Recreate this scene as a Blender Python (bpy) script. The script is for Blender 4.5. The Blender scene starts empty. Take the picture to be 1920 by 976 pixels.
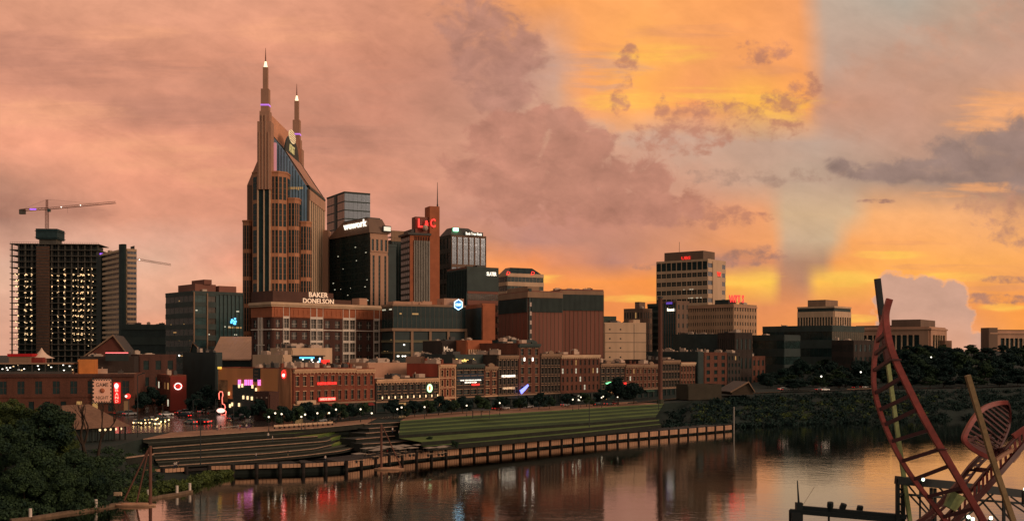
import bpy, bmesh, math, random
import numpy as np
from mathutils import Vector, Matrix
sc = bpy.context.scene
COL = sc.collection
R = math.radians
random.seed(7)
# ---------------------------------------------------------------- camera
F = 2000.0; CX = 960.0; HY = 660.0; CAMZ = 30.0       # focal length in photo pixels, horizon row, eye height
cam = bpy.data.cameras.new('camera'); camo = bpy.data.objects.new('camera', cam); COL.objects.link(camo)
camo.location = (0, 0, CAMZ); camo.rotation_euler = (R(90), 0, 0)
cam.sensor_width = 36.0; cam.lens = F/1920*36; cam.shift_y = (HY-488)/1920; cam.clip_start = .5; cam.clip_end = 20000
sc.camera = camo
sc.view_settings.view_transform = 'Standard'; sc.view_settings.look = 'None'
sc.view_settings.exposure = 0.0; sc.view_settings.gamma = 1.0
sc.cycles.use_denoising = True
sc.cycles.max_bounces = 5; sc.cycles.diffuse_bounces = 2; sc.cycles.glossy_bounces = 3
sc.cycles.transparent_max_bounces = 4
sc.cycles.caustics_reflective = False; sc.cycles.caustics_refractive = False
sc.cycles.sample_clamp_indirect = 4.0

def lin(c):
    return tuple((v/255/12.92) if v/255 <= .04045 else ((v/255+.055)/1.055)**2.4 for v in c)

# ---------------------------------------------------------------- node expressions
class NX:
    def __init__(s, t, sock): s.t = t; s.s = sock
    def _m(s, op, o=None, clamp=False):
        n = s.t.nodes.new('ShaderNodeMath'); n.operation = op; n.use_clamp = clamp
        s.t.links.new(s.s, n.inputs[0])
        if o is not None:
            if isinstance(o, NX): s.t.links.new(o.s, n.inputs[1])
            else: n.inputs[1].default_value = o
        return NX(s.t, n.outputs[0])
    def __add__(s, o): return s._m('ADD', o)
    def __radd__(s, o): return s._m('ADD', o)
    def __sub__(s, o): return s._m('SUBTRACT', o)
    def __rsub__(s, o): return s._m('MULTIPLY', -1.0)._m('ADD', o)
    def __mul__(s, o): return s._m('MULTIPLY', o)
    def __rmul__(s, o): return s._m('MULTIPLY', o)
    def __truediv__(s, o): return s._m('DIVIDE', o)
    def mx(s, o): return s._m('MAXIMUM', o)
    def mn(s, o): return s._m('MINIMUM', o)
    def clamp(s): return s._m('ADD', 0.0, True)
    def sqrt(s): return s._m('SQRT')
    def ss(s, a, b):
        n = s.t.nodes.new('ShaderNodeMapRange'); n.interpolation_type = 'SMOOTHSTEP'
        s.t.links.new(s.s, n.inputs['Value']); n.inputs['From Min'].default_value = a; n.inputs['From Max'].default_value = b
        return NX(s.t, n.outputs[0])
    def ramp(s, stops, interp='EASE'):
        n = s.t.nodes.new('ShaderNodeValToRGB'); n.color_ramp.interpolation = interp
        e = n.color_ramp.elements
        e[0].position = stops[0][0]; e[0].color = (*stops[0][1], 1)
        e[1].position = stops[-1][0]; e[1].color = (*stops[-1][1], 1)
        for p, c in stops[1:-1]:
            x = e.new(p); x.color = (*c, 1)
        s.t.links.new(s.s, n.inputs[0])
        return NX(s.t, n.outputs[0])
def comb(t, x, y, z=0.0):
    n = t.nodes.new('ShaderNodeCombineXYZ')
    for i, v in enumerate((x, y, z)):
        if isinstance(v, NX): t.links.new(v.s, n.inputs[i])
        else: n.inputs[i].default_value = v
    return NX(t, n.outputs[0])
def noise(t, vec, scale=1.0, detail=5, rough=.55, dist=0.0, lac=2.0):
    n = t.nodes.new('ShaderNodeTexNoise')
    t.links.new(vec.s, n.inputs['Vector'])
    n.inputs['Scale'].default_value = scale; n.inputs['Detail'].default_value = detail
    n.inputs['Roughness'].default_value = rough; n.inputs['Distortion'].default_value = dist; n.inputs['Lacunarity'].default_value = lac
    return NX(t, n.outputs[0])
def mixc(t, f, a, b, mode='MIX'):
    n = t.nodes.new('ShaderNodeMix'); n.data_type = 'RGBA'; n.blend_type = mode
    for k, v in ((0, f), (6, a), (7, b)):
        if isinstance(v, NX): t.links.new(v.s, n.inputs[k])
        elif k == 0: n.inputs[0].default_value = v
        else: n.inputs[k].default_value = (*v, 1)
    return NX(t, n.outputs[2])

# ---------------------------------------------------------------- sky
SUN_EL, SUN_AZ = 14.0, 118.0          # degrees; azimuth clockwise from the view direction (+Y)
def build_sky():
    w = bpy.data.worlds.new('World'); sc.world = w; w.use_nodes = True
    t = w.node_tree; t.nodes.clear()
    tc = t.nodes.new('ShaderNodeTexCoord')
    sp = t.nodes.new('ShaderNodeSeparateXYZ'); t.links.new(tc.outputs['Generated'], sp.inputs[0])
    x, y, z = (NX(t, sp.outputs[i]) for i in range(3))
    yc = y.mx(.12)
    A0 = x/yc*2000.0 + 960.0            # tangent of bearing
    E0 = z.mx(-.02)/yc*2000.0           # tangent of elevation
    v1 = comb(t, A0/430.0, E0/260.0, 3.1)
    v2 = comb(t, A0/120.0, E0/80.0, 7.7)
    n1a = noise(t, v1, 1, 3, .5); n1b = noise(t, comb(t, A0/430.0, E0/260.0, 9.1), 1, 3, .5)
    n2a = noise(t, v2, 1, 6, .6); n2b = noise(t, comb(t, A0/120.0, E0/80.0, 1.7), 1, 6, .6)
    calm = 1.0 - (A0.ss(1330, 1470)*(1.0 - A0.ss(1650, 1760)))*.75
    low = E0.ss(90, 260)*.75 + .25
    A = A0 + ((n1a-.5)*90.0 + (n2a-.5)*60.0)*calm
    E = E0 + ((n1b-.5)*60.0 + (n2b-.5)*44.0)*calm*low
    rows = [
     (640, '0:222,165,143 300:235,150,115 700:238,150,110 1150:245,145,75 1430:235,145,85 1600:245,155,80 1800:225,150,110 1920:250,160,80'),
     (575, '0:221,168,147 300:225,165,140 440:235,145,105 950:235,140,85 1150:235,140,80 1220:245,145,75 1430:225,140,90 1600:240,150,90 1800:235,150,90 1920:250,155,75'),
     (527, '0:221,172,150 430:228,165,138 700:235,155,110 950:250,150,80 1130:245,150,80 1220:250,150,75 1360:255,180,75 1447:255,198,84 1468:200,135,100 1512:186,132,106 1536:255,190,84 1700:255,170,85 1920:240,160,95'),
     (490, '0:220,172,152 300:222,172,150 450:225,152,128 700:230,150,110 900:245,152,92 1000:238,143,88 1150:192,132,116 1230:212,140,108 1380:200,134,110 1452:215,140,100 1478:180,134,112 1548:186,138,110 1572:250,163,90 1700:255,175,90 1920:250,170,95'),
     (450, '0:215,160,140 240:222,166,145 480:220,155,133 720:205,140,120 900:205,140,115 985:188,131,118 1200:196,134,112 1380:232,152,102 1452:240,160,105 1478:202,168,140 1560:203,172,142 1602:250,168,100 1800:250,172,105 1920:245,170,105'),
     (400, '0:178,128,112 120:192,134,114 240:220,150,125 480:222,148,122 720:210,142,120 900:196,136,120 1100:197,133,117 1300:208,142,115 1440:236,158,110 1474:210,174,140 1595:212,176,142 1640:246,174,116 1800:246,174,118 1920:225,160,115'),
     (340, '0:195,136,114 240:230,152,124 480:220,146,120 720:212,142,117 960:199,140,120 1100:206,150,128 1300:206,156,134 1500:198,166,146 1700:175,142,126 1850:155,126,117 1920:152,124,116'),
     (270, '0:236,157,127 240:233,154,125 480:212,140,115 720:200,135,113 960:204,148,126 1100:216,160,134 1250:200,158,140 1400:198,158,138 1530:192,161,146 1700:197,150,130 1850:170,136,120 1920:165,130,118'),
     (200, '0:228,153,125 240:196,133,112 480:205,138,114 720:208,138,115 960:192,142,124 1040:212,160,134 1090:240,158,102 1200:255,170,88 1310:246,156,98 1420:255,180,78 1515:255,164,84 1550:206,146,120 1700:200,150,130 1850:208,152,120 1920:235,160,110'),
     (120, '0:200,135,112 240:215,145,118 480:225,150,122 720:215,143,117 960:184,133,118 1030:200,156,140 1090:248,163,95 1200:255,174,88 1300:246,161,95 1510:246,160,98 1556:192,158,142 1680:196,151,131 1800:195,150,130 1920:200,153,133'),
     (0, '0:217,150,122 240:219,152,124 480:222,153,125 720:220,150,122 900:222,150,115 960:235,155,100 1050:250,163,95 1200:252,167,98 1400:250,162,96 1500:244,160,102 1545:192,166,150 1700:182,168,156 1800:188,160,142 1920:180,145,128'),
     (-160, '0:200,140,118 480:205,142,118 960:225,150,105 1400:220,150,110 1560:175,155,148 1920:165,140,130'),
    ]
    c = None; pe = None
    fac = ((A + 40.0)/2000.0).clamp()
    for py, s in rows:
        st = []
        for it in s.split():
            px, col = it.split(':'); st.append(((float(px)+40)/2000, lin([float(v) for v in col.split(',')])))
        r = fac.ramp(st, 'LINEAR')
        e = 660.0 - py
        c = r if c is None else mixc(t, ((E-pe)/(e-pe)).clamp(), c, r)
        pe = e
    # cloud bodies: blobs of cloud whose outline is carved by turbulence
    PV = comb(t, A0, E0)
    b1 = (noise(t, comb(t, A0/52.0, E0/42.0, 2.3), 1, 7, .6, .45) - .5)*2.6
    b3 = (noise(t, comb(t, A0/30.0, E0/24.0, 8.3), 1, 6, .6, .15) - .5)*2.6
    b2 = (noise(t, comb(t, A0/150.0, E0/20.0, 5.3), 1, 6, .62, .5) - .5)*2.6
    shade = noise(t, comb(t, A0/60.0 + .35, E0/44.0 + .5, 2.3), 1, 6, .6, .3) - .5
    def cloud(c, col, blobs, amp=1.0, soft=.28, n=None, strength=1.0, mod=.25, cap=.45):
        m = None
        for bx, by, rx, ry in blobs:
            a = t.nodes.new('ShaderNodeVectorMath'); a.operation = 'MULTIPLY_ADD'
            t.links.new(PV.s, a.inputs[0]); a.inputs[1].default_value = (1/rx, 1/ry, 0); a.inputs[2].default_value = (-bx/rx, -(660.0-by)/ry, 0)
            l = t.nodes.new('ShaderNodeVectorMath'); l.operation = 'LENGTH'; t.links.new(a.outputs[0], l.inputs[0])
            d = NX(t, l.outputs['Value'])
            m = d if m is None else m.mn(d)
        m = (1.0 - m).mn(cap)
        m = m + (n if n is not None else b1)*amp
        f = m.ss(0, soft)*strength
        lc = lin(col)
        cc = mixc(t, (shade*1.8+.5).clamp(), tuple(v*(1-mod) for v in lc), tuple(v*(1+mod) for v in lc))
        return mixc(t, f, c, cc)
    # broad soft decks and lit bands
    c = cloud(c, (196, 137, 116), [(760, 250, 330, 150), (560, 150, 300, 70), (860, 340, 220, 90)], .55, .9, b2, .55, .12)
    c = cloud(c, (178, 121, 103), [(120, 128, 280, 50), (320, 210, 180, 40), (40, 90, 150, 40), (30, 385, 120, 34), (150, 400, 90, 18), (640, 265, 220, 36)], .5, .8, b2, .65, .1)
    c = cloud(c, (238, 164, 128), [(90, 215, 200, 40), (280, 290, 190, 44), (430, 330, 120, 30), (560, 60, 160, 34), (230, 60, 130, 20)], .5, .8, b2, .8, .06)
    # pale gaps, then yellow-lit streaks
    c = cloud(c, (255, 194, 84), [(1240, 100, 120, 24), (1415, 190, 130, 34), (1465, 205, 70, 26), (1180, 190, 140, 24), (1330, 175, 120, 16)], .75, .9, b2, .8, .05)
    c = cloud(c, (255, 200, 90), [(1400, 524, 84, 20), (1590, 524, 70, 18), (1790, 520, 110, 12), (1660, 478, 100, 10), (1600, 596, 70, 10), (975, 522, 100, 14), (1180, 560, 90, 10), (1880, 575, 60, 10)], .55, .8, b2, .8, .05)
    c = cloud(c, (226, 150, 104), [(1300, 60, 160, 18), (1120, 90, 90, 16), (1440, 130, 90, 14), (1330, 210, 120, 12), (1760, 500, 140, 8), (1880, 540, 90, 8), (1690, 455, 120, 6), (1260, 590, 120, 10)], .9, .9, b2, .6, .06)
    c = cloud(c, (206, 154, 132), [(1090, 130, 130, 34), (1130, 152, 80, 24), (1010, 205, 50, 44)], .8, .7, b2, .7, .08)
    c = cloud(c, (198, 160, 142), [(1230, 262, 130, 24), (1380, 288, 150, 32), (1045, 235, 30, 28), (1100, 240, 60, 20)], .7, .7, b1, .6, .06)
    c = cloud(c, (198, 148, 126), [(1700, 110, 130, 40), (1800, 70, 100, 46), (1880, 40, 80, 70), (1640, 140, 100, 28), (1590, 215, 80, 60), (1760, 180, 120, 40)], .8, .9, b1, .75, .12)
    c = cloud(c, (240, 166, 112), [(1890, 200, 100, 30), (1840, 238, 80, 16), (1870, 352, 110, 14), (1760, 365, 80, 8)], .9, .7, b2, .8, .1)
    # the big pink deck's edge, and the towers under it
    c = cloud(c, (181, 128, 113), [(925, 110, 100, 90), (980, 100, 56, 54), (950, 175, 80, 46), (890, 40, 90, 60)], .75, .5, b1, .85)
    c = cloud(c, (187, 127, 109), [(1010, 228, 36, 34), (960, 255, 90, 50), (1090, 295, 84, 66), (1064, 268, 54, 70), (1130, 335, 84, 66), (1214, 338, 50, 56), (1180, 390, 150, 44), (1000, 335, 180, 100), (1270, 400, 60, 34)], .6, .3, b1, .88, .24)
    c = cloud(c, (182, 122, 102), [(1163, 190, 20, 40), (1176, 160, 12, 24), (1181, 105, 20, 28), (1172, 118, 22, 12), (1242, 215, 18, 42), (1300, 390, 46, 40), (1350, 408, 66, 26), (1405, 408, 50, 14), (1214, 262, 46, 34), (1305, 232, 64, 46), (1338, 204, 36, 20), (1395, 226, 56, 42), (1428, 98, 62, 26), (1510, 165, 36, 34), (1464, 190, 52, 24), (1455, 242, 62, 22), (1270, 268, 70, 32), (1330, 255, 70, 24)], .75, .55, b3, .8, .16, .26)
    # grey bank
    c = cloud(c, (152, 124, 117), [(1770, 320, 170, 30), (1870, 290, 150, 56), (1930, 265, 100, 60), (1640, 322, 90, 22), (1590, 316, 44, 24), (1940, 320, 140, 46)], .62, .5, b1, .93, .2)
    c = cloud(c, (166, 130, 116), [(1500, 328, 90, 16), (1410, 333, 120, 20), (1320, 330, 60, 14)], .9, .8, b3, .75, .15, .2)
    c = cloud(c, (190, 136, 114), [(1870, 388, 84, 32), (1905, 430, 80, 34), (1850, 372, 60, 18)], 1.0, .8, b3, .8, .2, .25)
    c = cloud(c, (166, 120, 108), [(1405, 482, 74, 20), (1440, 472, 30, 18), (1366, 490, 66, 14), (1885, 524, 70, 9), (1850, 560, 100, 12), (1270, 500, 90, 10), (1640, 377, 40, 5)], .8, .6, b3, .85, .18, .3)
    # the thunderhead
    cum = [(1692, 562, 54, 50), (1664, 540, 24, 28), (1725, 560, 62, 42), (1786, 560, 30, 34), (1772, 600, 56, 52), (1740, 625, 90, 52), (1700, 605, 66, 64), (1830, 650, 90, 26)]
    c = cloud(c, (240, 170, 128), [(a, b-1.5, p+3, q+3) for a, b, p, q in cum], .34, .1, b3, .7, .04)
    c = cloud(c, (203, 157, 139), cum, .34, .14, b3, 1.0, .08)
    c = mixc(t, (E0.ss(10, 90)*-1.0 + 1.0)*(A0.ss(1640, 1700)*(1.0-A0.ss(1800, 1850)))*.5, c, lin((228, 162, 130)))
    # overall cloud grain
    along = A0*.9 - E0*.42; across = A0*.42 + E0*.9
    g = noise(t, comb(t, along/260.0, across/85.0, 4.4), 1, 7, .6, .5)
    g2 = noise(t, comb(t, A0/55.0, E0/36.0, 6.4), 1, 6, .62, .35)
    gl = 1.0 - A0.ss(900, 1150)*.35
    gm = ((g-.5)*.62 + (g2-.5)*.40)*gl + 1.0
    gmv = comb(t, gm*1.01, gm*1.015, gm*.95)
    c = mixc(t, 1.0, c, gmv, 'MULTIPLY')
    # unseen dome behind and above: made-up fill light, dim one side, warm the other
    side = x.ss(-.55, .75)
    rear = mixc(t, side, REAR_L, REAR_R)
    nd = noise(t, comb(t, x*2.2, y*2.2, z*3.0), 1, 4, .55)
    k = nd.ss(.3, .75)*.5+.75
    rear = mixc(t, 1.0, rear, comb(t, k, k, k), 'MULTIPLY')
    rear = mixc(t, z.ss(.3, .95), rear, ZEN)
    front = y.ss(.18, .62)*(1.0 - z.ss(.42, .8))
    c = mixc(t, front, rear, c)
    c = mixc(t, (z*-1.0).ss(.01, .12), c, (.05, .045, .042))
    ns = t.nodes.new('ShaderNodeTexSky'); ns.sky_type = 'NISHITA'; ns.sun_disc = False
    ns.sun_elevation = R(SUN_EL); ns.sun_rotation = R(SUN_AZ); ns.dust_density = 4.0
    b0 = t.nodes.new('ShaderNodeBackground'); t.links.new(ns.outputs[0], b0.inputs[0]); b0.inputs[1].default_value = .004
    b1_ = t.nodes.new('ShaderNodeBackground'); t.links.new(c.s, b1_.inputs[0]); b1_.inputs[1].default_value = 1.0
    ad = t.nodes.new('ShaderNodeAddShader'); t.links.new(b0.outputs[0], ad.inputs[0]); t.links.new(b1_.outputs[0], ad.inputs[1])
    out = t.nodes.new('ShaderNodeOutputWorld'); t.links.new(ad.outputs[0], out.inputs[0])
    w.cycles.sampling_method = 'MANUAL'; w.cycles.sample_map_resolution = 512
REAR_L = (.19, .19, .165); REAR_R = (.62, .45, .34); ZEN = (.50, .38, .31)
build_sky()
sl = bpy.data.lights.new('sun', 'SUN'); so = bpy.data.objects.new('sun', sl); COL.objects.link(so)
sl.energy = 1.1; sl.angle = R(14); sl.color = (1, .72, .52)
sd = Vector((math.sin(R(SUN_AZ))*math.cos(R(SUN_EL)), math.cos(R(SUN_AZ))*math.cos(R(SUN_EL)), math.sin(R(SUN_EL))))
so.rotation_euler = (-sd).to_track_quat('-Z', 'Y').to_euler()

# ---------------------------------------------------------------- materials
MATS = {}
def mat(name, rgb, rough=.85, vary=.25, scale=.35, bump=0.0, metal=0.0, spec=.35, streak=False, fine=None):
    """matte surface: base colour (0-255 sRGB) broken up by two scales of noise"""
    if name in MATS: return MATS[name]
    m = bpy.data.materials.new(name); m.use_nodes = True; t = m.node_tree
    b = t.nodes['Principled BSDF']
    tc = t.nodes.new('ShaderNodeTexCoord'); v = NX(t, tc.outputs['Object'])
    if streak:
        mp = t.nodes.new('ShaderNodeMapping'); t.links.new(v.s, mp.inputs[0]); mp.inputs['Scale'].default_value = (1, 1, .12); v2 = NX(t, mp.outputs[0])
    else: v2 = v
    n = noise(t, v2, scale, 5, .6)
    c = lin(rgb)
    cc = mixc(t, ((n-.5)*2.2+.5).clamp(), tuple(x*(1-vary) for x in c), tuple(min(1, x*(1+vary)) for x in c))
    if fine:
        n2 = noise(t, v, fine, 2, .5); k = (n2-.5)*.8+1.0
        cc = mixc(t, 1.0, cc, comb(t, k, k, k), 'MULTIPLY')
    t.links.new(cc.s, b.inputs['Base Color'])
    b.inputs['Roughness'].default_value = rough; b.inputs['Metallic'].default_value = metal
    b.inputs['Specular IOR Level'].default_value = spec
    if bump:
        bp = t.nodes.new('ShaderNodeBump'); bp.inputs['Strength'].default_value = bump; bp.inputs['Distance'].default_value = .1
        t.links.new(n.s, bp.inputs['Height']); t.links.new(bp.outputs[0], b.inputs['Normal'])
    MATS[name] = m; return m
def glass(name, rgb, rough=.1, spec=.5, vary=.5, scale=.25, metal=0.0):
    """window glass: dark, mirror-like, each pane slightly out of true"""
    if name in MATS: return MATS[name]
    m = mat(name, rgb, rough, vary, scale, 0, metal, spec)
    t = m.node_tree; b = t.nodes['Principled BSDF']
    tc = t.nodes.new('ShaderNodeTexCoord'); n = noise(t, NX(t, tc.outputs['Object']), .3, 2, .5)
    bp = t.nodes.new('ShaderNodeBump'); bp.inputs['Strength'].default_value = .12; bp.inputs['Distance'].default_value = .3
    t.links.new(n.s, bp.inputs['Height']); t.links.new(bp.outputs[0], b.inputs['Normal'])
    return m
def glow(name, rgb, strength=3.0, base=None):
    if name in MATS: return MATS[name]
    m = bpy.data.materials.new(name); m.use_nodes = True; t = m.node_tree; b = t.nodes['Principled BSDF']
    tc = t.nodes.new('ShaderNodeTexCoord'); n = noise(t, NX(t, tc.outputs['Object']), 1.3, 2, .5)
    c = lin(rgb)
    cc = mixc(t, n, tuple(x*.75 for x in c), c)
    t.links.new(cc.s, b.inputs['Emission Color']); b.inputs['Emission Strength'].default_value = strength
    b.inputs['Base Color'].default_value = (*lin(base or rgb), 1); b.inputs['Roughness'].default_value = .5
    MATS[name] = m; return m
def brick(name, rgb, mortar, sc_=1.0, vary=.3):
    if name in MATS: return MATS[name]
    m = mat(name, rgb, .9, vary, .3, streak=True, fine=2.5); t = m.node_tree; b = t.nodes['Principled BSDF']
    old = b.inputs['Base Color'].links[0].from_socket
    tc = t.nodes.new('ShaderNodeTexCoord'); sp = t.nodes.new('ShaderNodeSeparateXYZ'); t.links.new(tc.outputs['Object'], sp.inputs[0])
    u = NX(t, sp.outputs[0]) + NX(t, sp.outputs[1])
    br = t.nodes.new('ShaderNodeTexBrick'); t.links.new(comb(t, u, NX(t, sp.outputs[2])).s, br.inputs['Vector'])
    br.inputs['Scale'].default_value = 1/(.9*sc_); br.inputs['Mortar Size'].default_value = .02
    t.links.new(old, br.inputs['Color1']); br.inputs['Mortar'].default_value = (*lin(mortar), 1)
    c2 = mixc(t, 1.0, NX(t, old), (.8, .78, .76), 'MULTIPLY'); t.links.new(c2.s, br.inputs['Color2'])
    t.links.new(br.outputs['Color'], b.inputs['Base Color'])
    return m

# ---------------------------------------------------------------- meshes
class MB:
    """collects shapes into one mesh"""
    def __init__(s): s.v = []; s.f = []; s.m = []
    def quad(s, a, b, c, d, m=0):
        i = len(s.v); s.v += [tuple(a), tuple(b), tuple(c), tuple(d)]; s.f.append((i, i+1, i+2, i+3)); s.m.append(m)
    def box(s, x0, x1, y0, y1, z0, z1, m=0):
        if x1 < x0: x0, x1 = x1, x0
        if y1 < y0: y0, y1 = y1, y0
        i = len(s.v)
        s.v += [(x, y, z) for z in (z0, z1) for x, y in ((x0, y0), (x1, y0), (x1, y1), (x0, y1))]
        for q in ((0, 3, 2, 1), (4, 5, 6, 7), (0, 1, 5, 4), (1, 2, 6, 5), (2, 3, 7, 6), (3, 0, 4, 7)):
            s.f.append(tuple(i+k for k in q)); s.m.append(m)
    def prism(s, poly, z0, z1, m=0, top=None):
        """poly in xy counter-clockwise, extruded in z; top: optional different outline"""
        n = len(poly); i = len(s.v); tp = top or poly
        s.v += [(x, y, z0) for x, y in poly] + [(x, y, z1) for x, y in tp]
        s.f.append(tuple(i+n-1-k for k in range(n))); s.f.append(tuple(i+n+k for k in range(n))); s.m += [m, m]
        for k in range(n):
            s.f.append((i+k, i+(k+1) % n, i+n+(k+1) % n, i+n+k)); s.m.append(m)
    def hull(s, ring0, ring1, m=0):
        """two rings of equal length in space, joined and capped"""
        n = len(ring0); i = len(s.v); s.v += [tuple(p) for p in ring0] + [tuple(p) for p in ring1]
        s.f.append(tuple(i+n-1-k for k in range(n))); s.f.append(tuple(i+n+k for k in range(n))); s.m += [m, m]
        for k in range(n):
            s.f.append((i+k, i+(k+1) % n, i+n+(k+1) % n, i+n+k)); s.m.append(m)
    def tube(s, pts, r, n=8, m=0, square=False):
        pts = [Vector(p) for p in pts]; rs = r if isinstance(r, (list, tuple)) else [r]*len(pts)
        rings = []; up = None
        for k, p in enumerate(pts):
            d = (pts[min(k+1, len(pts)-1)] - pts[max(k-1, 0)]).normalized()
            if up is None: up = Vector((0, 0, 1)) if abs(d.z) < .9 else Vector((0, 1, 0))
            a = d.cross(up).normalized(); b = a.cross(d).normalized(); up = b
            nn = 4 if square else n
            rings.append([p + (a*math.cos(2*math.pi*(j+.5)/nn) + b*math.sin(2*math.pi*(j+.5)/nn))*rs[k]*(1.414 if square else 1) for j in range(nn)])
        i = len(s.v); nn = len(rings[0])
        for rg in rings: s.v += [tuple(q) for q in rg]
        for k in range(len(rings)-1):
            for j in range(nn):
                s.f.append((i+k*nn+j, i+k*nn+(j+1) % nn, i+(k+1)*nn+(j+1) % nn, i+(k+1)*nn+j)); s.m.append(m)
        s.f.append(tuple(i+nn-1-j for j in range(nn))); s.f.append(tuple(i+(len(rings)-1)*nn+j for j in range(nn))); s.m += [m, m]
    def ball(s, c, r, n=8, m=0, sz=1.0):
        i = len(s.v); k = n//2
        for a in range(k+1):
            th = math.pi*a/k
            for b in range(n):
                ph = 2*math.pi*b/n
                s.v.append((c[0]+r*math.sin(th)*math.cos(ph), c[1]+r*math.sin(th)*math.sin(ph), c[2]+r*sz*math.cos(th)))
        for a in range(k):
            for b in range(n):
                s.f.append((i+a*n+b, i+(a+1)*n+b, i+(a+1)*n+(b+1) % n, i+a*n+(b+1) % n)); s.m.append(m)
    def mesh(s, name, mats, smooth=False):
        me = bpy.data.meshes.new(name); me.from_pydata(s.v, [], s.f)
        for x in (mats if isinstance(mats, (list, tuple)) else [mats]): me.materials.append(x)
        me.polygons.foreach_set('material_index', s.m)
        if smooth: me.polygons.foreach_set('use_smooth', [True]*len(s.f))
        me.update(); return me
    def build(s, name, mats, parent=None, smooth=False, loc=None):
        o = bpy.data.objects.new(name, s.mesh(name, mats, smooth)); COL.objects.link(o)
        if parent is not None: o.parent = parent
        if loc is not None: o.location = loc
        return o
def tag(o, label=None, cat=None, group=None, kind=None):
    if label: o['label'] = label
    if cat: o['category'] = cat
    if group: o['group'] = group
    if kind: o['kind'] = kind
    return o
def thing(name, label, cat, loc=(0, 0, 0), rz=0.0, group=None):
    o = bpy.data.objects.new(name, None); COL.objects.link(o); o.location = loc; o.rotation_euler = (0, 0, rz)
    o.empty_display_size = .5
    return tag(o, label, cat, group)
def inst(src, parent=None, loc=None, rz=None, scale=None):
    c = src.copy(); COL.objects.link(c); c.parent = parent
    if loc is not None: c.location = loc
    if rz is not None: c.rotation_euler = (0, 0, rz)
    if scale is not None: c.scale = scale if isinstance(scale, (tuple, list)) else (scale,)*3
    return c
def children(o): return [x for x in KIDS.get(o.name, [])]
KIDS = {}
def copy_tree(root, loc, rz=0.0, label=None, scale=None):
    if root.name not in KIDS: KIDS[root.name] = [x for x in COL.objects if x.parent is root]
    r = inst(root, None, loc, rz, scale)
    if label: r['label'] = label
    for ch in KIDS[root.name]:
        if ch.name not in KIDS: KIDS[ch.name] = [x for x in COL.objects if x.parent is ch]
        c = inst(ch, r)
        for g in KIDS[ch.name]: inst(g, c)
    return r
def P(px, py, d):
    """the point d metres ahead that the photograph shows at (px, py)"""
    return Vector(((px-CX)/F*d, d, CAMZ-(py-HY)/F*d))
def G(px, py, z):
    """where the sight line through (px, py) meets height z"""
    return P(px, py, (CAMZ-z)*F/(py-HY))
def interp(x, xs, ys): return float(np.interp(x, xs, ys))
def text_mesh(s, w, h, depth=.08, bold=0.0, name='lettering', font_shear=0.0):
    """lettering standing in the local xz plane, facing -y, fitted to w x h and centred"""
    cu = bpy.data.curves.new('lettering', 'FONT'); cu.body = s; cu.extrude = .02; cu.offset = bold; cu.shear = font_shear
    cu.align_x = 'CENTER'; cu.resolution_u = 2
    o = bpy.data.objects.new('lettering', cu); COL.objects.link(o)
    dg = bpy.context.evaluated_depsgraph_get(); me = bpy.data.meshes.new_from_object(o.evaluated_get(dg))
    bpy.data.objects.remove(o); bpy.data.curves.remove(cu)
    co = np.empty(len(me.vertices)*3, 'f'); me.vertices.foreach_get('co', co); co = co.reshape(-1, 3)
    mn, mx_ = co.min(0), co.max(0); sx = w/(mx_[0]-mn[0]); sy = h/(mx_[1]-mn[1])
    out = np.empty_like(co)
    out[:, 0] = (co[:, 0]-(mn[0]+mx_[0])/2)*sx; out[:, 2] = (co[:, 1]-(mn[1]+mx_[1])/2)*sy; out[:, 1] = -(co[:, 2])/.02*depth/2
    me.vertices.foreach_set('co', out.ravel()); me.name = name; me.update(); return me
def place_mesh(me, name, m, parent=None, matrix=None):
    me.materials.clear(); me.materials.append(m)
    o = bpy.data.objects.new(name, me); COL.objects.link(o)
    if parent is not None: o.parent = parent
    if matrix is not None: o.matrix_local = matrix
    return o

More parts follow.
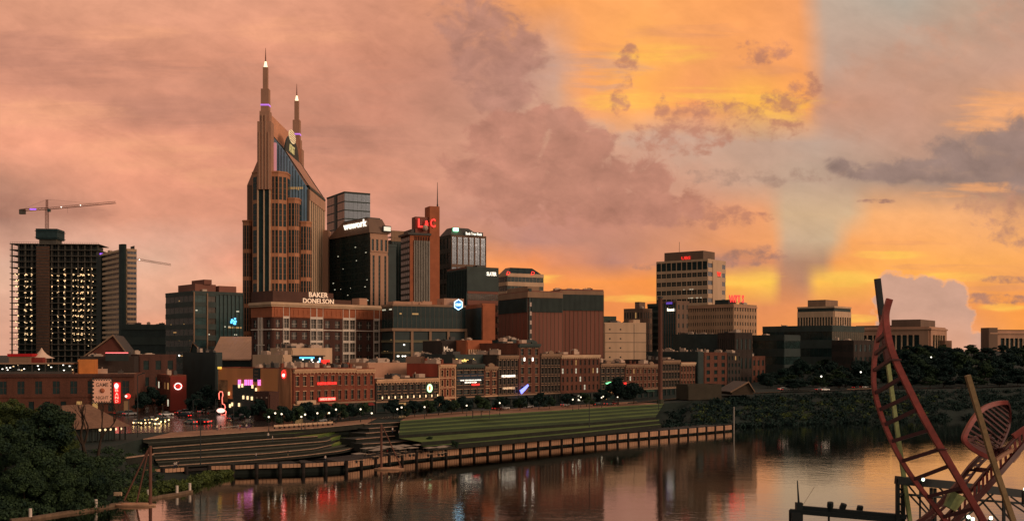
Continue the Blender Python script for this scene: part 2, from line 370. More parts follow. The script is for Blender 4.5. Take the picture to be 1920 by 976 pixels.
# ---------------------------------------------------------------- buildings
LIT = [glow('warm_lit_pane', (235, 176, 105), .55, (60, 50, 40)), glow('white_lit_pane', (235, 225, 195), .9, (60, 55, 50)), glow('dim_lit_pane', (190, 130, 80), .3, (60, 50, 40))]
DARKG = glass('dark_glass', (34, 50, 49), .14, .4)
class Bld:
    """a building on a street corner: side R runs away to the picture's right, side L to its left"""
    def __init__(s, name, label, d, l, c, r, top, wall, ang=45.0, base=8.3, depth=None, cat='building', group=None):
        a = R(ang); s.a = a; ca, sa = math.cos(a), math.sin(a); s.ca, s.sa = ca, sa
        xl, xc, xr = ((v-CX)/F for v in (l, c, r)); s.xc = xc; s.d = d
        s.W = d*(xr-xc)/(ca-xr*sa) if r > c else (depth or 20.0)
        s.D = d*(xc-xl)/(sa+xl*ca) if l < c else (depth or 20.0)
        if s.D < 3 or (depth and 0 <= c-l <= 5): s.D = max(s.D, depth or 20.0)
        if s.W < 2: s.W = depth or 20.0
        s.base = base; s.H = CAMZ-(top-HY)*d/F-base
        s.root = thing(name, label, cat, (xc*d, d, base), a, group)
        s.wall = wall; s.skin = MB(); s.mx = Matrix.Translation((xc*d, d, base)) @ Matrix.Rotation(a, 4, 'Z')
        s.rnd = random.Random(hash(label) % 9999 if False else sum(map(ord, label)))
        s.nwin = {}
    def len(s, face): return s.W if face == 'R' else s.D
    def at(s, face, px, py=None):
        """place on a side seen at (px, py) -> (metres from the corner, height above the base)"""
        x = (px-CX)/F
        if face == 'R': u = s.d*(x-s.xc)/(s.ca-x*s.sa); Y = s.d+u*s.sa
        else: u = s.d*(s.xc-x)/(s.sa+x*s.ca); Y = s.d+u*s.ca
        return (u, None if py is None else CAMZ-(py-HY)*Y/F-s.base)
    def zc(s, py): return CAMZ-(py-HY)*s.d/F-s.base
    def bx(s, mb, face, u0, u1, z0, z1, o0, o1, m=0):
        if face == 'R': mb.box(u0, u1, -o1, -o0, z0, z1, m)
        else: mb.box(-o1, -o0, u0, u1, z0, z1, m)
    def fm(s, face, u, z, out):
        """local matrix of something that faces out of a side (its own -y is the outside)"""
        if face == 'R': return Matrix.Translation((u, -out, z))
        return Matrix.Translation((-out, u, z)) @ Matrix.Rotation(R(-90), 4, 'Z')
    def wm(s, face, u, z, out): return s.mx @ s.fm(face, u, z, out)
    def part(s, mb, name, m, smooth=False): return mb.build(name, m, s.root, smooth)
    def fac(s, face, nx, nz, wf=.5, hf=.6, mode='grid', z0=0.0, z1=None, u0=0.0, u1=None, t=.35, g=None, lit=0.0, frame=None, name=None, sub=0, litmat=None, blank=None, skinm=None):
        if skinm:
            keep = s.skin; s.skin = MB(); s.fac(face, nx, nz, wf, hf, mode, z0, z1, u0, u1, t, g, lit, frame or skinm, name, sub, litmat, blank); s.skin.build('spandrel', skinm, s.root); s.skin = keep; return
        """one regular field of windows with the piers and floor bands between them"""
        z1 = s.H if z1 is None else z1; u1 = s.len(face) if u1 is None else u1
        g = g or DARKG; bw = (u1-u0)/nx; fh = (z1-z0)/nz; ww = bw*wf; wh = fh*hf; sill = (fh-wh)*.45
        e = .004*(1+len(s.nwin))
        if mode != 'hband':
            for i in range(nx+1):
                a = u0 if i == 0 else u0+i*bw-(bw-ww)/2; b = u1 if i == nx else u0+i*bw+(bw-ww)/2
                s.bx(s.skin, face, a, b, z0+e, z1-e, 0, t)
        if mode != 'vstrip':
            tt = t-.06 if mode == 'grid' else t
            for j in range(nz+1):
                a = z0+e if j == 0 else z0+j*fh-(fh-wh-sill); b = z1-e if j == nz else z0+j*fh+sill
                s.bx(s.skin, face, u0+e, u1-e, a, b, 0, tt)
        else:
            s.bx(s.skin, face, u0+e, u1-e, z0+e, z0+sill*.6, 0, t-.05); s.bx(s.skin, face, u0+e, u1-e, z1-sill*.6, z1-e, 0, t-.05)
        def pane(w, h, gm, bars, hb):
            mb = MB(); mb.box(-w/2, w/2, -.04, .02, -h/2, h/2, 0)
            for k in range(1, bars+1):
                x = -w/2+w*k/(bars+1); mb.box(x-.05, x+.05, -.1, -.03, -h/2, h/2, 1)
            for k in range(1, hb+1):
                z = -h/2+h*k/(hb+1); mb.box(-w/2, w/2, -.09, -.035, z-.05, z+.05, 1)
            return mb.mesh('window', [gm, frame or s.wall])
        nm = name or {'grid': 'window', 'hband': 'window_band', 'vstrip': 'window_strip'}[mode]
        L = litmat or LIT
        if mode == 'grid': spec = (ww, wh, sub, 1 if sub else 0); cells = [(i, j) for j in range(nz) for i in range(nx)]
        elif mode == 'hband': spec = (u1-u0-.02, wh, max(1, nx-1), 0); cells = [(0, j) for j in range(nz)]
        else: spec = (ww, z1-z0-.05, sub, nz-1); cells = [(i, 0) for i in range(nx)]
        meshes = [pane(spec[0], spec[1], g, spec[2], spec[3])]
        if lit: meshes += [pane(spec[0], spec[1], m, spec[2], spec[3]) for m in L]
        cells = [c for c in cells if not (blank and blank(*c))]
        cells.sort(key=lambda c: -c[1])
        left = 100 - s.nwin.get(nm, 0)
        src = [None]*len(meshes)
        rest = MB() if len(cells) > left else None
        for n_, (i, j) in enumerate(cells):
            if mode == 'grid': u, z = u0+(i+.5)*bw, z0+j*fh+sill+wh/2
            elif mode == 'hband': u, z = (u0+u1)/2, z0+j*fh+sill+wh/2
            else: u, z = u0+(i+.5)*bw, (z0+z1)/2
            k = s.rnd.choice(range(1, len(meshes))) if lit and s.rnd.random() < lit else 0
            if n_ < left:
                o = bpy.data.objects.new(nm, meshes[k]); COL.objects.link(o); o.parent = s.root; o.matrix_local = s.fm(face, u, z, .03)
            else:
                s.bx(rest, face, u-spec[0]/2, u+spec[0]/2, z-spec[1]/2, z+spec[1]/2, .0, .06, k)
        if rest and rest.v:
            o = rest.build('window_field', [g]+(L if lit else []), s.root); o['kind'] = 'stuff'
        s.nwin[nm] = s.nwin.get(nm, 0)+min(len(cells), max(0, left))
    def lights(s, face, n, u0, u1, z0, z1, w=1.2, h=1.0, m=None, fh=3.8, name='lit_window', out=.1):
        """single lit windows scattered over a glass side"""
        w *= .72; h *= .72; mes = []
        for q in range(3):
            mb = MB(); k = (.6, 1.0, 1.5)[q]; mb.box(-w/2*k, w/2*k, -.05, .05, -h/2, h/2); mes.append(mb.mesh(name, m or LIT[(1, 0, 2)[q]]))
        for _ in range(n):
            me = s.rnd.choice(mes)
            z = z0+fh*round(s.rnd.uniform(0, (z1-z0)/fh))
            u = s.rnd.uniform(u0, u1)
            o = bpy.data.objects.new(name, me); COL.objects.link(o); o.parent = s.root; o.matrix_local = s.fm(face, u, z, out)
    def plain(s, face, t=.35, z0=0, z1=None, u0=0, u1=None):
        s.bx(s.skin, face, u0, s.len(face) if u1 is None else u1, z0+.003, (s.H if z1 is None else z1)-.003, 0, t)
    def band(s, z0, z1, out, m, name='cornice', faces='RL'):
        mb = MB()
        if 'R' in faces and 'L' in faces:
            mb.box(-out, s.W+.02, -out, 0, z0, z1); mb.box(-out, 0, 0, s.D+.02, z0, z1)
        elif 'R' in faces: mb.box(-.02, s.W+.02, -out, 0, z0, z1)
        else: mb.box(-out, 0, -.02, s.D+.02, z0, z1)
        return mb.build(name, m, s.root)
    def done(s, roof=None, units=0, parapet=.9, core=None, t=.35, unit_mat=None):
        k = MB(); k.box(0, s.W, 0, s.D, 0, s.H); k.build('core', core or s.wall, s.root)
        if parapet:
            p = .35
            s.skin.box(-t, s.W, -t, p, s.H, s.H+parapet); s.skin.box(-t, p, p, s.D, s.H, s.H+parapet)
            s.skin.box(s.W-p, s.W+.002, p, s.D, s.H, s.H+parapet); s.skin.box(p, s.W-p, s.D-p, s.D+.002, s.H, s.H+parapet)
        s.skin.build('wall', s.wall, s.root)
        r = MB(); r.box(.36, s.W-.36, .36, s.D-.36, s.H+.01, s.H+.12); r.build('roof', roof or ROOF, s.root)
        for _ in range(units):
            w, d_, h = s.rnd.uniform(1.2, min(5, s.W*.3)), s.rnd.uniform(1.2, min(5, s.D*.3)), s.rnd.uniform(.9, 2.6)
            x = s.rnd.uniform(1, s.W-w-1); y = s.rnd.uniform(1, s.D-d_-1)
            u = MB(); u.box(x, x+w, y, y+d_, s.H+.12, s.H+.12+h)
            q = s.rnd.random()
            if q < .6: u.box(x+w*.2, x+w*.8, y+d_*.2, y+d_*.8, s.H+h+.12, s.H+h+.45)
            if q > .5: u.tube([(x+w*.5, y+d_+.4, s.H+.1), (x+w*.5, y+d_+.4, s.H+h+.7)], .25, 6)
            u.build('rooftop_unit', unit_mat or s.rnd.choice([UNIT, UNIT2, UNIT]), s.root)
        return s
ROOF = mat('roof_gravel', (214, 168, 138), .95, .3, .25, fine=3)
UNIT = mat('unit_metal', (186, 160, 140), .6, .2, .5)
UNIT2 = mat('unit_dark', (70, 66, 62), .6, .2, .5)
def sign_text(name, label, b, face, px0, px1, py0, py1, s, m, out=.6, board=None, depth=.25, bold=0.0, shear=0.0, pad=1.15):
    """a sign fixed to a building's side: lettering, with or without a board"""
    ua, za = b.at(face, px0, py0); ub, zb = b.at(face, px1, py0); _, zc = b.at(face, (px0+px1)/2, py1); _, zd = b.at(face, (px0+px1)/2, py0)
    u, z, w, h = (ua+ub)/2, (zc+zd)/2, abs(ub-ua), abs(zd-zc)
    M_ = b.wm(face, u, z, out)
    root = thing(name, label, 'sign'); root.matrix_world = M_
    lines = s.split('\n'); n = len(lines); lh = h/n
    for i, ln in enumerate(lines):
        wl = w*min(1, len(ln)/max(len(q) for q in lines)+.05) if n > 1 else w
        place_mesh(text_mesh(ln, wl, lh*(.78 if n > 1 else 1), depth, bold, font_shear=shear), 'lettering', m, root, Matrix.Translation((0, -.1, h/2-lh*(i+.5))))
    bk = MB()
    if board: bk.box(-w/2*pad, w/2*pad, 0, .2, -h/2*pad-.15, h/2*pad+.15); bk.build('board', board, root)
    else:
        bk.box(-w/2, w/2, .06, .14, -h*.5, -h*.42); bk.box(-w*.3, -w*.3+.12, .05, max(.2, out-.3), -h*.5, h*.2); bk.box(w*.3, w*.3+.12, .05, max(.2, out-.3), -h*.5, h*.2); bk.build('rail', UNIT2, root)
    return root

# ---------------------------------------------------------------- ground and river
SH_PX = [-3000, -800, 0, 200, 280, 360, 440, 620, 760, 1000, 1375, 1500, 1640, 1920, 2400, 3200, 5000]
SH_Y = [60, 130, 188, 203, 215, 233, 262, 281, 300, 338, 425, 442, 455, 492, 565, 700, 1100]
ED_PX = [-3000, -800, 0, 200, 269, 498, 585, 700, 751, 873, 1100, 1240, 1400, 1640, 1920, 2400, 3200, 5000]
ED_Y = [120, 190, 225, 244, 271, 299, 311, 336, 341, 367, 415, 455, 492, 508, 548, 620, 760, 1160]
def shore(px): return interp(px, SH_PX, SH_Y)
def edge(px): return interp(px, ED_PX, ED_Y)
def hill(px, y):
    """street level of the town, and the bluff that rises beyond it up-river"""
    z = 8.1
    w = min(1, max(0, (px-1180)/250))
    z += w*3.9*min(1, max(0, (y-450)/60))
    w2 = min(1, max(0, (px-1260)/300))
    k = min(1, max(0, (y-530)/330)); k = k*k*(3-2*k)
    z += w2*19*k
    return z
def ground_z(px, y):
    a, b = shore(px), edge(px)
    if y <= a+1: return -2.5
    if y >= b: return hill(px, y)
    k = (y-a-1)/(b-a-1)
    hz = hill(px, b)
    if px < 230: return -2.5+min(1, k*6)*2.9+max(0, k-.12)/.88*(hz-.6)
    if px < 1300: return -2.5 + (hz-2.4+2.5)*max(0, (k-.2)/.8)**1.0
    return -2.5+min(1, k*5)*3.0+k*(hz-.5)
def build_ground():
    cols = list(range(-3000, 0, 250)) + list(range(0, 2000, 20)) + list(range(2000, 5001, 300))
    nr = 60; vs = []; fs = []
    for px in cols:
        a, b = shore(px), edge(px)
        ys = [a-3, a+.5, a+1.5] + [a+1.5+(b-a-1.5)*k/14 for k in range(1, 14)] + [b-.15] + [b]
        y = b; n = nr-len(ys)
        for k in range(n): ys.append(b+(7500-b)*((k+1)/n)**3.2)
        for y in ys:
            vs.append(((px-CX)/F*y, y, ground_z(px, y)))
    for i in range(len(cols)-1):
        for j in range(nr-1):
            fs.append((i*nr+j, (i+1)*nr+j, (i+1)*nr+j+1, i*nr+j+1))
    me = bpy.data.meshes.new('ground'); me.from_pydata(vs, [], fs)
    m = mat('ground_earth', (30, 40, 34), .95, .4, .08, fine=1.2); me.materials.append(m)
    me.polygons.foreach_set('use_smooth', [True]*len(fs))
    o = bpy.data.objects.new('ground', me); COL.objects.link(o); tag(o, kind='structure')
build_ground()
def water():
    m = bpy.data.materials.new('river_water'); m.use_nodes = True; t = m.node_tree; b = t.nodes['Principled BSDF']
    tc = t.nodes.new('ShaderNodeTexCoord'); v = NX(t, tc.outputs['Object'])
    def sc_(x, y): 
        mp = t.nodes.new('ShaderNodeMapping'); t.links.new(v.s, mp.inputs[0]); mp.inputs['Scale'].default_value = (x, y, 1); mp.inputs['Rotation'].default_value = (0, 0, R(20)); return NX(t, mp.outputs[0])
    n1 = noise(t, sc_(.30, .42), 1, 4, .6, .4); n2 = noise(t, sc_(.035, .05), 1, 3, .5, .6); n3 = noise(t, sc_(.012, .02), 1, 2, .5)
    n4 = noise(t, sc_(1.1, 1.6), 1, 3, .6)
    h = n1*(n3.ss(.35, .65)*.8+.35) + n2*1.6 + n4*.28
    bp = t.nodes.new('ShaderNodeBump'); bp.inputs['Strength'].default_value = .55; bp.inputs['Distance'].default_value = WAVE
    t.links.new(h.s, bp.inputs['Height']); t.links.new(bp.outputs[0], b.inputs['Normal'])
    cc = mixc(t, n3, lin((140, 144, 138)), lin((156, 154, 144))); t.links.new(cc.s, b.inputs['Base Color'])
    b.inputs['Roughness'].default_value = .04; b.inputs['Metallic'].default_value = 1.0; b.inputs['IOR'].default_value = 1.36; b.inputs['Specular IOR Level'].default_value = .5
    mb = MB(); mb.quad((-6000, 60, 0), (6000, 60, 0), (6000, 9000, 0), (-6000, 9000, 0))
    tag(mb.build('river', m), kind='structure')
WAVE = .045
water()
# near bank the gantry and the big sculpture stand on (all below the picture)
nb = MB(); nb.prism([(-20, -60), (160, -60), (160, 122), (8, 118)], -3, 8.0); tag(nb.build('near_bank', MATS['ground_earth']), kind='structure')

# ---------------------------------------------------------------- terraces, lawn, wharf
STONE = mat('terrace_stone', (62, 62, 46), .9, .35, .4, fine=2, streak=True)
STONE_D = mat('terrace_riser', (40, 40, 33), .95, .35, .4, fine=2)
CONC = mat('pale_concrete', (176, 140, 116), .9, .25, .4, fine=2, streak=True)
GRASS = mat('lawn_grass', (84, 102, 42), .95, .35, .12, fine=1.4)
GRASS2 = mat('lawn_grass_dry', (124, 128, 56), .95, .3, .12, fine=1.4)
ASPH = mat('street_asphalt', (52, 46, 42), .2, .4, .15, spec=.5, bump=.25)
PAVE = mat('promenade_paving', (150, 108, 82), .85, .3, .3, fine=2)
TIMB = mat('wharf_timber', (46, 38, 34), .9, .3, .6)
def pl(s, z): return [G(*map(float, q.split(',')), z) for q in s.split()]
def resample(pts, n):
    d = [0]
    for a, b in zip(pts, pts[1:]): d.append(d[-1]+(b-a).length)
    out = []
    for i in range(n):
        x = d[-1]*i/(n-1); k = 0
        while k < len(d)-2 and d[k+1] < x: k += 1
        f = (x-d[k])/max(1e-6, d[k+1]-d[k]); out.append(pts[k].lerp(pts[k+1], f))
    return out
def strip(name, front, back, mtop, mface, drop, kind_label, cat, group=None, lip=0.0, n=24, structure=False):
    """a terrace: top surface from its front edge back to the next one, with a wall down its front"""
    a, b = resample(front, n), resample(back, n); mb = MB()
    for i in range(n-1):
        mb.quad(a[i], a[i+1], b[i+1], b[i], 0)
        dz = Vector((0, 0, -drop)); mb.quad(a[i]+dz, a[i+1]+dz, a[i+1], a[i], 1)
        if lip:
            o = Vector((0, -lip, .03)); up = Vector((0, .16, .03))
            mb.quad(a[i]+o, a[i+1]+o, a[i+1]+up, a[i]+up, 2); q = Vector((0, -lip, -.12)); mb.quad(a[i]+q, a[i+1]+q, a[i+1]+o, a[i]+o, 2)
    o = mb.build(name, [mtop, mface, CONC])
    if structure: tag(o, kind='structure')
    else: tag(o, kind_label, cat, group)
    return o
# stone seats on the left, sweeping into grass shelves
lv = {1: ('269,822 498,807 585,802 640,797 690,792', 8.25), 2: ('287,839 505,822 594,817 640,804 700,794', 6.4),
      3: ('287,849 521,833 612,826 645,813 690,804', 5.15), 4: ('292,861 498,849 590,840 640,829 668,820', 4.0), 5: ('300,873 390,867 475,861 567,853 640,844 690,832', 2.9)}
E = {k: pl(*v) for k, v in lv.items()}
E[0] = [p+Vector((0, 22, 0)) for p in E[1]]
def cut(pts, a, b, n=14):
    q = resample(pts, 200); return q[int(a*199):int(b*199)+1]
ords = ['topmost', 'second', 'third', 'fourth', 'lowest']
ords8 = ['topmost', 'second highest', 'third highest', 'fourth highest', 'fifth highest', 'third lowest', 'second lowest', 'lowest']
LV = []
for k in (1, 2, 3, 4, 5):
    if k > 1:
        pa, pb = resample(E[k-1], 40), resample(E[k], 40); LV.append(([p.lerp(q, .5) for p, q in zip(pa, pb)], False))
    LV.append((E[k], True))
for i in range(1, len(LV)):
    fr, main = LV[i]; z = fr[0].z; back = [Vector((p.x, p.y, z)) for p in LV[i-1][0]]
    f = [.5, .5, .58, .6, .68, .7, 1.0, 1.0][i-1]; n = i-1
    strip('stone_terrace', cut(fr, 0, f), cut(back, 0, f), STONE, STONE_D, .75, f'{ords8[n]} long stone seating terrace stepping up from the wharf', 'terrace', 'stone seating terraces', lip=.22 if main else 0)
    if f < 1: strip('grass_shelf', cut(fr, f, 1), cut(back, f, 1), GRASS2 if main else GRASS, GRASS if main else STONE_D, .75, f'{ords8[n]} curved grass shelf continuing the stone seating terraces', 'grass terrace', 'curved grass shelves')
pw = strip('promenade', E[1], E[0], PAVE, STONE_D, 1.6, '', '', lip=.2, structure=True)
# stair walls between seats and lawn
for i, (s, z, h) in enumerate((('683,795 752,791', 7.9, .9), ('692,803 746,799', 7.0, .9), ('686,812 742,807', 6.1, .9), ('668,823 740,817', 5.2, .9), ('680,832 782,826', 4.3, .9))):
    a, b = pl(s, z); mb = MB(); d = (b-a).normalized(); nrm = Vector((-d.y, d.x, 0))
    for q0, q1, zz0, zz1, m in ((0, 7, -2.2, 0, 1), (-.15, .5, 0, .12, 0)):
        r0 = [a+nrm*q0+Vector((0, 0, zz0)), b+nrm*q0+Vector((0, 0, zz0)), b+nrm*q1+Vector((0, 0, zz0)), a+nrm*q1+Vector((0, 0, zz0))]
        mb.hull(r0, [p+Vector((0, 0, zz1-zz0)) for p in r0], m)
    o = mb.build('planter_step', [CONC, STONE_D]); tag(o, f'{ords[i]} pale capped step wall between the stone seats and the lawn', 'step wall', 'pale step walls')
# the great lawn and its lower shelves
g_top = pl('751,788 873,779 1100,765 1175,760 1245,756', 8.2); g_mid = pl('748,800 905,789 1100,777 1180,770 1242,768', 7.3)
g_bot = pl('748,815 912,804 1100,792 1230,781', 6.2)
GR_S = mat('bank_grass_shade', (46, 62, 30), .95, .35, .12, fine=1.4)  # darker copy of the lawn grass; shade of the steep banks painted in
def lerp_line(a, b, f): return [p.lerp(q, f) for p, q in zip(resample(a, 24), resample(b, 24))]
lw_names = ['uppermost band of the broad green riverfront lawn', 'second band of the broad green riverfront lawn', 'third band of the broad green riverfront lawn', 'lowest band of the broad green riverfront lawn']
for i in range(4):
    back = lerp_line(g_top, g_bot, i/4); fr = lerp_line(g_top, g_bot, (i+1)/4)
    zf = 8.2-2.0*(i+1)/4+.34; fr2 = [p+Vector((0, 0, .30)) for p in fr]
    mid = [p.lerp(q, .72)+Vector((0, 0, .42)) for p, q in zip(back, fr)]
    mb = MB(); n = len(back)
    for j in range(n-1):
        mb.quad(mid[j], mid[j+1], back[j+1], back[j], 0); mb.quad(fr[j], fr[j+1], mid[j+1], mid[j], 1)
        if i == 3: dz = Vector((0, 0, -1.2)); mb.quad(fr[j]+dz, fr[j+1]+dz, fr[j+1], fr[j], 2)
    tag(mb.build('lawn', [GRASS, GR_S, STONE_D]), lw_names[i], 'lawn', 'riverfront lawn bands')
s1 = pl('790,828 912,818 1100,801 1236,788', 5.3); s1b = [Vector((p.x, p.y, 5.3)) for p in pl('748,815 912,804 1100,792 1236,781', 6.2)]
strip('lawn_shelf', s1, s1b, GRASS, STONE_D, 1.2, 'narrow grass shelf just under the riverfront lawn', 'grass terrace', 'grass shelves under the lawn')
s2 = pl('800,836 912,827 1100,810 1240,795', 4.2); s2b = [Vector((p.x, p.y, 4.2)) for p in s1]
strip('lawn_shelf', s2, s2b, GRASS, STONE_D, 1.3, 'lowest grass shelf beside the wharf walkway', 'grass terrace', 'grass shelves under the lawn')
pg = [p+Vector((0, 30, 0)) for p in g_top]
strip('promenade_walk', g_top, pg, PAVE, STONE_D, 1.0, '', '', lip=.2, structure=True)
# street
st = MB()
for px0, px1 in zip(range(690, 1320, 20), range(710, 1340, 20)):
    y = lambda p, o: edge(p)+o
    q = lambda p, o: Vector(((p-CX)/F*y(p, o), y(p, o), 8.16+max(0, (p-1180))/250*3))
    st.quad(q(px0, 14), q(px1, 14), q(px1, 27), q(px0, 27))
tag(st.build('street', ASPH), kind='structure')
sq = MB(); z = 8.2
pts = [G(205, 812, z), G(470, 806, z), G(700, 778, z), G(560, 778, z), G(430, 752, z), G(330, 742, z), G(255, 752, z), G(215, 775, z)]
sq.v = [tuple(p) for p in pts]; sq.f = [tuple(range(len(pts)))]; sq.m = [0]
tag(sq.build('road', ASPH), kind='structure')
mk = MB()
for px, py in ((300, 800), (330, 796), (360, 792), (390, 787), (300, 785), (340, 779), (380, 774)):
    a = G(px, py, 8.21); mk.box(a.x-2, a.x+2, a.y-.12, a.y+.12, 8.208, 8.21)
for k in range(7):
    a = G(415+k*6, 801-k*.7, 8.21); mk.box(a.x-.3, a.x+.3, a.y-1.6, a.y+1.6, 8.208, 8.21)
tag(mk.build('road_marking', mat('road_paint', (200, 190, 170), .6, .4, .8)), kind='structure')
# wharf: deck on piles, pale panel railing split by dark posts
wt = pl('210,884 300,880 390,874.5 475,872 560,870 640,866.5 700,859 761,851 1095,820 1372,797', 2.1)
def along(pts, step):
    out = []; d = 0
    L = sum((b-a).length for a, b in zip(pts, pts[1:])); n = int(L/step)
    return resample(pts, n+1)
W = along(wt, 5.6)
deckm = MB()
for a, b in zip(W, W[1:]):
    d = (b-a).normalized(); n_ = Vector((-d.y, d.x, 0))
    r0 = [a-n_*.3, b-n_*.3, b+n_*14, a+n_*14]
    deckm.hull([p+Vector((0, 0, -.75)) for p in r0], [p+Vector((0, 0, -.3)) for p in r0])
wh = thing('wharf', 'long timber wharf on dark piles along the river edge', 'wharf', (0, 0, 0))
deckm.build('deck', TIMB, wh)
panel_m = mat('railing_panel', (196, 148, 116), .8, .2, .3, streak=True)
for i, (a, b) in enumerate(zip(W, W[1:])):
    d = (b-a).normalized(); n_ = Vector((-d.y, d.x, 0)); up = Vector((0, 0, 1))
    px = CX+F*a.x/a.y
    if px > 370 or px < 330:
        mb = MB(); p0, p1 = a+d*.55-n_*.32, b-d*.55-n_*.32
        lo, hi = (-1.5, .24) if px > 640 else (-.7, .22)
        r0 = [p0+up*lo, p1+up*lo, p1+n_*.1+up*lo, p0+n_*.1+up*lo]
        mb.hull(r0, [p+up*(hi-lo) for p in r0])
        for k in range(1, 5):
            c = p0.lerp(p1, k/5)-n_*.03; mb.hull([c+up*lo-d*.04, c+up*lo+d*.04, c+up*lo+d*.04+n_*.02, c+up*lo-d*.04+n_*.02], [c+up*hi-d*.04, c+up*hi+d*.04, c+up*hi+d*.04+n_*.02, c+up*hi-d*.04+n_*.02], 1)
        mb.build('railing_panel', [panel_m, TIMB], wh)
    mb = MB(); c = a-n_*.42; mb.tube([c+Vector((0, 0, -4.2)), c+Vector((0, 0, .5))], .42, 8); mb.build('pile', TIMB, wh)
qm = MB()
for a, b in zip(W, W[1:]):
    d = (b-a).normalized(); n_ = Vector((-d.y, d.x, 0)); r0 = [a+n_*.9, b+n_*.9, b+n_*1.6, a+n_*1.6]
    qm.hull([p+Vector((0, 0, -4.5)) for p in r0], [p+Vector((0, 0, -.8)) for p in r0])
qm.build('quay_shade_face', mat('quay_shade_face', (34, 40, 36), .9, .35, .4), wh)  # dark face added below the deck, its colour standing for the shadow there
rl = MB(); rl.tube([p+Vector((0, 0, .75)) for p in W], .05, 5); rl.tube([p+Vector((0, 0, .45)) for p in W], .035, 5); rl.build('handrail', UNIT2, wh)
# side walls of the quay end
for px in (1376,):
    p = G(px, 797, 3.0); mb = MB(); mb.tube([p+Vector((0, 0, -5)), p+Vector((0, 0, 6.6))], .28, 8); mb.ball((p.x, p.y, p.z+6.6), .34, 8)
    tag(mb.build('mooring_pole', mat('pole_steel', (150, 138, 128), .6, .2, .4)), 'pale steel mooring pole at the far end of the wharf', 'pole')

# ---------------------------------------------------------------- skyline, far to near
TAN = mat('tan_stone', (184, 140, 114), .85, .15, .1, streak=True)
TAN_D = mat('tan_stone_dark', (120, 94, 78), .85, .2, .1, streak=True)
CREAM = mat('cream_paint', (206, 170, 138), .8, .15, .2, streak=True)
CREAM_D = mat('weathered_cream', (150, 118, 94), .85, .2, .2, streak=True)
TERRA = mat('terracotta_cladding', (168, 96, 64), .85, .2, .2)
BROWN = mat('brown_metal_panel', (126, 76, 60), .7, .15, .1, streak=True)
BRICK_D = brick('dark_brick', (92, 58, 48), (60, 44, 38))
BRICK_R = brick('red_brick', (140, 72, 52), (96, 66, 54))
BRICK_B = brick('brown_brick', (112, 66, 50), (80, 58, 48))
BRICK_K = brick('soot_brick', (66, 54, 48), (48, 42, 38))
DARKW = mat('charcoal_cladding', (56, 66, 62), .7, .25, .2)
BLACKW = mat('black_cladding', (42, 54, 52), .6, .3, .2)
DECKD = mat('raw_concrete', (88, 82, 74), .9, .3, .3, fine=2)
GL_TEAL = glass('teal_glass', (54, 76, 76), .12, .35)
GL_BLUE = glass('blue_glass', (128, 158, 182), .35, .4, .2, .08, metal=.12)
GL_SKY = glass('mirror_glass', (118, 126, 138), .12, .6, .1, .05, metal=.55)
GL_BRZ = glass('bronze_glass', (64, 50, 40), .16, .5, .35, .15)
GL_BLK = glass('black_glass', (32, 50, 50), .22, .2)
STEEL_R = mat('crane_steel', (120, 70, 54), .6, .25, .5)
GREEN_GLOW = glow('green_roof_light', (150, 255, 190), 4)
W_SIGN = glow('white_sign_light', (255, 244, 225), 1.6)
RED_SIGN = glow('red_neon', (255, 52, 46), 1.7)
RED_DIM = glow('red_neon_dim', (235, 50, 40), 1.3)
BLUE_SIGN = glow('blue_sign_light', (90, 190, 255), 2.2)
VIOLET = glow('violet_light', (150, 90, 255), 2.2)
WARMB = glow('warm_bulb', (255, 214, 160), 1.7)
WHITEB = glow('white_bulb', (255, 246, 230), 3)

def lattice(mb, p0, p1, w, n, m=0, r=.12, tri=False):
    p0, p1 = Vector(p0), Vector(p1); d = (p1-p0).normalized()
    a = d.cross(Vector((0, 0, 1)) if abs(d.z) < .9 else Vector((0, 1, 0))).normalized(); b = a.cross(d).normalized()
    cor = [(-1, -1), (1, -1), (1, 1), (-1, 1)] if not tri else [(-1, -1), (1, -1), (0, 1)]
    off = [a*x*w/2+b*y*w/2 for x, y in cor]; k = len(off)
    for o in off: mb.tube([p0+o, p1+o], r, 4, m)
    for i in range(n):
        f0, f1 = p0.lerp(p1, i/n), p0.lerp(p1, (i+1)/n)
        for j in range(k): mb.tube([f0+off[j], f1+off[(j+1) % k]], r*.7, 4, m)

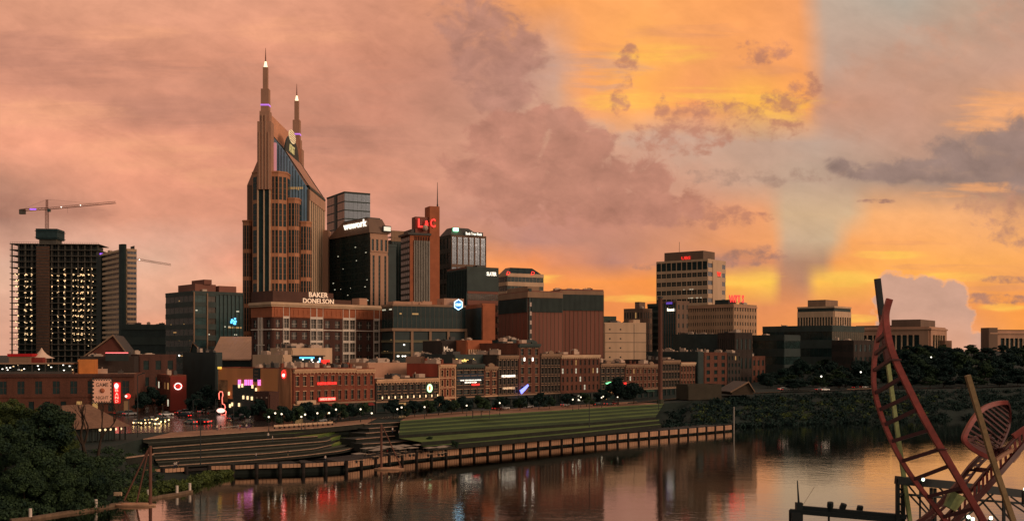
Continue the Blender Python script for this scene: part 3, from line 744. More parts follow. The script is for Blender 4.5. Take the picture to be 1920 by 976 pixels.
def unfinished_tower():
    b = Bld('tower_block', 'unfinished concrete tower with bare floors, string lights and rooftop crane', 850, 19, 20, 185, 456, DECKD, ang=5, depth=26)
    b.D = 26; nf = 23; fh = b.H/nf
    k = MB(); k.box(3, b.W-3, 7, b.D-3, 0, b.H-1.2); k.build('interior', BLACKW, b.root)
    for j in range(1, nf+1):
        m = MB(); m.box(-.6, b.W+.6, -.8, b.D, j*fh-.55, j*fh); m.build('floor_slab', DECKD, b.root)
    for i in range(14):
        x = .8+i*(b.W-1.6)/13; m = MB(); m.box(x-.45, x+.45, .3, 1.2, 0, b.H-.6); m.build('column', DECKD, b.root)
    m = MB(); m.box(b.W*.30, b.W*.44, -2.2, .4, 0, b.H-2); m.build('hoist_shaft', mat('hoist_frame', (92, 66, 52), .8, .3, .4), b.root)
    m = MB()
    for j in range(nf*2): m.box(b.W*.30-.3, b.W*.44+.3, -2.5, -2.1, j*fh/2, j*fh/2+.35)
    m.build('hoist_landing', UNIT2, b.root)
    u0, z0 = b.at('R', 70, 447); u1, z1 = b.at('R', 102, 428)
    m = MB(); m.box(u0, u1, 4, 18, b.H, z0); m.build('core_wall', DECKD, b.root)
    m = MB(); m.box(u0-2, u1+1.5, 2, 20, z0, z1); m.box(u0-2.6, u1+2.1, 1.4, 20.6, z0+1, z0+1.4); m.box(u0-2.6, u1+2.1, 1.4, 20.6, z1-2, z1-1.6); m.build('climbing_formwork', mat('formwork', (40, 60, 62), .8, .3, .4), b.root)
    m = MB()
    for i in range(40):
        x = i*b.W/39; m.box(x-.06, x+.06, -.9, -.8, b.H-4*fh, b.H+1.2)
    for j in range(5): m.box(0, b.W, -.92, -.86, b.H-j*fh+1, b.H-j*fh+1.12)
    m.build('guard_rail', UNIT2, b.root)
    bulb = MB(); bulb.box(-.26, .26, -.26, .26, -.26, .26); me = bulb.mesh('work_light', WARMB); rest = MB(); n = 0
    for px0, px1, nn in ((24, 64, 150), (98, 182, 260)):
        cols = [b.rnd.uniform(px0, px1) for _ in range(int((px1-px0)/6))]
        for _ in range(nn):
            px = b.rnd.choice(cols)+b.rnd.uniform(-1.6, 1.6); py = 505+b.rnd.random()**1.3*135
            u, z = b.at('R', px, py); z = round(z/fh)*fh-.9+b.rnd.uniform(-1.2, .3)
            if n < 100:
                o = bpy.data.objects.new('work_light', me); COL.objects.link(o); o.parent = b.root; o.location = (u, -.95, z)
            else: rest.box(u-.24, u+.24, -1.2, -.7, z-.24, z+.24)
            n += 1
    o = rest.build('work_light_field', WARMB, b.root); o['kind'] = 'stuff'
    return b
unfinished_tower()
def crane(label, d, mast, base_py, jib, cjib, top, w=2.0):
    (mx_, my) = mast; c = P(mx_, my, d); base = P(mx_, base_py, d)
    root = thing('tower_crane', label, 'crane', base)
    q = lambda v: Vector(v)-base
    m = MB(); lattice(m, (0, 0, 0), q(c), w, 14, r=.16); m.build('mast', STEEL_R, root)
    j = P(*jib, d-8); m = MB(); lattice(m, q(c), q(j), w*.8, 26, r=.14, tri=True); m.build('jib', STEEL_R, root)
    k = P(*cjib, d+4); m = MB(); lattice(m, q(c), q(k), w*.8, 8, r=.14); m.build('counter_jib', STEEL_R, root)
    m = MB(); e = q(k); m.box(e.x-.5, e.x+4, e.y-1.2, e.y+1.2, e.z-3.2, e.z+.6); m.build('counterweight', DECKD, root)
    t = P(*top, d); m = MB(); lattice(m, q(c), q(t), w*.6, 4, r=.14); m.build('apex', STEEL_R, root)
    m = MB(); m.tube([q(t), q(c).lerp(q(j), .75)], .07, 4); m.tube([q(t), q(k)], .07, 4); m.tube([q(c).lerp(q(j), .3), q(c).lerp(q(j), .3)+Vector((0, 0, -5))], .06, 4); m.build('tie_cable', UNIT2, root)
    m = MB(); e = q(c); m.box(e.x+.8, e.x+3, e.y-1.5, e.y+.5, e.z-2.6, e.z-.2); m.build('cab', GL_TEAL, root)
    for f, mm in ((.22, WHITEB), (.5, WHITEB)):
        p = q(c).lerp(q(j), f); m = MB(); m.ball((p.x, p.y-1.4, p.z), .45, 6); m.build('flood_lamp', mm, root)
    p = q(c).lerp(q(k), .5); m = MB(); m.box(p.x-2.5, p.x+2.5, p.y-1.3, p.y-1, p.z-.4, p.z+.5); m.build('light_strip', VIOLET, root)
crane('tower crane standing on the unfinished concrete tower, long jib swung wide', 852, (88, 391), 428, (217, 379), (38, 394), (88, 374))
crane('smaller tower crane behind the banded apartment tower, jib dipping low', 800, (206, 478), 640, (320, 496), (183, 474), (207, 470), 1.6)

def banded_tower():
    b = Bld('apartment_tower', 'slim tower of pale banded balconies with a dark curved core', 760, 187, 233, 256, 468, CREAM, ang=38)
    b.fac('L', 5, 26, hf=.5, mode='hband', g=GL_BLK, t=.9, u0=6.5)
    b.fac('R', 3, 26, hf=.5, mode='hband', g=GL_SKY, t=.5, u0=2)
    b.done(UNIT2, 2)
    poly = [(-.2, -1.6), (.8, -1.2), (1.6, 0), (1.6, 4), (0, 7.2), (-1.4, 7.0), (-2.2, 5.2), (-2.6, 2.6), (-1.9, -.4)]
    m = MB(); m.prism(poly, 0, b.H+4); m.build('core_tower', BLACKW, b.root)
    m = MB(); m.box(8, b.W-1, 2, 10, b.H, b.H+3.5); m.build('penthouse', UNIT2, b.root)
    m = MB(); m.box(-2, -1, b.D-9, b.D+1.5, 0, b.H-1); m.build('end_fin', BLACKW, b.root)
banded_tower()
b = Bld('parking_block', 'low dark concrete block of open floors beside the banded tower', 700, 226, 227, 314, 610, DARKW, ang=12, depth=20)
b.fac('R', 8, 4, hf=.5, mode='hband', g=BLACKW, t=.6); b.plain('L'); b.done(UNIT2, 6)
# glass office with lit floors
b = Bld('office_block', 'mid-rise glass office with lit meeting floors and roof pavilions', 560, 311, 362, 456, 548, DARKW, ang=42)
h = b.H
b.fac('L', 6, 9, hf=.55, mode='hband', g=GL_BLK, t=.3, lit=.0)
ua = b.at('R', 388)[0]; ub = b.at('R', 404)[0]
b.fac('R', 3, 9, hf=.62, mode='hband', g=GL_TEAL, t=.35, u1=ua)
b.fac('R', 2, 9, hf=.5, mode='hband', g=GL_BRZ, t=.5, u0=ua, u1=ub)
b.fac('R', 7, 9, wf=.86, mode='vstrip', g=GL_TEAL, t=.6, u0=ub)
b.lights('L', 22, 2, b.D-2, 3, h-5, 2.6, .8, LIT[0], 4.2); b.lights('R', 18, 1, b.W-1, 6, h-4, 1.5, .8, LIT[1], 4.2); b.lights('R', 9, 1, b.W-1, h*.66, h*.68, 2.5, 1.1, LIT[0], 4.2)
m = MB(); b.bx(m, 'R', 0, .6, 0, h+.4, -.2, .8); b.bx(m, 'R', ua-.3, ua+.3, 0, h, 0, .8); b.part(m, 'corner_fin', CREAM_D)
b.done(UNIT2, 3)
m = MB(); m.box(4, b.W*.55, 6, b.D*.8, h, h+5); m.box(b.W*.3, b.W*.45, 5, b.D*.6, h+5, h+7.5); m.box(b.W*.58, b.W-2, 4, b.D*.7, h, h+4.4); m.build('roof_pavilion', BROWN, b.root)
sign_text('roof_sign', 'white lit name sign with red emblem on the glass office pavilion', b, 'R', 405, 436, 548, 553, 'SunTower', W_SIGN, out=-3.6, depth=.3)
sign_text('roof_sign', 'short white lit sign on the shaded end of the glass office roof', b, 'L', 342, 352, 546, 551, 'Sun', W_SIGN, out=-3, depth=.3)
m = MB(); u, z = b.at('R', 438, 602); mm = b.fm('R', u, z, .5)
for i in range(9):
    a = b.rnd.uniform(0, 6.3); r_ = b.rnd.uniform(.3, 2.2); m.box(r_*math.cos(a)-.5, r_*math.cos(a)+.5, -.1, .1, r_*math.sin(a)-.5, r_*math.sin(a)+.5)
o = m.build('window_sculpture', BLUE_SIGN, b.root); o.matrix_local = mm

# ---- twin-spired tower
def twin_spire():
    X0, X1, Y0, Y1 = -152.0, -116.3, 612.0, 662.0; XP = -138.6; Z0 = 8.3
    root = thing('spired_tower', 'tallest tower with twin stepped spires, stone bays and blue glass gable', 'skyscraper', (XP, 600, Z0))
    def part(mb, name, m): return mb.build(name, m, root)
    o = Vector((XP, 600, Z0))
    L = lambda x, y, z: (x-o.x, y-o.y, z-o.z)
    def bx(mb, x0, x1, y0, y1, z0, z1, m=0): mb.box(x0-o.x, x1-o.x, y0-o.y, y1-o.y, z0-o.z, z1-o.z, m)
    zz = lambda py, d: CAMZ-(py-HY)*d/F
    xx = lambda px, d: (px-CX)*d/F
    sh = zz(347, 612); sr = zz(352, 612); ap = zz(258, 612)
    m = MB(); bx(m, X0, X1, Y0, Y1, Z0, sh); part(m, 'body', TAN_D)
    # front glass and gable roof
    XA = xx(512, 612)
    XK, zk = -130.5, zz(281, 612)
    gl = [(XA-1, sh-70), (X1-1, sh-70), (X1-1, sr), (XK, zk-.6), (XA+1, ap-.5), (XA-1, ap-.5)]
    m = MB(); m.hull([L(x, Y0-.8, z) for x, z in gl], [L(x, Y0-.1, z) for x, z in gl]); part(m, 'gable_glass', GL_BLUE)
    m = MB(); n = 13
    for i in range(n):
        x = XA+i*(X1-1-XA)/(n-1); top = (ap+(x-XA)*(zk-ap)/(XK-XA) if x < XK else zk+(x-XK)*(sr-zk)/(X1-1-XK))-1
        bx(m, x-.12, x+.12, Y0-1.05, Y0-.75, sh-70, top)
    part(m, 'gable_mullion', DARKW)
    lw = MB()
    for i in range(9):
        x = -128.6+i*1.05; bx(lw, x-.3, x+.3, Y0-1.1, Y0-.9, sh-2.6+b.rnd.uniform(-.5, .5), sh-1.2)
    part(lw, 'sky_lobby_light', LIT[0])
    rg = [(X0, sh), (X1, sr), (XK, zk), (XP+1.5, ap+.8), (XP-1.5, ap+.8)]
    m = MB(); m.hull([L(x, Y0, z) for x, z in rg], [L(x, Y1, z) for x, z in rg]); part(m, 'gable_roof', mat('roof_copper', (178, 128, 106), .6, .15, .15, streak=True))
    m = MB()
    for yy in (Y0-.2, Y1-.3):
        for (xa, za), (xb, zb_) in (((X1+.4, sr), (XK, zk)), ((XK, zk), (XP+1.5, ap+.8))): m.hull([L(xa, yy, za-.3), L(xa, yy, za+.5), L(xb, yy, zb_+.5), L(xb, yy, zb_-.3)], [L(xa, yy+.5, za-.3), L(xa, yy+.5, za+.5), L(xb, yy+.5, zb_+.5), L(xb, yy+.5, zb_-.3)])
    m.hull([L(X1-.2, Y0, sr-.8), L(X1+.6, Y0, sr-.8), L(X1+.6, Y0, sr+.4), L(X1-.2, Y0, sr+.4)], [L(X1-.2, Y1, sr-.8), L(X1+.6, Y1, sr-.8), L(X1+.6, Y1, sr+.4), L(X1-.2, Y1, sr+.4)])
    part(m, 'roof_edge', BLACKW)
    # long side: stone fins
    for i in range(8):
        y = Y0+1.6+i*(Y1-Y0-3.2)/7; m = MB(); bx(m, X1, X1+.4, y-1.5, y+1.5, Z0, sr-1); part(m, 'stone_fin', CREAM)
    m = MB(); bx(m, X1+.02, X1+.1, Y0+.3, Y1-.3, Z0, sr-2); part(m, 'side_glass', GL_BLK)
    m = MB(); bx(m, X1+.1, X1+.6, Y0, Y1, sr-7, sr-1.2); part(m, 'side_frieze', TAN)
    m = MB(); bx(m, X1, X1+3.5, Y1-8, Y1+3, Z0, zz(433, 660)); part(m, 'rear_wing', TAN)
    # stone bays on the front, each a tall half octagon with its own storeys of glass
    def bay(x0, x1, ytop, dep, name='stone_bay', chamfer=.24, floors=9, cols=5, gap=None):
        z1 = zz(ytop, 612-dep); w = x1-x0; c = w*chamfer
        poly = [(x0, Y0), (x0, Y0-dep+c), (x0+c, Y0-dep), (x1-c, Y0-dep), (x1, Y0-dep+c), (x1, Y0)]
        pl_ = [(x-o.x, y-o.y) for x, y in poly]
        m = MB(); m.prism(pl_, 0, z1-Z0); bo = part(m, name, mat('bay_stone', (186, 126, 92), .8, .15, .12, streak=True))
        m = MB(); ins = [(x-o.x, y-o.y) for x, y in [(x0-.3, Y0), (x0-.3, Y0-dep+c-.12), (x0+c-.12, Y0-dep-.3), (x1-c+.12, Y0-dep-.3), (x1+.3, Y0-dep+c-.12), (x1+.3, Y0)]]
        m.prism(ins, z1-Z0-.4, z1-Z0+.5); m.build('coping', MATS['bay_stone'], bo)
        segs = [(poly[1], poly[2], 1), (poly[2], poly[3], cols), (poly[3], poly[4], 2), (poly[4], poly[5], 1)]
        fh = (z1-Z0-3)/floors
        for (a, q, nc) in segs:
            a, q = Vector((*a, 0)), Vector((*q, 0)); d = (q-a).normalized(); nrm = Vector((d.y, -d.x, 0)); Ls = (q-a).length
            for i in range(nc):
                c0, c1 = a+d*(Ls*(i+.16)/nc), a+d*(Ls*(i+.84)/nc)
                if gap and gap[0] < (c0.x+c1.x)/2 < gap[1]: continue
                m = MB()
                for j in range(floors):
                    za, zb = z1-2.6-j*fh-fh*.86, z1-2.6-j*fh
                    r0 = [c0+nrm*-.1, c1+nrm*-.1, c1+nrm*.07, c0+nrm*.07]
                    m.hull([L(p.x, p.y, za) for p in r0], [L(p.x, p.y, zb) for p in r0], 0)
                    for k in range(1, 4):
                        zc = za+(zb-za)*k/4; r1 = [c0+nrm*.0, c1+nrm*.0, c1+nrm*.12, c0+nrm*.12]
                        m.hull([L(p.x, p.y, zc-.12) for p in r1], [L(p.x, p.y, zc+.12) for p in r1], 1)
                m.build('window_column', [GL_BRZ if i % 3 == 1 and nc > 3 else GL_BLK, TAN_D], bo)
        return bo
    bay(xx(470, 598), xx(535, 598), 322, 14, chamfer=.2, floors=8, cols=6, gap=(XP-1.2, XP+2.6))
    bay(xx(534, 603), xx(559, 603), 372, 9, chamfer=.26, floors=7, cols=2)
    bay(xx(557, 607), xx(581, 607), 416, 5, chamfer=.28, floors=6, cols=2)
    bay(xx(455, 607), xx(471, 607), 414, 6, chamfer=.2, floors=6, cols=2)
    # bright fins and dark slot in the middle of the great bay
    m = MB(); bx(m, XP-3.4, XP+2.8, 597.4, 598.4, Z0, zz(318, 598)); part(m, 'centre_glass', GL_BLK)
    for dx in (-3.6, -.2, 3.0):
        m = MB(); bx(m, XP+dx-.3, XP+dx+.3, 596.6, 598, Z0, zz(318, 598)+1); part(m, 'bright_fin', CREAM)
    # stepped shafts and spires at both ends
    def shaft(xc, yc, s, d, k, full=True):
        steps = [(230, 13.0, 13.0), (210, 9.0, 9.5), (168, 7.5, 7.5), (127, 4.6, 4.6)]
        zb = 121.0 if full else 130.0; tops = [zz(v, 600) for v in (230, 210, 168, 127)]
        ws = [7.6, 5.6, 4.4, 2.6]
        mb = MB(); z0 = zb
        for wv, zt in zip(ws, tops):
            bx(mb, xc-wv/2, xc+wv/2, yc-wv/2, yc+wv/2, z0, zt); z0 = zt
        sp_ = part(mb, 'spire_shaft', mat('spire_stone', (176, 130, 106), .8, .12, .1))
        fm_ = MB()
        for dx in (-2.6, -.9, .9, 2.6): bx(fm_, xc+dx-.35, xc+dx+.35, yc-4.3, yc-3.5, zb, tops[0]+(-6 if abs(dx) > 2 else 4))
        fm_.build('rib', TAN, sp_)
        mb = MB(); mb.tube([L(xc, yc, tops[3]), L(xc, yc, tops[3]+4), L(xc, yc, tops[3]+11)], [.9, .35, .1], 8); mb.build('spire_tip', BROWN, sp_)
        mb = MB(); mb.tube([L(xc, yc, tops[3]-.2), L(xc, yc, tops[3]+3.4)], [1.2, .5], 8); mb.build('spire_lamp', glow('spire_light', (255, 236, 190), 1.6), sp_)
        mb = MB(); bx(mb, xc-2.35, xc+2.35, yc-2.35, yc+2.35, tops[2]-9.5, tops[2]-8.6); mb.build('light_ring', glow('violet_ring', (190, 120, 230), .9), sp_)
    shaft(XP, 600, 1, 600, 1); shaft(XP+1.4, 680, -1, 680, 1, False)
    m = MB(); bx(m, XP-4, XP+4, 598.6, 612, 60, 122); part(m, 'shaft_base', MATS['spire_stone'])
    m = MB(); bx(m, XP-4, XP+5, 662, 684, 60, 131); part(m, 'shaft_base', MATS['spire_stone'])
    m = MB(); bx(m, XP+3.6, XP+4.9, 603.5, 606, 122, zz(265, 600)); part(m, 'light_fin', glow('violet_wash', (214, 150, 160), .35))
    # screen wall along the ridge, with the dark half-round emblem
    m = MB(); bx(m, XP-.5, XP+.5, 604, 676, 140, 166); part(m, 'ridge_screen', mat('ridge_screen', (214, 150, 118), .8, .1, .1))
    m = MB(); ring = [(636+20*math.cos(math.pi*i/20), zk-1+13.5*math.sin(math.pi*i/20)) for i in range(21)]
    m.hull([L(XK-1.2, y, z) for y, z in ring], [L(XK-.4, y, z) for y, z in ring]); part(m, 'emblem_arch', BLACKW)
    m = MB(); ring = [(634+9.5*math.cos(2*math.pi*i/24), 157.8+3.8*math.sin(2*math.pi*i/24)) for i in range(24)]
    m.hull([L(XK-.3, y, z) for y, z in ring], [L(XK+.1, y, z) for y, z in ring])
    e = part(m, 'emblem_globe', glow('globe_light', (245, 220, 170), .55))
    m = MB()
    for k in range(5):
        zc = 155.2+k*1.3; hw = 8.8*math.sqrt(max(0, 1-((zc-157.8)/3.9)**2)); bx(m, XK+.1, XK+.2, 634-hw, 634+hw, zc-.25, zc+.25)
    m.build('globe_stripe', UNIT, e)
    t = text_mesh('AT&T', 15, 4.6, .3); place_mesh(t, 'emblem_lettering', glow('globe_letter', (220, 205, 140), .5), root, Matrix.Translation(L(XK-.25, 634, 150.4)) @ Matrix.Rotation(R(90), 4, 'Z'))
twin_spire()

# ---- behind and beside it
b = Bld('glass_tower', 'mirror-glass tower rising behind the hip-roofed dark tower', 780, 613, 646, 694, 361, DARKW, ang=30)
b.fac('L', 8, 22, wf=.9, hf=.86, mode='hband', g=GL_BRZ, t=.12); b.fac('R', 6, 22, hf=.86, mode='hband', g=GL_SKY, t=.12); b.done(UNIT2, 0)
m = MB(); b.bx(m, 'L', b.D*.42, b.D*.55, 0, b.H+.5, -1, .4); b.part(m, 'dark_slot', BLACKW)
def hip_tower():
    b = Bld('office_tower', 'dark glass tower with lit sign on its sloping tan hip roof', 620, 617, 694, 727, 436, TAN, ang=38)
    H = b.H; W, D = b.W, b.D
    b.fac('L', 14, 24, hf=.9, mode='hband', g=GL_BLK, t=.06, skinm=BLACKW)
    b.fac('R', 3, 24, wf=.34, hf=.5, mode='vstrip', g=GL_BLK, t=.5, z0=H*.22, z1=H*.86)
    b.fac('R', 4, 1, wf=.5, hf=.8, g=GL_BLK, t=.5, z0=H*.88, z1=H*.97)
    b.fac('R', 3, 1, wf=.4, hf=.9, g=GL_BLK, t=.5, z0=0, z1=H*.21)
    b.lights('L', 40, 2, D-2, 8, H-4, 1.3, .55, LIT[1], 4); b.lights('L', 16, 2, D-2, H*.52, H*.53, 1.6, .6, LIT[1], 4); b.lights('R', 8, 1, W-1, 4, H*.5, .8, .8, LIT[0], 4)
    b.done(UNIT2, 0, parapet=0)
    rt = b.zc(407)-H; z0, z1 = H, H+rt
    r0 = [(-1, -1, z0), (W+1, -1, z0), (W+1, D+1, z0), (-1, D+1, z0)]
    r1 = [(W*.12, 4.5, z1), (W*.9, 4.5, z1), (W*.9, D*.72, z1), (W*.12, D*.72, z1)]
    m = MB(); m.hull(r0, r1); m.build('hip_roof', TAN_D, b.root)
    m = MB(); m.box(W*.14, W*.88, 6, D*.7, z1, z1+.8); m.build('roof_cap', UNIT2, b.root)
    m = MB(); m.box(W+1, W+7, 2, D*.6, 0, H-6); m.box(W+1, W+7.3, 1.7, D*.6, H-7, H-5.6); m.build('side_wing', BLACKW, b.root)
    m = MB(); m.box(W-4, W+1.4, -1.6, -.4, H+1, H+4.6); m.build('crown_block', UNIT2, b.root)
    m = MB(); m.box(W-3.6, W+1.0, -1.75, -1.6, H+1.6, H+4); m.build('crown_sign', glow('pale_sign', (225, 225, 205), .8), b.root)
    # the lit word on the sloping roof
    s = thing('roof_sign', 'lit white lowercase name on the tan hip roof', 'sign')
    u, z = b.at('L', 667, 421); s.matrix_world = b.mx @ Matrix.Translation((-.6, u, z)) @ Matrix.Rotation(R(-90), 4, 'Z')
    place_mesh(text_mesh('wework', 27, 4.3, .5, .012), 'lettering', W_SIGN, s)
    m = MB()
    for x in (-11, -4, 4, 11): m.box(x-.1, x+.1, .3, 4.5, -1.6, -1.3)
    m.build('sign_bracket', UNIT2, s)
hip_tower()
b = Bld('office_tower', 'narrow dark tower with a colonnade crown beside the hip-roofed tower', 700, 728, 735, 758, 452, DARKW, ang=30)
b.fac('R', 4, 20, mode='vstrip', wf=.7, g=GL_BLK); b.fac('L', 2, 20, mode='vstrip', wf=.7, g=GL_BLK); b.done(UNIT2, 0)
m = MB()
for i in range(9): u = i*b.W/8; m.box(u-.5, u+.5, -.4, .6, b.H, b.H+6)
m.box(-.6, b.W+.6, -.6, b.D, b.H+6, b.H+7); m.box(-.6, b.W+.6, -.6, b.D, b.H+2.6, b.H+3.2); m.build('crown', CREAM_D, b.root)
def finned_tower():
    b = Bld('office_tower', 'slab tower with vertical fins, orange end walls and red rooftop letters', 650, 752, 768, 823, 441, TERRA, ang=24)
    H = b.H; W = b.W
    u1, u2 = b.at('R', 776)[0], b.at('R', 804)[0]
    b.plain('R', .6, u1=u1); b.fac('R', 9, 26, wf=.7, mode='vstrip', g=GL_BLK, t=.8, u0=u1, u1=u2, frame=BLACKW); b.plain('R', .6, u0=u2)
    b.fac('L', 4, 26, hf=.6, mode='hband', g=GL_BLK, t=.2, skinm=DARKW)
    m = MB()
    for i in range(10): u = u1+i*(u2-u1)/9; b.bx(m, 'R', u-.25, u+.25, 2, H-3, .6, 1.3)
    b.part(m, 'metal_fin', mat('fin_metal', (150, 140, 128), .5, .2, .3))
    b.lights('R', 4, u1+2, u2-2, 10, H*.6, 1.4, .8, LIT[1], 4, out=1.0)
    b.done(UNIT2, 0, parapet=.3)
    m = MB(); m.box(-1.5, u2+1, -1.8, b.D+1, H+.3, H+1.6); m.box(1.5, u2-2, 1, b.D-1, H+1.6, H+4); m.build('roof_canopy', UNIT2, b.root)
    m = MB(); b.bx(m, 'R', u2+.2, W, 0, b.zc(409)+8, -8, 1.2); b.part(m, 'end_slab', TERRA)
    ua, za = b.at('R', 779, 431); ub, zb = b.at('R', 821, 408)
    m = MB(); m.box(ua, ub-1, .2, 7, H+1.6, zb); b.part(m, 'sign_tower', BROWN)
    m = MB(); m.tube([(W-1.2, -.6, zb-6), (W-1.2, -.6, zb+8)], .5, 6); m.tube([(W-1.2, -.6, zb+8), (W-1.2, -.6, b.at('R', 819, 342)[1])], [.36, .12], 6)
    m.build('antenna', UNIT2, b.root)
    for px, tx, w in ((787, 'L', 5.5), (798.5, '&', 4.0), (810, 'C', 5.5)):
        s = thing('roof_letter', {'L': 'red neon letter nearest the hip-roofed tower on the finned tower', '&': 'small red neon ampersand in the middle of the finned tower sign', 'C': 'red neon curved letter beside the antenna on the finned tower'}[tx], 'sign letter')
        u, z = b.at('R', px, 418.5); s.matrix_world = b.mx @ b.fm('R', u, z, 1.6)
        place_mesh(text_mesh(tx, w*.6, 5.4 if tx != '&' else 3.2, .4, .02), 'letter', RED_SIGN, s)
        m = MB(); m.box(-.15, .15, 0, .3, -3, 3); m.build('letter_mount', UNIT2, s)
    m = MB(); u, z = b.at('R', 795, 428); m.ball((u, -2.2, z), 1.9, 10, sz=1); m.build('dish', UNIT, b.root)
finned_tower()
def gable_bank():
    b = Bld('office_tower', 'grid-faced bank tower with a sloping dark roof and green roof light', 670, 825, 846, 911, 440, TAN_D, ang=30)
    H = b.H; W, D = b.W, b.D
    b.fac('R', 6, 5, wf=.8, hf=.9, g=GL_SKY, t=.5, sub=1); b.fac('L', 3, 10, wf=.8, hf=.7, g=GL_BLK, t=.4, skinm=DARKW)
    b.lights('R', 5, 2, W*.5, H*.6, H*.68, 4.5, .8, LIT[0], 4); b.lights('R', 2, W*.8, W-2, H*.62, H*.68, 3.5, .8, LIT[0], 4)
    b.done(UNIT2, 0, parapet=.4)
    z = b.zc(425)-H
    m = MB(); m.hull([(-.6, -.6, H), (W*.85, -.6, H), (W*.85, D, H), (-.6, D, H)], [(W*.1, 3, H+z), (W*.55, 3, H+z), (W*.55, D*.7, H+z), (W*.1, D*.7, H+z)])
    m.box(W*.1, W*.62, 3.5, D*.7, H+.2, H+z-1); m.build('sloping_roof', UNIT2, b.root)
    m = MB(); m.box(2, 5, -.4, 1.6, H+2.5, H+4.5); m.build('roof_light', GREEN_GLOW, b.root)
    sign_text('roof_sign', 'white lit lettering along the eave of the grid-faced bank tower', b, 'R', 872, 902, 436, 441, 'Bank Trust Bank', W_SIGN, out=1.0, board=BLACKW)
gable_bank()
def slater():
    b = Bld('office_block', 'dark ribbed office block with brown ribbon windows and white corner sign', 570, 839, 876, 933, 503, BROWN, ang=30)
    H = b.H
    b.fac('R', 14, 9, hf=.6, mode='hband', g=GL_BRZ, t=.35, z1=H*.82); b.fac('R', 18, 1, wf=.8, mode='vstrip', g=BLACKW, t=.3, z0=H*.83)
    b.fac('L', 12, 9, wf=.8, mode='vstrip', g=GL_BLK, t=.5, skinm=DARKW); b.done(UNIT2, 3)
    m = MB(); b.bx(m, 'R', -.4, b.W+.3, H*.82, H+1, .36, .6); b.part(m, 'attic_panel', DARKW)
    sign_text('office_sign', 'white lit corner sign on the dark ribbed office block', b, 'R', 911, 929, 510, 517, 'SLATER', W_SIGN, out=.9, bold=.01)
slater()
b = Bld('office_tower', 'striped office tower with a stepped dark glass crown', 740, 933, 951, 1019, 514, CREAM, ang=28)
b.fac('R', 10, 12, hf=.55, mode='hband', g=GL_BLK, t=.5); b.fac('L', 4, 12, hf=.6, mode='hband', g=GL_BLK, t=.5); b.done(UNIT2, 0)
m = MB(); z = b.zc(500)-b.H; W, D = b.W, b.D
m.hull([(0, 0, b.H), (W, 0, b.H), (W, D, b.H), (0, D, b.H)], [(W*.16, 4, b.H+z), (W*.76, 4, b.H+z), (W*.76, D*.8, b.H+z), (W*.16, D*.8, b.H+z)]); m.build('crown', GL_BLK, b.root)
for u0, tx, lb in ((935, 'D', 'red lit emblem beside the crown of the striped tower'), (998, 'D', 'small red lit emblem on the far shoulder of the striped tower')):
    s = thing('roof_emblem', lb, 'sign'); u, z = b.at('R', max(952, u0), 512); s.matrix_world = b.mx @ b.fm('R', u, z, .5)
    place_mesh(text_mesh(tx, 3.2, 2.6, .3, .01, font_shear=.3), 'letter', RED_DIM, s); m = MB(); m.box(-1, 1, .1, .5, -1.7, -1.3); m.build('bracket', UNIT2, s)

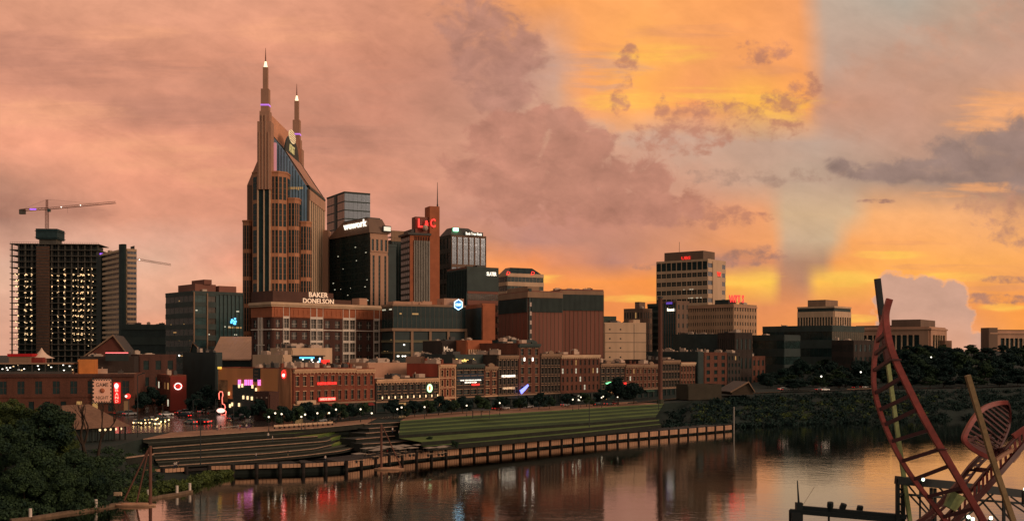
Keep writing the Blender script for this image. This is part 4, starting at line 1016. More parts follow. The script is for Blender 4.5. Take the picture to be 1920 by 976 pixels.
# ---------------------------------------------------------------- middle ground
def law_firm():
    b = Bld('office_block', 'broad brick office with orange attic, cream cornice and white window bays', 470, 473, 511, 731, 567, BRICK_D, ang=45)
    H = b.H; W = b.W; zb = b.zc(594)
    fr = mat('pale_frame', (224, 204, 186), .6, .15, .4)
    za = 0; nfl = max(3, round(zb/5.0))
    xs = [(511.5, 529, 1), (541, 580, 2), (604, 641, 2), (665, 699, 2), (710, 730.5, 1)]
    for a, c, n in xs:
        b.fac('R', n, nfl, wf=.5 if n == 2 else .45, hf=.62, g=glass('office_glass', (70, 66, 62), .12, .6, .3), t=.4, z1=zb, u0=b.at('R', a)[0], u1=min(W, b.at('R', c)[0]), frame=fr, sub=1)
    keep = b.skin
    for i, (a, c, n) in enumerate([(529, 541, 1), (580, 604, 2), (641, 665, 2), (699, 710, 1)]):
        b.skin = MB(); u0, u1 = b.at('R', a)[0], b.at('R', c)[0]
        b.fac('R', n, nfl+1, wf=.88, hf=.8, g=MATS['office_glass'], t=.9, z1=b.zc(571), u0=u0, u1=u1, frame=fr, sub=2, name='bay_window')
        b.skin.build('window_bay', fr, b.root)
    b.skin = keep
    b.fac('L', 3, nfl, wf=.45, hf=.6, g=GL_BLK, t=.4, z1=zb, frame=fr, sub=1)
    m = MB(); b.bx(m, 'L', b.D*.42, b.D*.47, 3, zb, .4, 1.2); b.bx(m, 'L', b.D*.56, b.D*.61, 3, zb, .4, 1.2)
    for k in range(5): b.bx(m, 'L', b.D*.34, b.D*.68, 4+k*zb/5.4, 4.5+k*zb/5.4, .4, 1.1)
    b.part(m, 'white_lattice', fr)
    m = MB(); b.bx(m, 'R', -.7, W, zb, H-1.6, 0, .7); b.bx(m, 'L', 0, b.D, zb, H-1.6, 0, .69); b.part(m, 'attic_band', TERRA)
    keep = b.skin
    for a, c, n in xs:
        b.skin = MB(); b.fac('R', n*2, 1, wf=.34, hf=.5, g=GL_BRZ, t=.9, z0=zb+.3, z1=H-1.9, u0=b.at('R', a)[0]+.4, u1=min(W, b.at('R', c)[0])-.4, name='attic_window')
        b.skin.build('attic_wall', TERRA, b.root)
    b.skin = keep
    b.band(H-1.7, H-.9, 1.5, CREAM); b.band(H-.9, H+.3, 2.1, CREAM); b.band(zb-5.6, zb-5.2, .75, fr, 'string_course')
    m = MB(); b.bx(m, 'R', 0, W, H-1.7, H+.4, -.3, 2.2)
    b.done(ROOF, 0, parapet=.5)
    def pent(px0, px1, py, dep, set_, nm):
        u0, u1 = b.at('R', px0)[0], b.at('R', px1)[0]; Y = b.d+((u0+u1)/2)*b.sa+set_*b.ca; z1 = CAMZ-(py-HY)*Y/F-b.base
        u0 -= set_*.9; u1 -= set_*.9
        m = MB(); m.box(u0, u1, set_, set_+dep, H+.1, z1); m.build(nm, mat('brown_render', (86, 58, 48), .85, .2, .2), b.root); return u0, u1, z1
    u0, u1, z1 = pent(545, 657, 548, 18, 6, 'penthouse'); pent(657, 690, 563, 14, 6, 'penthouse'); 
    m = MB(); m.box(W*.78, W*.85, 5, 11, H, H+4); m.build('stair_head', TAN, b.root)
    s = thing('roof_sign', 'two-line pale lettering on the brown penthouse of the brick office', 'sign')
    s.matrix_world = b.mx @ Matrix.Translation((u0+(u1-u0)*.74, 5.7, H+(z1-H)*.56))
    place_mesh(text_mesh('BAKER', 10.5, 2.3, .3, .012), 'lettering', glow('pale_letter', (240, 205, 170), .55), s, Matrix.Translation((0, 0, 1.5)))
    place_mesh(text_mesh('DONELSON', 17.0, 2.3, .3, .012), 'lettering', MATS['pale_letter'], s, Matrix.Translation((0, 0, -1.4)))
    m = MB(); m.box(-8.6, 8.6, .1, .25, -3.0, -2.8); m.box(-8.6, 8.6, .1, .25, -.1, .1); m.build('rail', UNIT2, s)
law_firm()
def cmt():
    b = Bld('office_block', 'long black glass block with a blue hexagon sign over a parking deck', 490, 716, 737, 873, 573, CREAM_D, ang=28)
    H = b.H; W = b.W; z = b.zc(620); 
    b.fac('R', 16, 1, wf=.97, mode='vstrip', g=GL_BLK, t=.05, z0=z+1.2); b.fac('L', 4, 1, wf=.97, mode='vstrip', g=GL_BLK, t=.05, z0=z+1.2)
    m = MB(); b.bx(m, 'R', -.8, W+.4, z, z+1.3, 0, .9); b.bx(m, 'L', -.2, b.D, z, z+1.3, 0, .89); b.part(m, 'ledge', CREAM_D)
    nf = 6
    for j in range(nf):
        m = MB(); b.bx(m, 'R', 0, W, j*z/nf, j*z/nf+1.1, 0, .5); b.bx(m, 'L', 0, b.D, j*z/nf, j*z/nf+1.1, 0, .49); b.part(m, 'parking_rail', mat('deck_green', (112, 104, 80), .8, .3, .3))
    for i in range(5): m = MB(); b.bx(m, 'R', i*W/4-.6*(i > 0), i*W/4+.6, 0, z, 0, .7); b.part(m, 'deck_column', CREAM_D)
    b.lights('R', 8, 2, W*.6, z*.3, z*.9, 1.0, .8, WHITEB, z/nf); b.lights('L', 6, 2, b.D-2, z*.2, z*.9, 1.0, .8, LIT[0], z/nf); b.lights('R', 3, 3, W*.4, z+8, z+9, 2.2, 1.0, LIT[0], 4, out=.2); b.lights('L', 5, 2, b.D-1, z+10, z+12, 1.4, .8, LIT[1], 4, out=.2)
    b.done(ROOF, 10, core=BLACKW, unit_mat=TAN)
    m = MB(); m.box(1, W*.5, 2, 10, H, H+2.2); m.box(W*.72, W, 2, 10, H, H+4.2); m.build('penthouse', TAN, b.root)
    s = thing('hexagon_sign', 'glowing blue hexagon sign on the black glass block', 'sign'); u, zz_ = b.at('R', 857.5, 571); s.matrix_world = b.mx @ b.fm('R', u, zz_, 1.2)
    hx = lambda r: [(r*math.sin(R(60*i))*.95, r*math.cos(R(60*i))) for i in range(6)]
    m = MB(); m.hull([(x, .0, z_) for x, z_ in hx(2.35)], [(x, .4, z_) for x, z_ in hx(2.35)]); m.build('panel', glow('hex_blue', (20, 110, 180), .9), s)
    m = MB(); a, c = hx(2.6), hx(2.2)
    for i in range(6):
        j = (i+1) % 6; m.hull([(*[a[i][0], -.2], a[i][1]), (a[j][0], -.2, a[j][1]), (c[j][0], -.2, c[j][1]), (c[i][0], -.2, c[i][1])], [(a[i][0], .2, a[i][1]), (a[j][0], .2, a[j][1]), (c[j][0], .2, c[j][1]), (c[i][0], .2, c[i][1])])
    m.build('rim', glow('hex_rim', (190, 240, 255), 2.4), s)
    place_mesh(text_mesh('CMT', 3.0, 1.25, .3, .02), 'lettering', glow('hex_rim', (190, 240, 255), 2.4), s, Matrix.Translation((0, -.2, 0)))
cmt()
b = Bld('plain_block', 'windowless tan slab wall between the black glass block and brown building', 500, 870, 905, 928, 572, TERRA, ang=20, depth=8)
b.plain('R', z0=6); b.plain('L'); b.done(UNIT2, 0); 
m = MB(); b.bx(m, 'L', .3, b.D, 0, b.H-1, .36, .6); b.part(m, 'dark_flank', BLACKW)
def brown_block():
    b = Bld('civic_block', 'massive windowless brown ribbed block with pale roof coping', 520, 936, 991, 1054, 548, BROWN, ang=24)
    H = b.H
    for f, u0, u1, n in (('R', b.at('R', 996)[0], b.W, 8), ('L', 0, b.D, 8)):
        b.plain(f, .4, u0=u0, u1=u1)
        m = MB()
        for i in range(n+1): u = u0+(u1-u0)*i/n; b.bx(m, f, max(u0, u-.12), u+.12, 0, H-8, .4, .55)
        b.part(m, 'panel_joint', TAN_D)
        m = MB(); b.bx(m, f, u0, u1, H-9.5, H-2.6, .4, .55)
        for i in range(26): u = u0+(u1-u0)*i/26; b.bx(m, f, u+.1, u+.5, H-9.5, H-2.6, .5, .9)
        b.part(m, 'louvre_band', DARKW)
    m = MB(); b.bx(m, 'R', 0, b.at('R', 996)[0], 0, H+2, -.2, .5); b.part(m, 'stair_slot', BLACKW)
    b.lights('R', 1, .8, 1.2, 20, 20, .9, 2.4, LIT[1], 7, out=.6); 
    for k in range(6): 
        m = MB(); b.bx(m, 'R', .5, 1.4, H*.52+k*4.4, H*.52+k*4.4+2, .5, .6); b.part(m, 'stair_window', glow('stair_light', (160, 130, 110), .35))
    b.band(H-2.4, H+.4, .8, CREAM_D, 'coping'); b.done(ROOF, 5)
    m = MB(); m.box(-.3, 6, .5, b.D*.7, H, H+3); m.build('penthouse', CREAM_D, b.root)
    b2 = Bld('civic_block', 'second brown ribbed block joined behind the first, facing the river', 548, 1048, 1052, 1131, 545, BROWN, ang=16, depth=26)
    H = b2.H; b2.plain('R', .4); b2.plain('L')
    m = MB()
    for i in range(11): u = b2.W*i/10; b2.bx(m, 'R', u-.13, u+.13, 0, H-10, .4, .6)
    b2.part(m, 'panel_joint', TAN_D)
    m = MB(); b2.bx(m, 'R', .3, b2.W-.3, H-10, H-1.8, .4, .55)
    for i in range(34): u = b2.W*i/34; b2.bx(m, 'R', u+.2, u+.7, H-10, H-1.8, .5, .95)
    b2.part(m, 'louvre_band', DARKW); b2.band(H-1.8, H+.2, .9, CREAM_D, 'coping'); b2.done(ROOF, 6)
brown_block()
b = Bld('warehouse', 'low black shed with a pale steel post below the brown block', 480, 905, 960, 1000, 640, BLACKW, ang=30)
b.plain('R'); b.plain('L'); b.done(UNIT2, 3)
# tan utility block, river side of the big slab tower
b = Bld('utility_block', 'pale tan windowless utility block with thin seams and rooftop plant', 600, 1129, 1134, 1211, 607, CREAM, ang=14, depth=20)
z = b.H; b.plain('R'); b.plain('L')
m = MB()
for k in range(1, 5): b.bx(m, 'R', 0, b.W, z-k*5.2, z-k*5.2+.22, .35, .42)
b.bx(m, 'R', b.W*.70, b.W*.71, 0, z, .35, .42); b.part(m, 'seam', BLACKW)
for k in range(4):
    for f in (.1, .36): m = MB(); b.bx(m, 'R', b.W*f, b.W*f+.8, z-k*5.2-3.4, z-k*5.2-2.6, .35, .45); b.part(m, 'vent_hole', BLACKW)
b.done(ROOF, 6)
m = MB(); m.box(b.W*.7, b.W*.86, .3, 8, z, z+2.6); m.build('stair_head', CREAM, b.root)
m = MB(); m.box(.5, 9, 6, 14, z, z+4.6); m.build('plant_room', mat('plant_green', (50, 66, 58), .7, .3, .4), b.root)
def ubs():
    b = Bld('office_tower', 'broad slab tower with blank brown end wall and red emblems, above the hotel', 760, 1231, 1327, 1360, 488, CREAM, ang=52)
    H = b.H
    z9 = H-6.5
    b.fac('L', 10, 13, wf=.86, hf=.5, g=GL_BLK, t=.35, z1=z9, sub=1); b.fac('L', 10, 1, wf=.88, hf=.9, g=GL_BLK, t=.35, z0=z9, name='attic_window')
    ua, ub = b.W*.24, b.W*.76
    b.fac('R', 1, 14, hf=.5, mode='hband', g=GL_SKY, t=.3, u1=ua); b.fac('R', 1, 14, hf=.5, mode='hband', g=GL_SKY, t=.3, u0=ub)
    b.plain('R', .7, u0=ua, u1=ub); b.lights('L', 26, 5, b.D*.5, z9*.6, z9*.85, 1.6, .6, LIT[1], z9/13, out=.4)
    b.done(UNIT2, 2, parapet=1.2)
    m = MB(); zt = b.zc(472); m.box(b.W*.1, b.W*.75, 5, b.D*.88, H, zt+1.5); m.build('penthouse', TAN_D, b.root)
    m = MB(); m.tube([(4, b.D*.6, zt), (4, b.D*.6, zt+9)], .15, 5); m.build('antenna', UNIT2, b.root)
    sign_text('tower_sign', 'red initials on the penthouse of the broad slab tower', b, 'L', 1275, 1292, 480, 486, 'UBS', RED_DIM, out=-2.2, bold=.02)
    s = thing('tower_emblem', 'small red emblem on the brown end wall of the slab tower', 'sign'); u, z = b.at('R', 1346, 514); s.matrix_world = b.mx @ b.fm('R', u, z, 1.0)
    place_mesh(text_mesh('W', 6, 3.4, .3, .02), 'letter', RED_DIM, s); m = MB(); m.box(-2.4, 2.4, .1, .3, -2.0, -1.8); m.build('bracket', UNIT2, s)
ubs()
b = Bld('office_block', 'old stepped office block left standing beside the tan utility block', 720, 1170, 1205, 1222, 580, TAN_D, ang=50)
b.fac('L', 7, 7, wf=.45, hf=.55, t=.3, lit=.04); b.fac('R', 4, 7, wf=.45, hf=.55, t=.3); b.done(UNIT2, 2)
m = MB(); m.box(2, b.W-2, 4, b.D*.5, b.H, b.H+5.4); m.build('penthouse', TAN_D, b.root)
b = Bld('office_block', 'dark narrow block wedged behind the tall steel mast', 735, 1214, 1236, 1246, 571, DARKW, ang=50)
b.fac('L', 4, 12, hf=.6, mode='hband', g=GL_BLK); b.plain('R'); b.done(UNIT2, 0)
b = Bld('office_block', 'glass-fronted block with violet lights and a white sign by the hotel', 700, 1240, 1268, 1292, 566, TAN_D, ang=40)
b.fac('L', 6, 12, mode='vstrip', wf=.8, g=GL_TEAL, t=.4); b.fac('R', 3, 9, wf=.35, hf=.5, t=.3); b.done(UNIT2, 1)
m = MB(); b.bx(m, 'L', 3, b.D-5, b.H-1.2, b.H+.2, .5, .8); b.part(m, 'violet_wash', glow('violet_soft', (110, 80, 200), .7))
sign_text('office_sign', 'white lit name strip on the violet-lit block', b, 'L', 1253, 1266, 577, 583, 'Renasant', W_SIGN, out=.9, bold=.02)
def hotel():
    b = Bld('hotel', 'stone hotel with paired windows and red rooftop call letters', 640, 1290, 1375, 1418, 572, mat('hotel_stone', (176, 138, 108), .85, .15, .15, streak=True), ang=46)
    b.fac('L', 20, 6, wf=.4, hf=.5, t=.3, g=GL_BLK, z0=b.H-26); b.fac('R', 9, 6, wf=.4, hf=.5, t=.3, g=GL_BLK, z0=b.H-26)
    b.plain('L', z1=b.H-26); b.plain('R', z1=b.H-26)
    b.band(b.H-1.2, b.H-.3, .8, TAN); b.done(UNIT2, 3)
    m = MB(); m.box(1, 9, b.D*.12, b.D*.42, b.H, b.H+3.6); m.build('penthouse', BLACKW, b.root)
    s = thing('roof_sign', 'red neon call letters on a frame above the stone hotel', 'sign'); s.matrix_world = b.mx @ Matrix.Translation((6, 1.5, b.H+4.2)) @ Matrix.Rotation(R(-25), 4, 'Z')
    place_mesh(text_mesh('WPT S', 10.5, 4.6, .4, .02), 'lettering', RED_SIGN, s)
    m = MB()
    for x in (-5, -2.5, 0, 2.5, 5): m.box(x-.08, x+.08, .3, .5, -4.2, 2)
    m.box(-5.2, 5.2, .3, .45, -2.2, -2); m.build('frame', UNIT2, s)
hotel()
# dark flat blocks in front of the hotel and up the bluff
def dark(name, label, d, l, c, r, top, ang=40, fl=3, fr=3, m=None, base=8.3, units=3, mode='hband', nx=9, lit=0.0, g=None, depth=None, roof=None):
    b = Bld(name, label, d, l, c, r, top, m or DARKW, ang=ang, base=base, depth=depth)
    if mode == 'plain': b.plain('L'); b.plain('R')
    elif mode == 'grid': b.fac('L', nx, fl, wf=.45, hf=.55, t=.3, lit=lit, g=g); b.fac('R', max(2, nx//2), fr, wf=.45, hf=.55, t=.3, lit=lit, g=g)
    else: b.fac('L', nx, fl, hf=.5, mode='hband', t=.3, g=g); b.fac('R', nx, fr, hf=.5, mode='hband', t=.3, g=g)
    b.done(roof or UNIT2, units); return b
dark('warehouse', 'black flat-roofed block with pale roof coping below the hotel', 600, 1262, 1376, 1386, 628, 52, m=BLACKW, mode='plain', units=9)
dark('loft_block', 'brown loft with an arched cornice at the hotel corner', 590, 1376, 1378, 1410, 626, 30, m=BRICK_K, mode='grid', nx=8, depth=14)
dark('warehouse', 'low black roof terrace block with white canopies behind the mast', 540, 1212, 1308, 1318, 662, 50, m=BLACKW, mode='plain', units=8)
dark('office_block', 'long low dark glass block on the bluff under the hotel', 640, 1388, 1470, 1500, 630, 45, m=BLACKW, nx=12, base=11)
dark('office_block', 'broad dark stepped block beneath the column-faced tower', 680, 1430, 1560, 1620, 612, 48, m=DARKW, nx=16, base=14, units=5)
dark('loft_block', 'brown brick loft with small windows on the bluff', 600, 1391, 1393, 1434, 670, 30, m=BRICK_B, mode='grid', nx=10, depth=14, base=10)
dark('loft_block', 'ribbed dark brick hall on the bluff behind the trees', 650, 1560, 1600, 1668, 640, 40, m=BRICK_K, mode='grid', nx=16, base=14)
def column_tower():
    b = Bld('office_tower', 'pale column-faced office on the bluff with a square penthouse', 900, 1496, 1563, 1594, 574, CREAM, ang=48, base=20)
    z = b.H; b.fac('L', 13, 1, wf=.62, mode='vstrip', g=GL_BLK, t=1.0, z1=z-4); b.fac('R', 7, 1, wf=.62, mode='vstrip', g=GL_BLK, t=1.0, z1=z-4)
    m = MB(); b.bx(m, 'L', 0, b.D, z-4, z-1.2, 0, .6); b.bx(m, 'R', 0, b.W, z-4, z-1.2, 0, .6); b.part(m, 'attic_band', DARKW)
    b.band(z-1.2, z+.3, 1.3, CREAM); b.done(UNIT2, 0, parapet=.3)
    m = MB(); m.box(2, b.W*.8, b.D*.25, b.D*.75, z, z+6); m.build('penthouse', CREAM_D, b.root)
column_tower()
def court(name, label, d, l, c, r, top, ang, base, cl, cr, steps):
    b = Bld(name, label, d, l, c, r, top, TAN, ang=ang, base=base)
    z = b.H
    for f, n in (('L', cl), ('R', cr)):
        Ln = b.len(f); a, q = Ln*.12, Ln*.88
        b.plain(f, 1.4, z1=z, u1=a); b.plain(f, 1.4, u0=q); b.plain(f, 1.4, z0=z*.78, u0=a, u1=q); b.plain(f, 1.4, z1=z*.12, u0=a, u1=q)
        m = MB(); b.bx(m, f, a, q, z*.12, z*.78, .02, .1); b.part(m, 'recess', GL_BLK)
        for i in range(n):
            u = a+(q-a)*(i+1)/(n+1); m = MB(); o_ = .9
            p = (u, -o_) if f == 'R' else (-o_, u)
            m.tube([(*p, z*.12), (*p, z*.15), (*p, z*.16), (*p, z*.75), (*p, z*.78)], [.95, .95, .72, .62, .9], 10); b.part(m, 'column', CREAM, True)
    b.band(z-1.6, z-.4, 2.3, TAN); b.done(TAN_D, 0, parapet=1.0)
    for k, (f0, f1, hh) in enumerate(steps):
        m = MB(); m.box(3, b.W-3, b.D*f0, b.D*f1, z, z+hh); m.build('attic', TAN_D, b.root)
    return b
court('courthouse', 'stone courthouse with tall columns and stepped attic on the bluff', 860, 1600, 1742, 1772, 614, 55, 24, 9, 4, [(.12, .5, 7), (.5, .98, 2.5)])
bb = court('civic_hall', 'columned stone hall with a taller corner pylon at the picture edge', 860, 1846, 1858, 1990, 622, 12, 24, 0, 11, [(.2, .9, 2)])
m = MB(); m.box(-3.5, 4.5, -2.2, 8, 0, bb.H+3.5); m.build('corner_pylon', TAN_D, bb.root)
dark('annex', 'small pale annex beside the stone courthouse', 880, 1770, 1772, 1784, 640, 30, m=TAN, mode='plain', base=24, depth=8, units=0)

# ---------------------------------------------------------------- riverfront row
def rowd(px):
    k = (px-CX)/F; A = Vector((-59.2, 370)); e = Vector((.669, .743))
    t = (k*A.y-A.x)/(e.x-k*e.y); return A.y+t*e.y
STORE = mat('shopfront_dark', (40, 44, 40), .6, .4, .5)
TRIMC = mat('cream_trim', (206, 160, 124), .8, .2, .5)
def row(label, px0, px1, top, wall, nx, nz, wf=.42, hf=.62, l=None, z0=4.6, trim=None, lit=0.0, g=None, cornice=CREAM_D, depth=26, hood=False, units=4, shop=True, roof=None, name='row_house', sill=True, back=0.0, u_groups=None):
    d = rowd(px0)+back
    b = Bld(name, label, d, px0 if l is None else l, px0, px1, top, wall, ang=48, depth=depth)
    H = b.H; fr = trim or CREAM_D
    b.fac('R', nx, nz, wf=wf, hf=hf, t=.4, z0=z0, z1=H-1.2, lit=lit, frame=fr, sub=1, g=g)
    keep = b.skin; b.skin = MB(); b.fac('R', max(2, nx//2+1), 1, wf=.72, hf=.78, t=.42, z1=z0-.5, name='shop_window', frame=STORE, sub=2, lit=.22); b.skin.build('shopfront', STORE if shop else wall, b.root); b.skin = keep
    m = MB(); b.bx(m, 'R', 0, b.W, z0-.55, z0-.02, -.1, .7); b.part(m, 'shop_cornice', fr)
    bw = b.W/nx; fh = (H-1.2-z0)/nz; w = bw*wf*.62; hh = fh*hf
    m = MB()
    if sill: m.box(-w, w, -.62, -.1, -.22, -.02)
    if hood:
        n = 8; r0 = [(w*math.cos(math.pi*k/n), -.62, hh-.35+w*.8*math.sin(math.pi*k/n)) for k in range(n+1)] + [(w*.72*math.cos(math.pi*k/n), -.62, hh-.35+w*.5*math.sin(math.pi*k/n)) for k in range(n, -1, -1)]
        m.hull(r0, [(x, -.38, z) for x, y, z in r0]); m.box(-w, -w*.76, -.6, -.36, 0, hh-.3); m.box(w*.76, w, -.6, -.36, 0, hh-.3)
    elif sill: m.box(-w, w, -.6, -.1, hh+.02, hh+.3)
    if m.v:
        me = m.mesh('window_trim', fr)
        for j in range(nz):
            for i in range(nx):
                o = bpy.data.objects.new('window_trim', me); COL.objects.link(o); o.parent = b.root; o.location = ((i+.5)*bw, 0, z0+j*fh+fh*(1-hf)*.45)
    if hood:
        for j in range(nz): m = MB(); b.bx(m, 'R', -.02, b.W, z0+j*fh-.2, z0+j*fh+.15, .3, .75); b.part(m, 'string_course', fr)
        for u in (-.3, b.W-.35): m = MB(); b.bx(m, 'R', u, u+.5, 0, H, .2, .72); b.part(m, 'corner_pier', fr)
    b.plain('L', t=.3)
    b.band(H-1.1, H-.5, .8, cornice, faces='R'); b.band(H-.5, H+.25, 1.15, cornice, faces='R')
    m = MB(); m.box(-.14, .14, -.75, -.35, -.45, 0); me = m.mesh('cornice_bracket', cornice); n = max(6, int(b.W/1.3))
    for i in range(n): o = bpy.data.objects.new('cornice_bracket', me); COL.objects.link(o); o.parent = b.root; o.location = (b.W*(i+.5)/n, 0, H-1.05)
    q = b.rnd.random()
    if q < .45:
        m = MB(); c = b.W*b.rnd.choice((.5, .3, .7)); m.hull([(c-1.6, -1.0, H+.3), (c+1.6, -1.0, H+.3), (c+1.6, -1.0, H+1.0), (c, -1.0, H+1.7), (c-1.6, -1.0, H+1.0)], [(c-1.6, -.2, H+.3), (c+1.6, -.2, H+.3), (c+1.6, -.2, H+1.0), (c, -.2, H+1.7), (c-1.6, -.2, H+1.0)]); b.part(m, 'pediment', cornice)
    for _ in range(b.rnd.choice((1, 2, 3))):
        x, y = b.rnd.uniform(.8, b.W-1.4), b.rnd.uniform(3, 14); m = MB(); m.box(x, x+.9, y, y+.7, H, H+b.rnd.uniform(1.6, 2.6)); m.box(x-.1, x+1.0, y-.1, y+.8, H+1.3, H+1.5); b.part(m, 'chimney', wall)
    if b.rnd.random() < .6:
        u = b.W*b.rnd.uniform(.1, .4); w_ = b.W*b.rnd.uniform(.35, .55); m = MB(); m.hull([(u, -.45, z0-.7), (u+w_, -.45, z0-.7), (u+w_, -1.7, z0-1.5), (u, -1.7, z0-1.5)], [(u, -.45, z0-.8), (u+w_, -.45, z0-.8), (u+w_, -1.7, z0-1.65), (u, -1.7, z0-1.65)]); b.part(m, 'awning', b.rnd.choice([STORE, mat('awning_red', (130, 44, 38), .8, .2, .5), mat('awning_buff', (190, 150, 110), .8, .2, .5), mat('awning_green', (40, 70, 56), .8, .2, .5)]))
    b.done(roof or ROOF, units, parapet=.55); return b

r1 = row('brick row house with tall hooded windows beside the tan mural wall', 549, 590, 693, BRICK_R, 3, 2, l=412, cornice=TRIMC, trim=TRIMC, units=5)
# mural wall: tan render over the long side
m = MB(); r1.bx(m, 'L', 1.8, r1.D, 5.2, r1.H+.3, .3, .6); r1.part(m, 'rendered_wall', mat('tan_render', (214, 140, 88), .85, .15, .15, streak=True))
m = MB(); r1.bx(m, 'L', .2, 7.5, 0, r1.H+.4, .3, .66); r1.part(m, 'painted_strip', mat('mural_strip', (176, 118, 82), .85, .55, .5, streak=True))
m = MB(); r1.bx(m, 'L', r1.D-6, r1.D-.3, 4, r1.H-4, .6, .66); r1.part(m, 'mural', mat('mural_figure', (150, 110, 76), .9, .8, .45))
for k, px in enumerate((451, 454, 463, 466, 469.5, 473, 476, 488, 491)):
    u, z = r1.at('L', px, 716); m = MB(); r1.bx(m, 'L', u-.25, u+.25, z-1.1, z+.9, .66, .9); r1.part(m, 'wall_lamp', glow('pink_lamp', (235, 130, 215), 1.5))
u, z = r1.at('L', 416, 688); m = MB(); r1.bx(m, 'L', u-.9, u+.9, z-.6, z+.2, .66, 1.2); r1.part(m, 'wall_flood', glow('yellow_flood', (230, 190, 80), 1.2))
s = thing('poster_board', 'tall black poster board on the tan mural wall', 'poster board'); u, z = r1.at('L', 484.5, 702); s.matrix_world = r1.wm('L', u, z, .72)
m = MB(); m.box(-2.0, 2.0, -.1, .1, -2.3, 2.3); m.build('board', BLACKW, s)
for k, t_ in enumerate(('LIVE', 'MUSIC', 'DAILY')): place_mesh(text_mesh(t_, 2.4, .7, .05), 'lettering', CREAM_D, s, Matrix.Translation((0, -.14, 1.2-k*1.2)))
s = thing('round_sign', 'red neon roundel on the corner strip of the tan mural wall', 'sign'); u, z = r1.at('L', 536, 701); s.matrix_world = r1.wm('L', u, z, .9)
m = MB(); pts = [(1.0*math.cos(2*math.pi*i/16), 0, 1.3*math.sin(2*math.pi*i/16)) for i in range(17)]; m.tube(pts, .2, 5); m.build('ring', RED_SIGN, s)
m = MB(); m.ball((0, 0, -.35), .6, 8); m.build('lamp', glow('rose_lamp', (255, 200, 190), 2.5), s)
m = MB(); u0, u1 = .6, r1.W-.6; r1.bx(m, 'R', u0, u1, 4.5, 5.6, .75, 1.6); r1.part(m, 'sign_band', CREAM)
r2 = row('brick row house with two red neon saloon signs', 590, 629, 692, BRICK_R, 3, 2, cornice=TRIMC)
sign_text('neon_sign', 'long red neon saloon name under the attic windows', r2, 'R', 592, 627, 715.5, 720.5, 'FAMOUS SALOON', RED_SIGN, out=.9, bold=.012)
sign_text('neon_sign', 'red lit shop sign board over the saloon door', r2, 'R', 596, 624, 745, 749.5, 'FAMOUS SALOON', glow('pink_letter', (255, 150, 130), 2), out=1.1, board=glow('red_board', (210, 30, 30), .8))
row('plain brick row house next to the saloon', 629.3, 665, 692, BRICK_R, 3, 2, cornice=TRIMC)
row('brick row house at the end of the saloon block', 665.3, 701, 693, BRICK_R, 3, 2, cornice=TRIMC)
r5 = row('low soot-dark row house with lamp-lit arches and a guitar-pick neon', 703, 821, 712, BRICK_K, 10, 2, hf=.58, wf=.5, z0=4.2, cornice=TRIMC, units=7, depth=34)
for i in range(10):
    u = r5.W*(i+.98)/10.2; m = MB(); r5.bx(m, 'R', u-.12, u+.12, r5.H*.42, r5.H*.42+.9, .45, .75); r5.part(m, 'wall_lamp', WARMB)
s = thing('neon_sign', 'green and amber neon ring on the low soot-dark row house', 'sign'); u, z = r5.at('R', 803, 727); s.matrix_world = r5.wm('R', u, z, .8)
m = MB(); m.tube([(1.0*math.cos(2*math.pi*i/18), 0, 1.25*math.sin(2*math.pi*i/18)) for i in range(19)], .32, 6); m.build('ring', glow('mint_neon', (190, 255, 190), 2.2), s)
m = MB(); m.box(-.5, .5, .0, .2, -.6, .6); m.build('centre', glow('amber_neon', (255, 120, 60), 1.4), s)
r6 = row('ornate red brick row house with cream arched hoods', 822, 852, 684, BRICK_R, 3, 3, wf=.44, hf=.64, hood=True, trim=TRIMC, cornice=TRIMC, l=764, shop=False)
m = MB(); r6.bx(m, 'L', .2, r6.D, 0, r6.H+.4, .3, .4); r6.part(m, 'party_wall', mat('red_party_wall', (150, 68, 50), .9, .35, .2, streak=True))
r7 = row('dark balcony bar with stacked white and red signs', 853.3, 906, 684, BRICK_K, 4, 3, hf=.5, wf=.7, cornice=DARKW)
m = MB(); r7.bx(m, 'R', .5, r7.W-.5, r7.H*.62, r7.H*.62+3, .3, .6); r7.part(m, 'dark_balcony', mat('blue_balcony', (18, 40, 56), .6, .3, .3))
sign_text('bar_sign', 'white lit name row topmost on the dark balcony bar', r7, 'R', 859, 898, 711, 713.8, 'THE GEORGE JONES', W_SIGN, out=1.0)
sign_text('bar_sign', 'short white lit row in the middle of the balcony bar signs', r7, 'R', 868, 890, 715, 717.5, 'ROOFTOP', W_SIGN, out=1.0)
sign_text('bar_sign', 'red neon row lowest of the balcony bar signs', r7, 'R', 881, 895, 718.5, 722, 'MUSEUM', RED_SIGN, out=1.0)
row('narrow brick row house with painted spandrels', 906.3, 931, 688, BRICK_B, 2, 3, wf=.5, trim=TRIMC)
r9 = row('tall soot-dark row house with pale window posts and letters', 932, 970, 667, BRICK_K, 5, 4, wf=.5, hf=.68, trim=CREAM_D)
sign_text('bar_sign', 'upper pale letter row on the tall soot-dark row house', r9, 'R', 938, 963, 702, 706.5, "MCFADDEN'S", W_SIGN, out=.8)
sign_text('bar_sign', 'lower pale letter row on the tall soot-dark row house', r9, 'R', 940, 962, 725, 729, 'NASHVILLE', glow('dim_letter', (230, 190, 150), .8), out=.8)
r10 = row('tall brown brick row house with arched bays and blue neon', 971, 1011, 645, BRICK_B, 3, 5, wf=.4, hf=.7, cornice=DARKW)
for px in (981, 996.5):
    u, z = r10.at('R', px, 673); m = MB(); r10.bx(m, 'R', u-.22, u+.22, z-.7, z+.7, .5, .9); r10.part(m, 'wall_lantern', WHITEB)
s = thing('neon_sign', 'tilted blue neon guitar on the tall brown row house', 'sign'); u, z = r10.at('R', 977, 728); s.matrix_world = r10.wm('R', u, z, 2.0) @ Matrix.Rotation(R(-32), 4, 'Y')
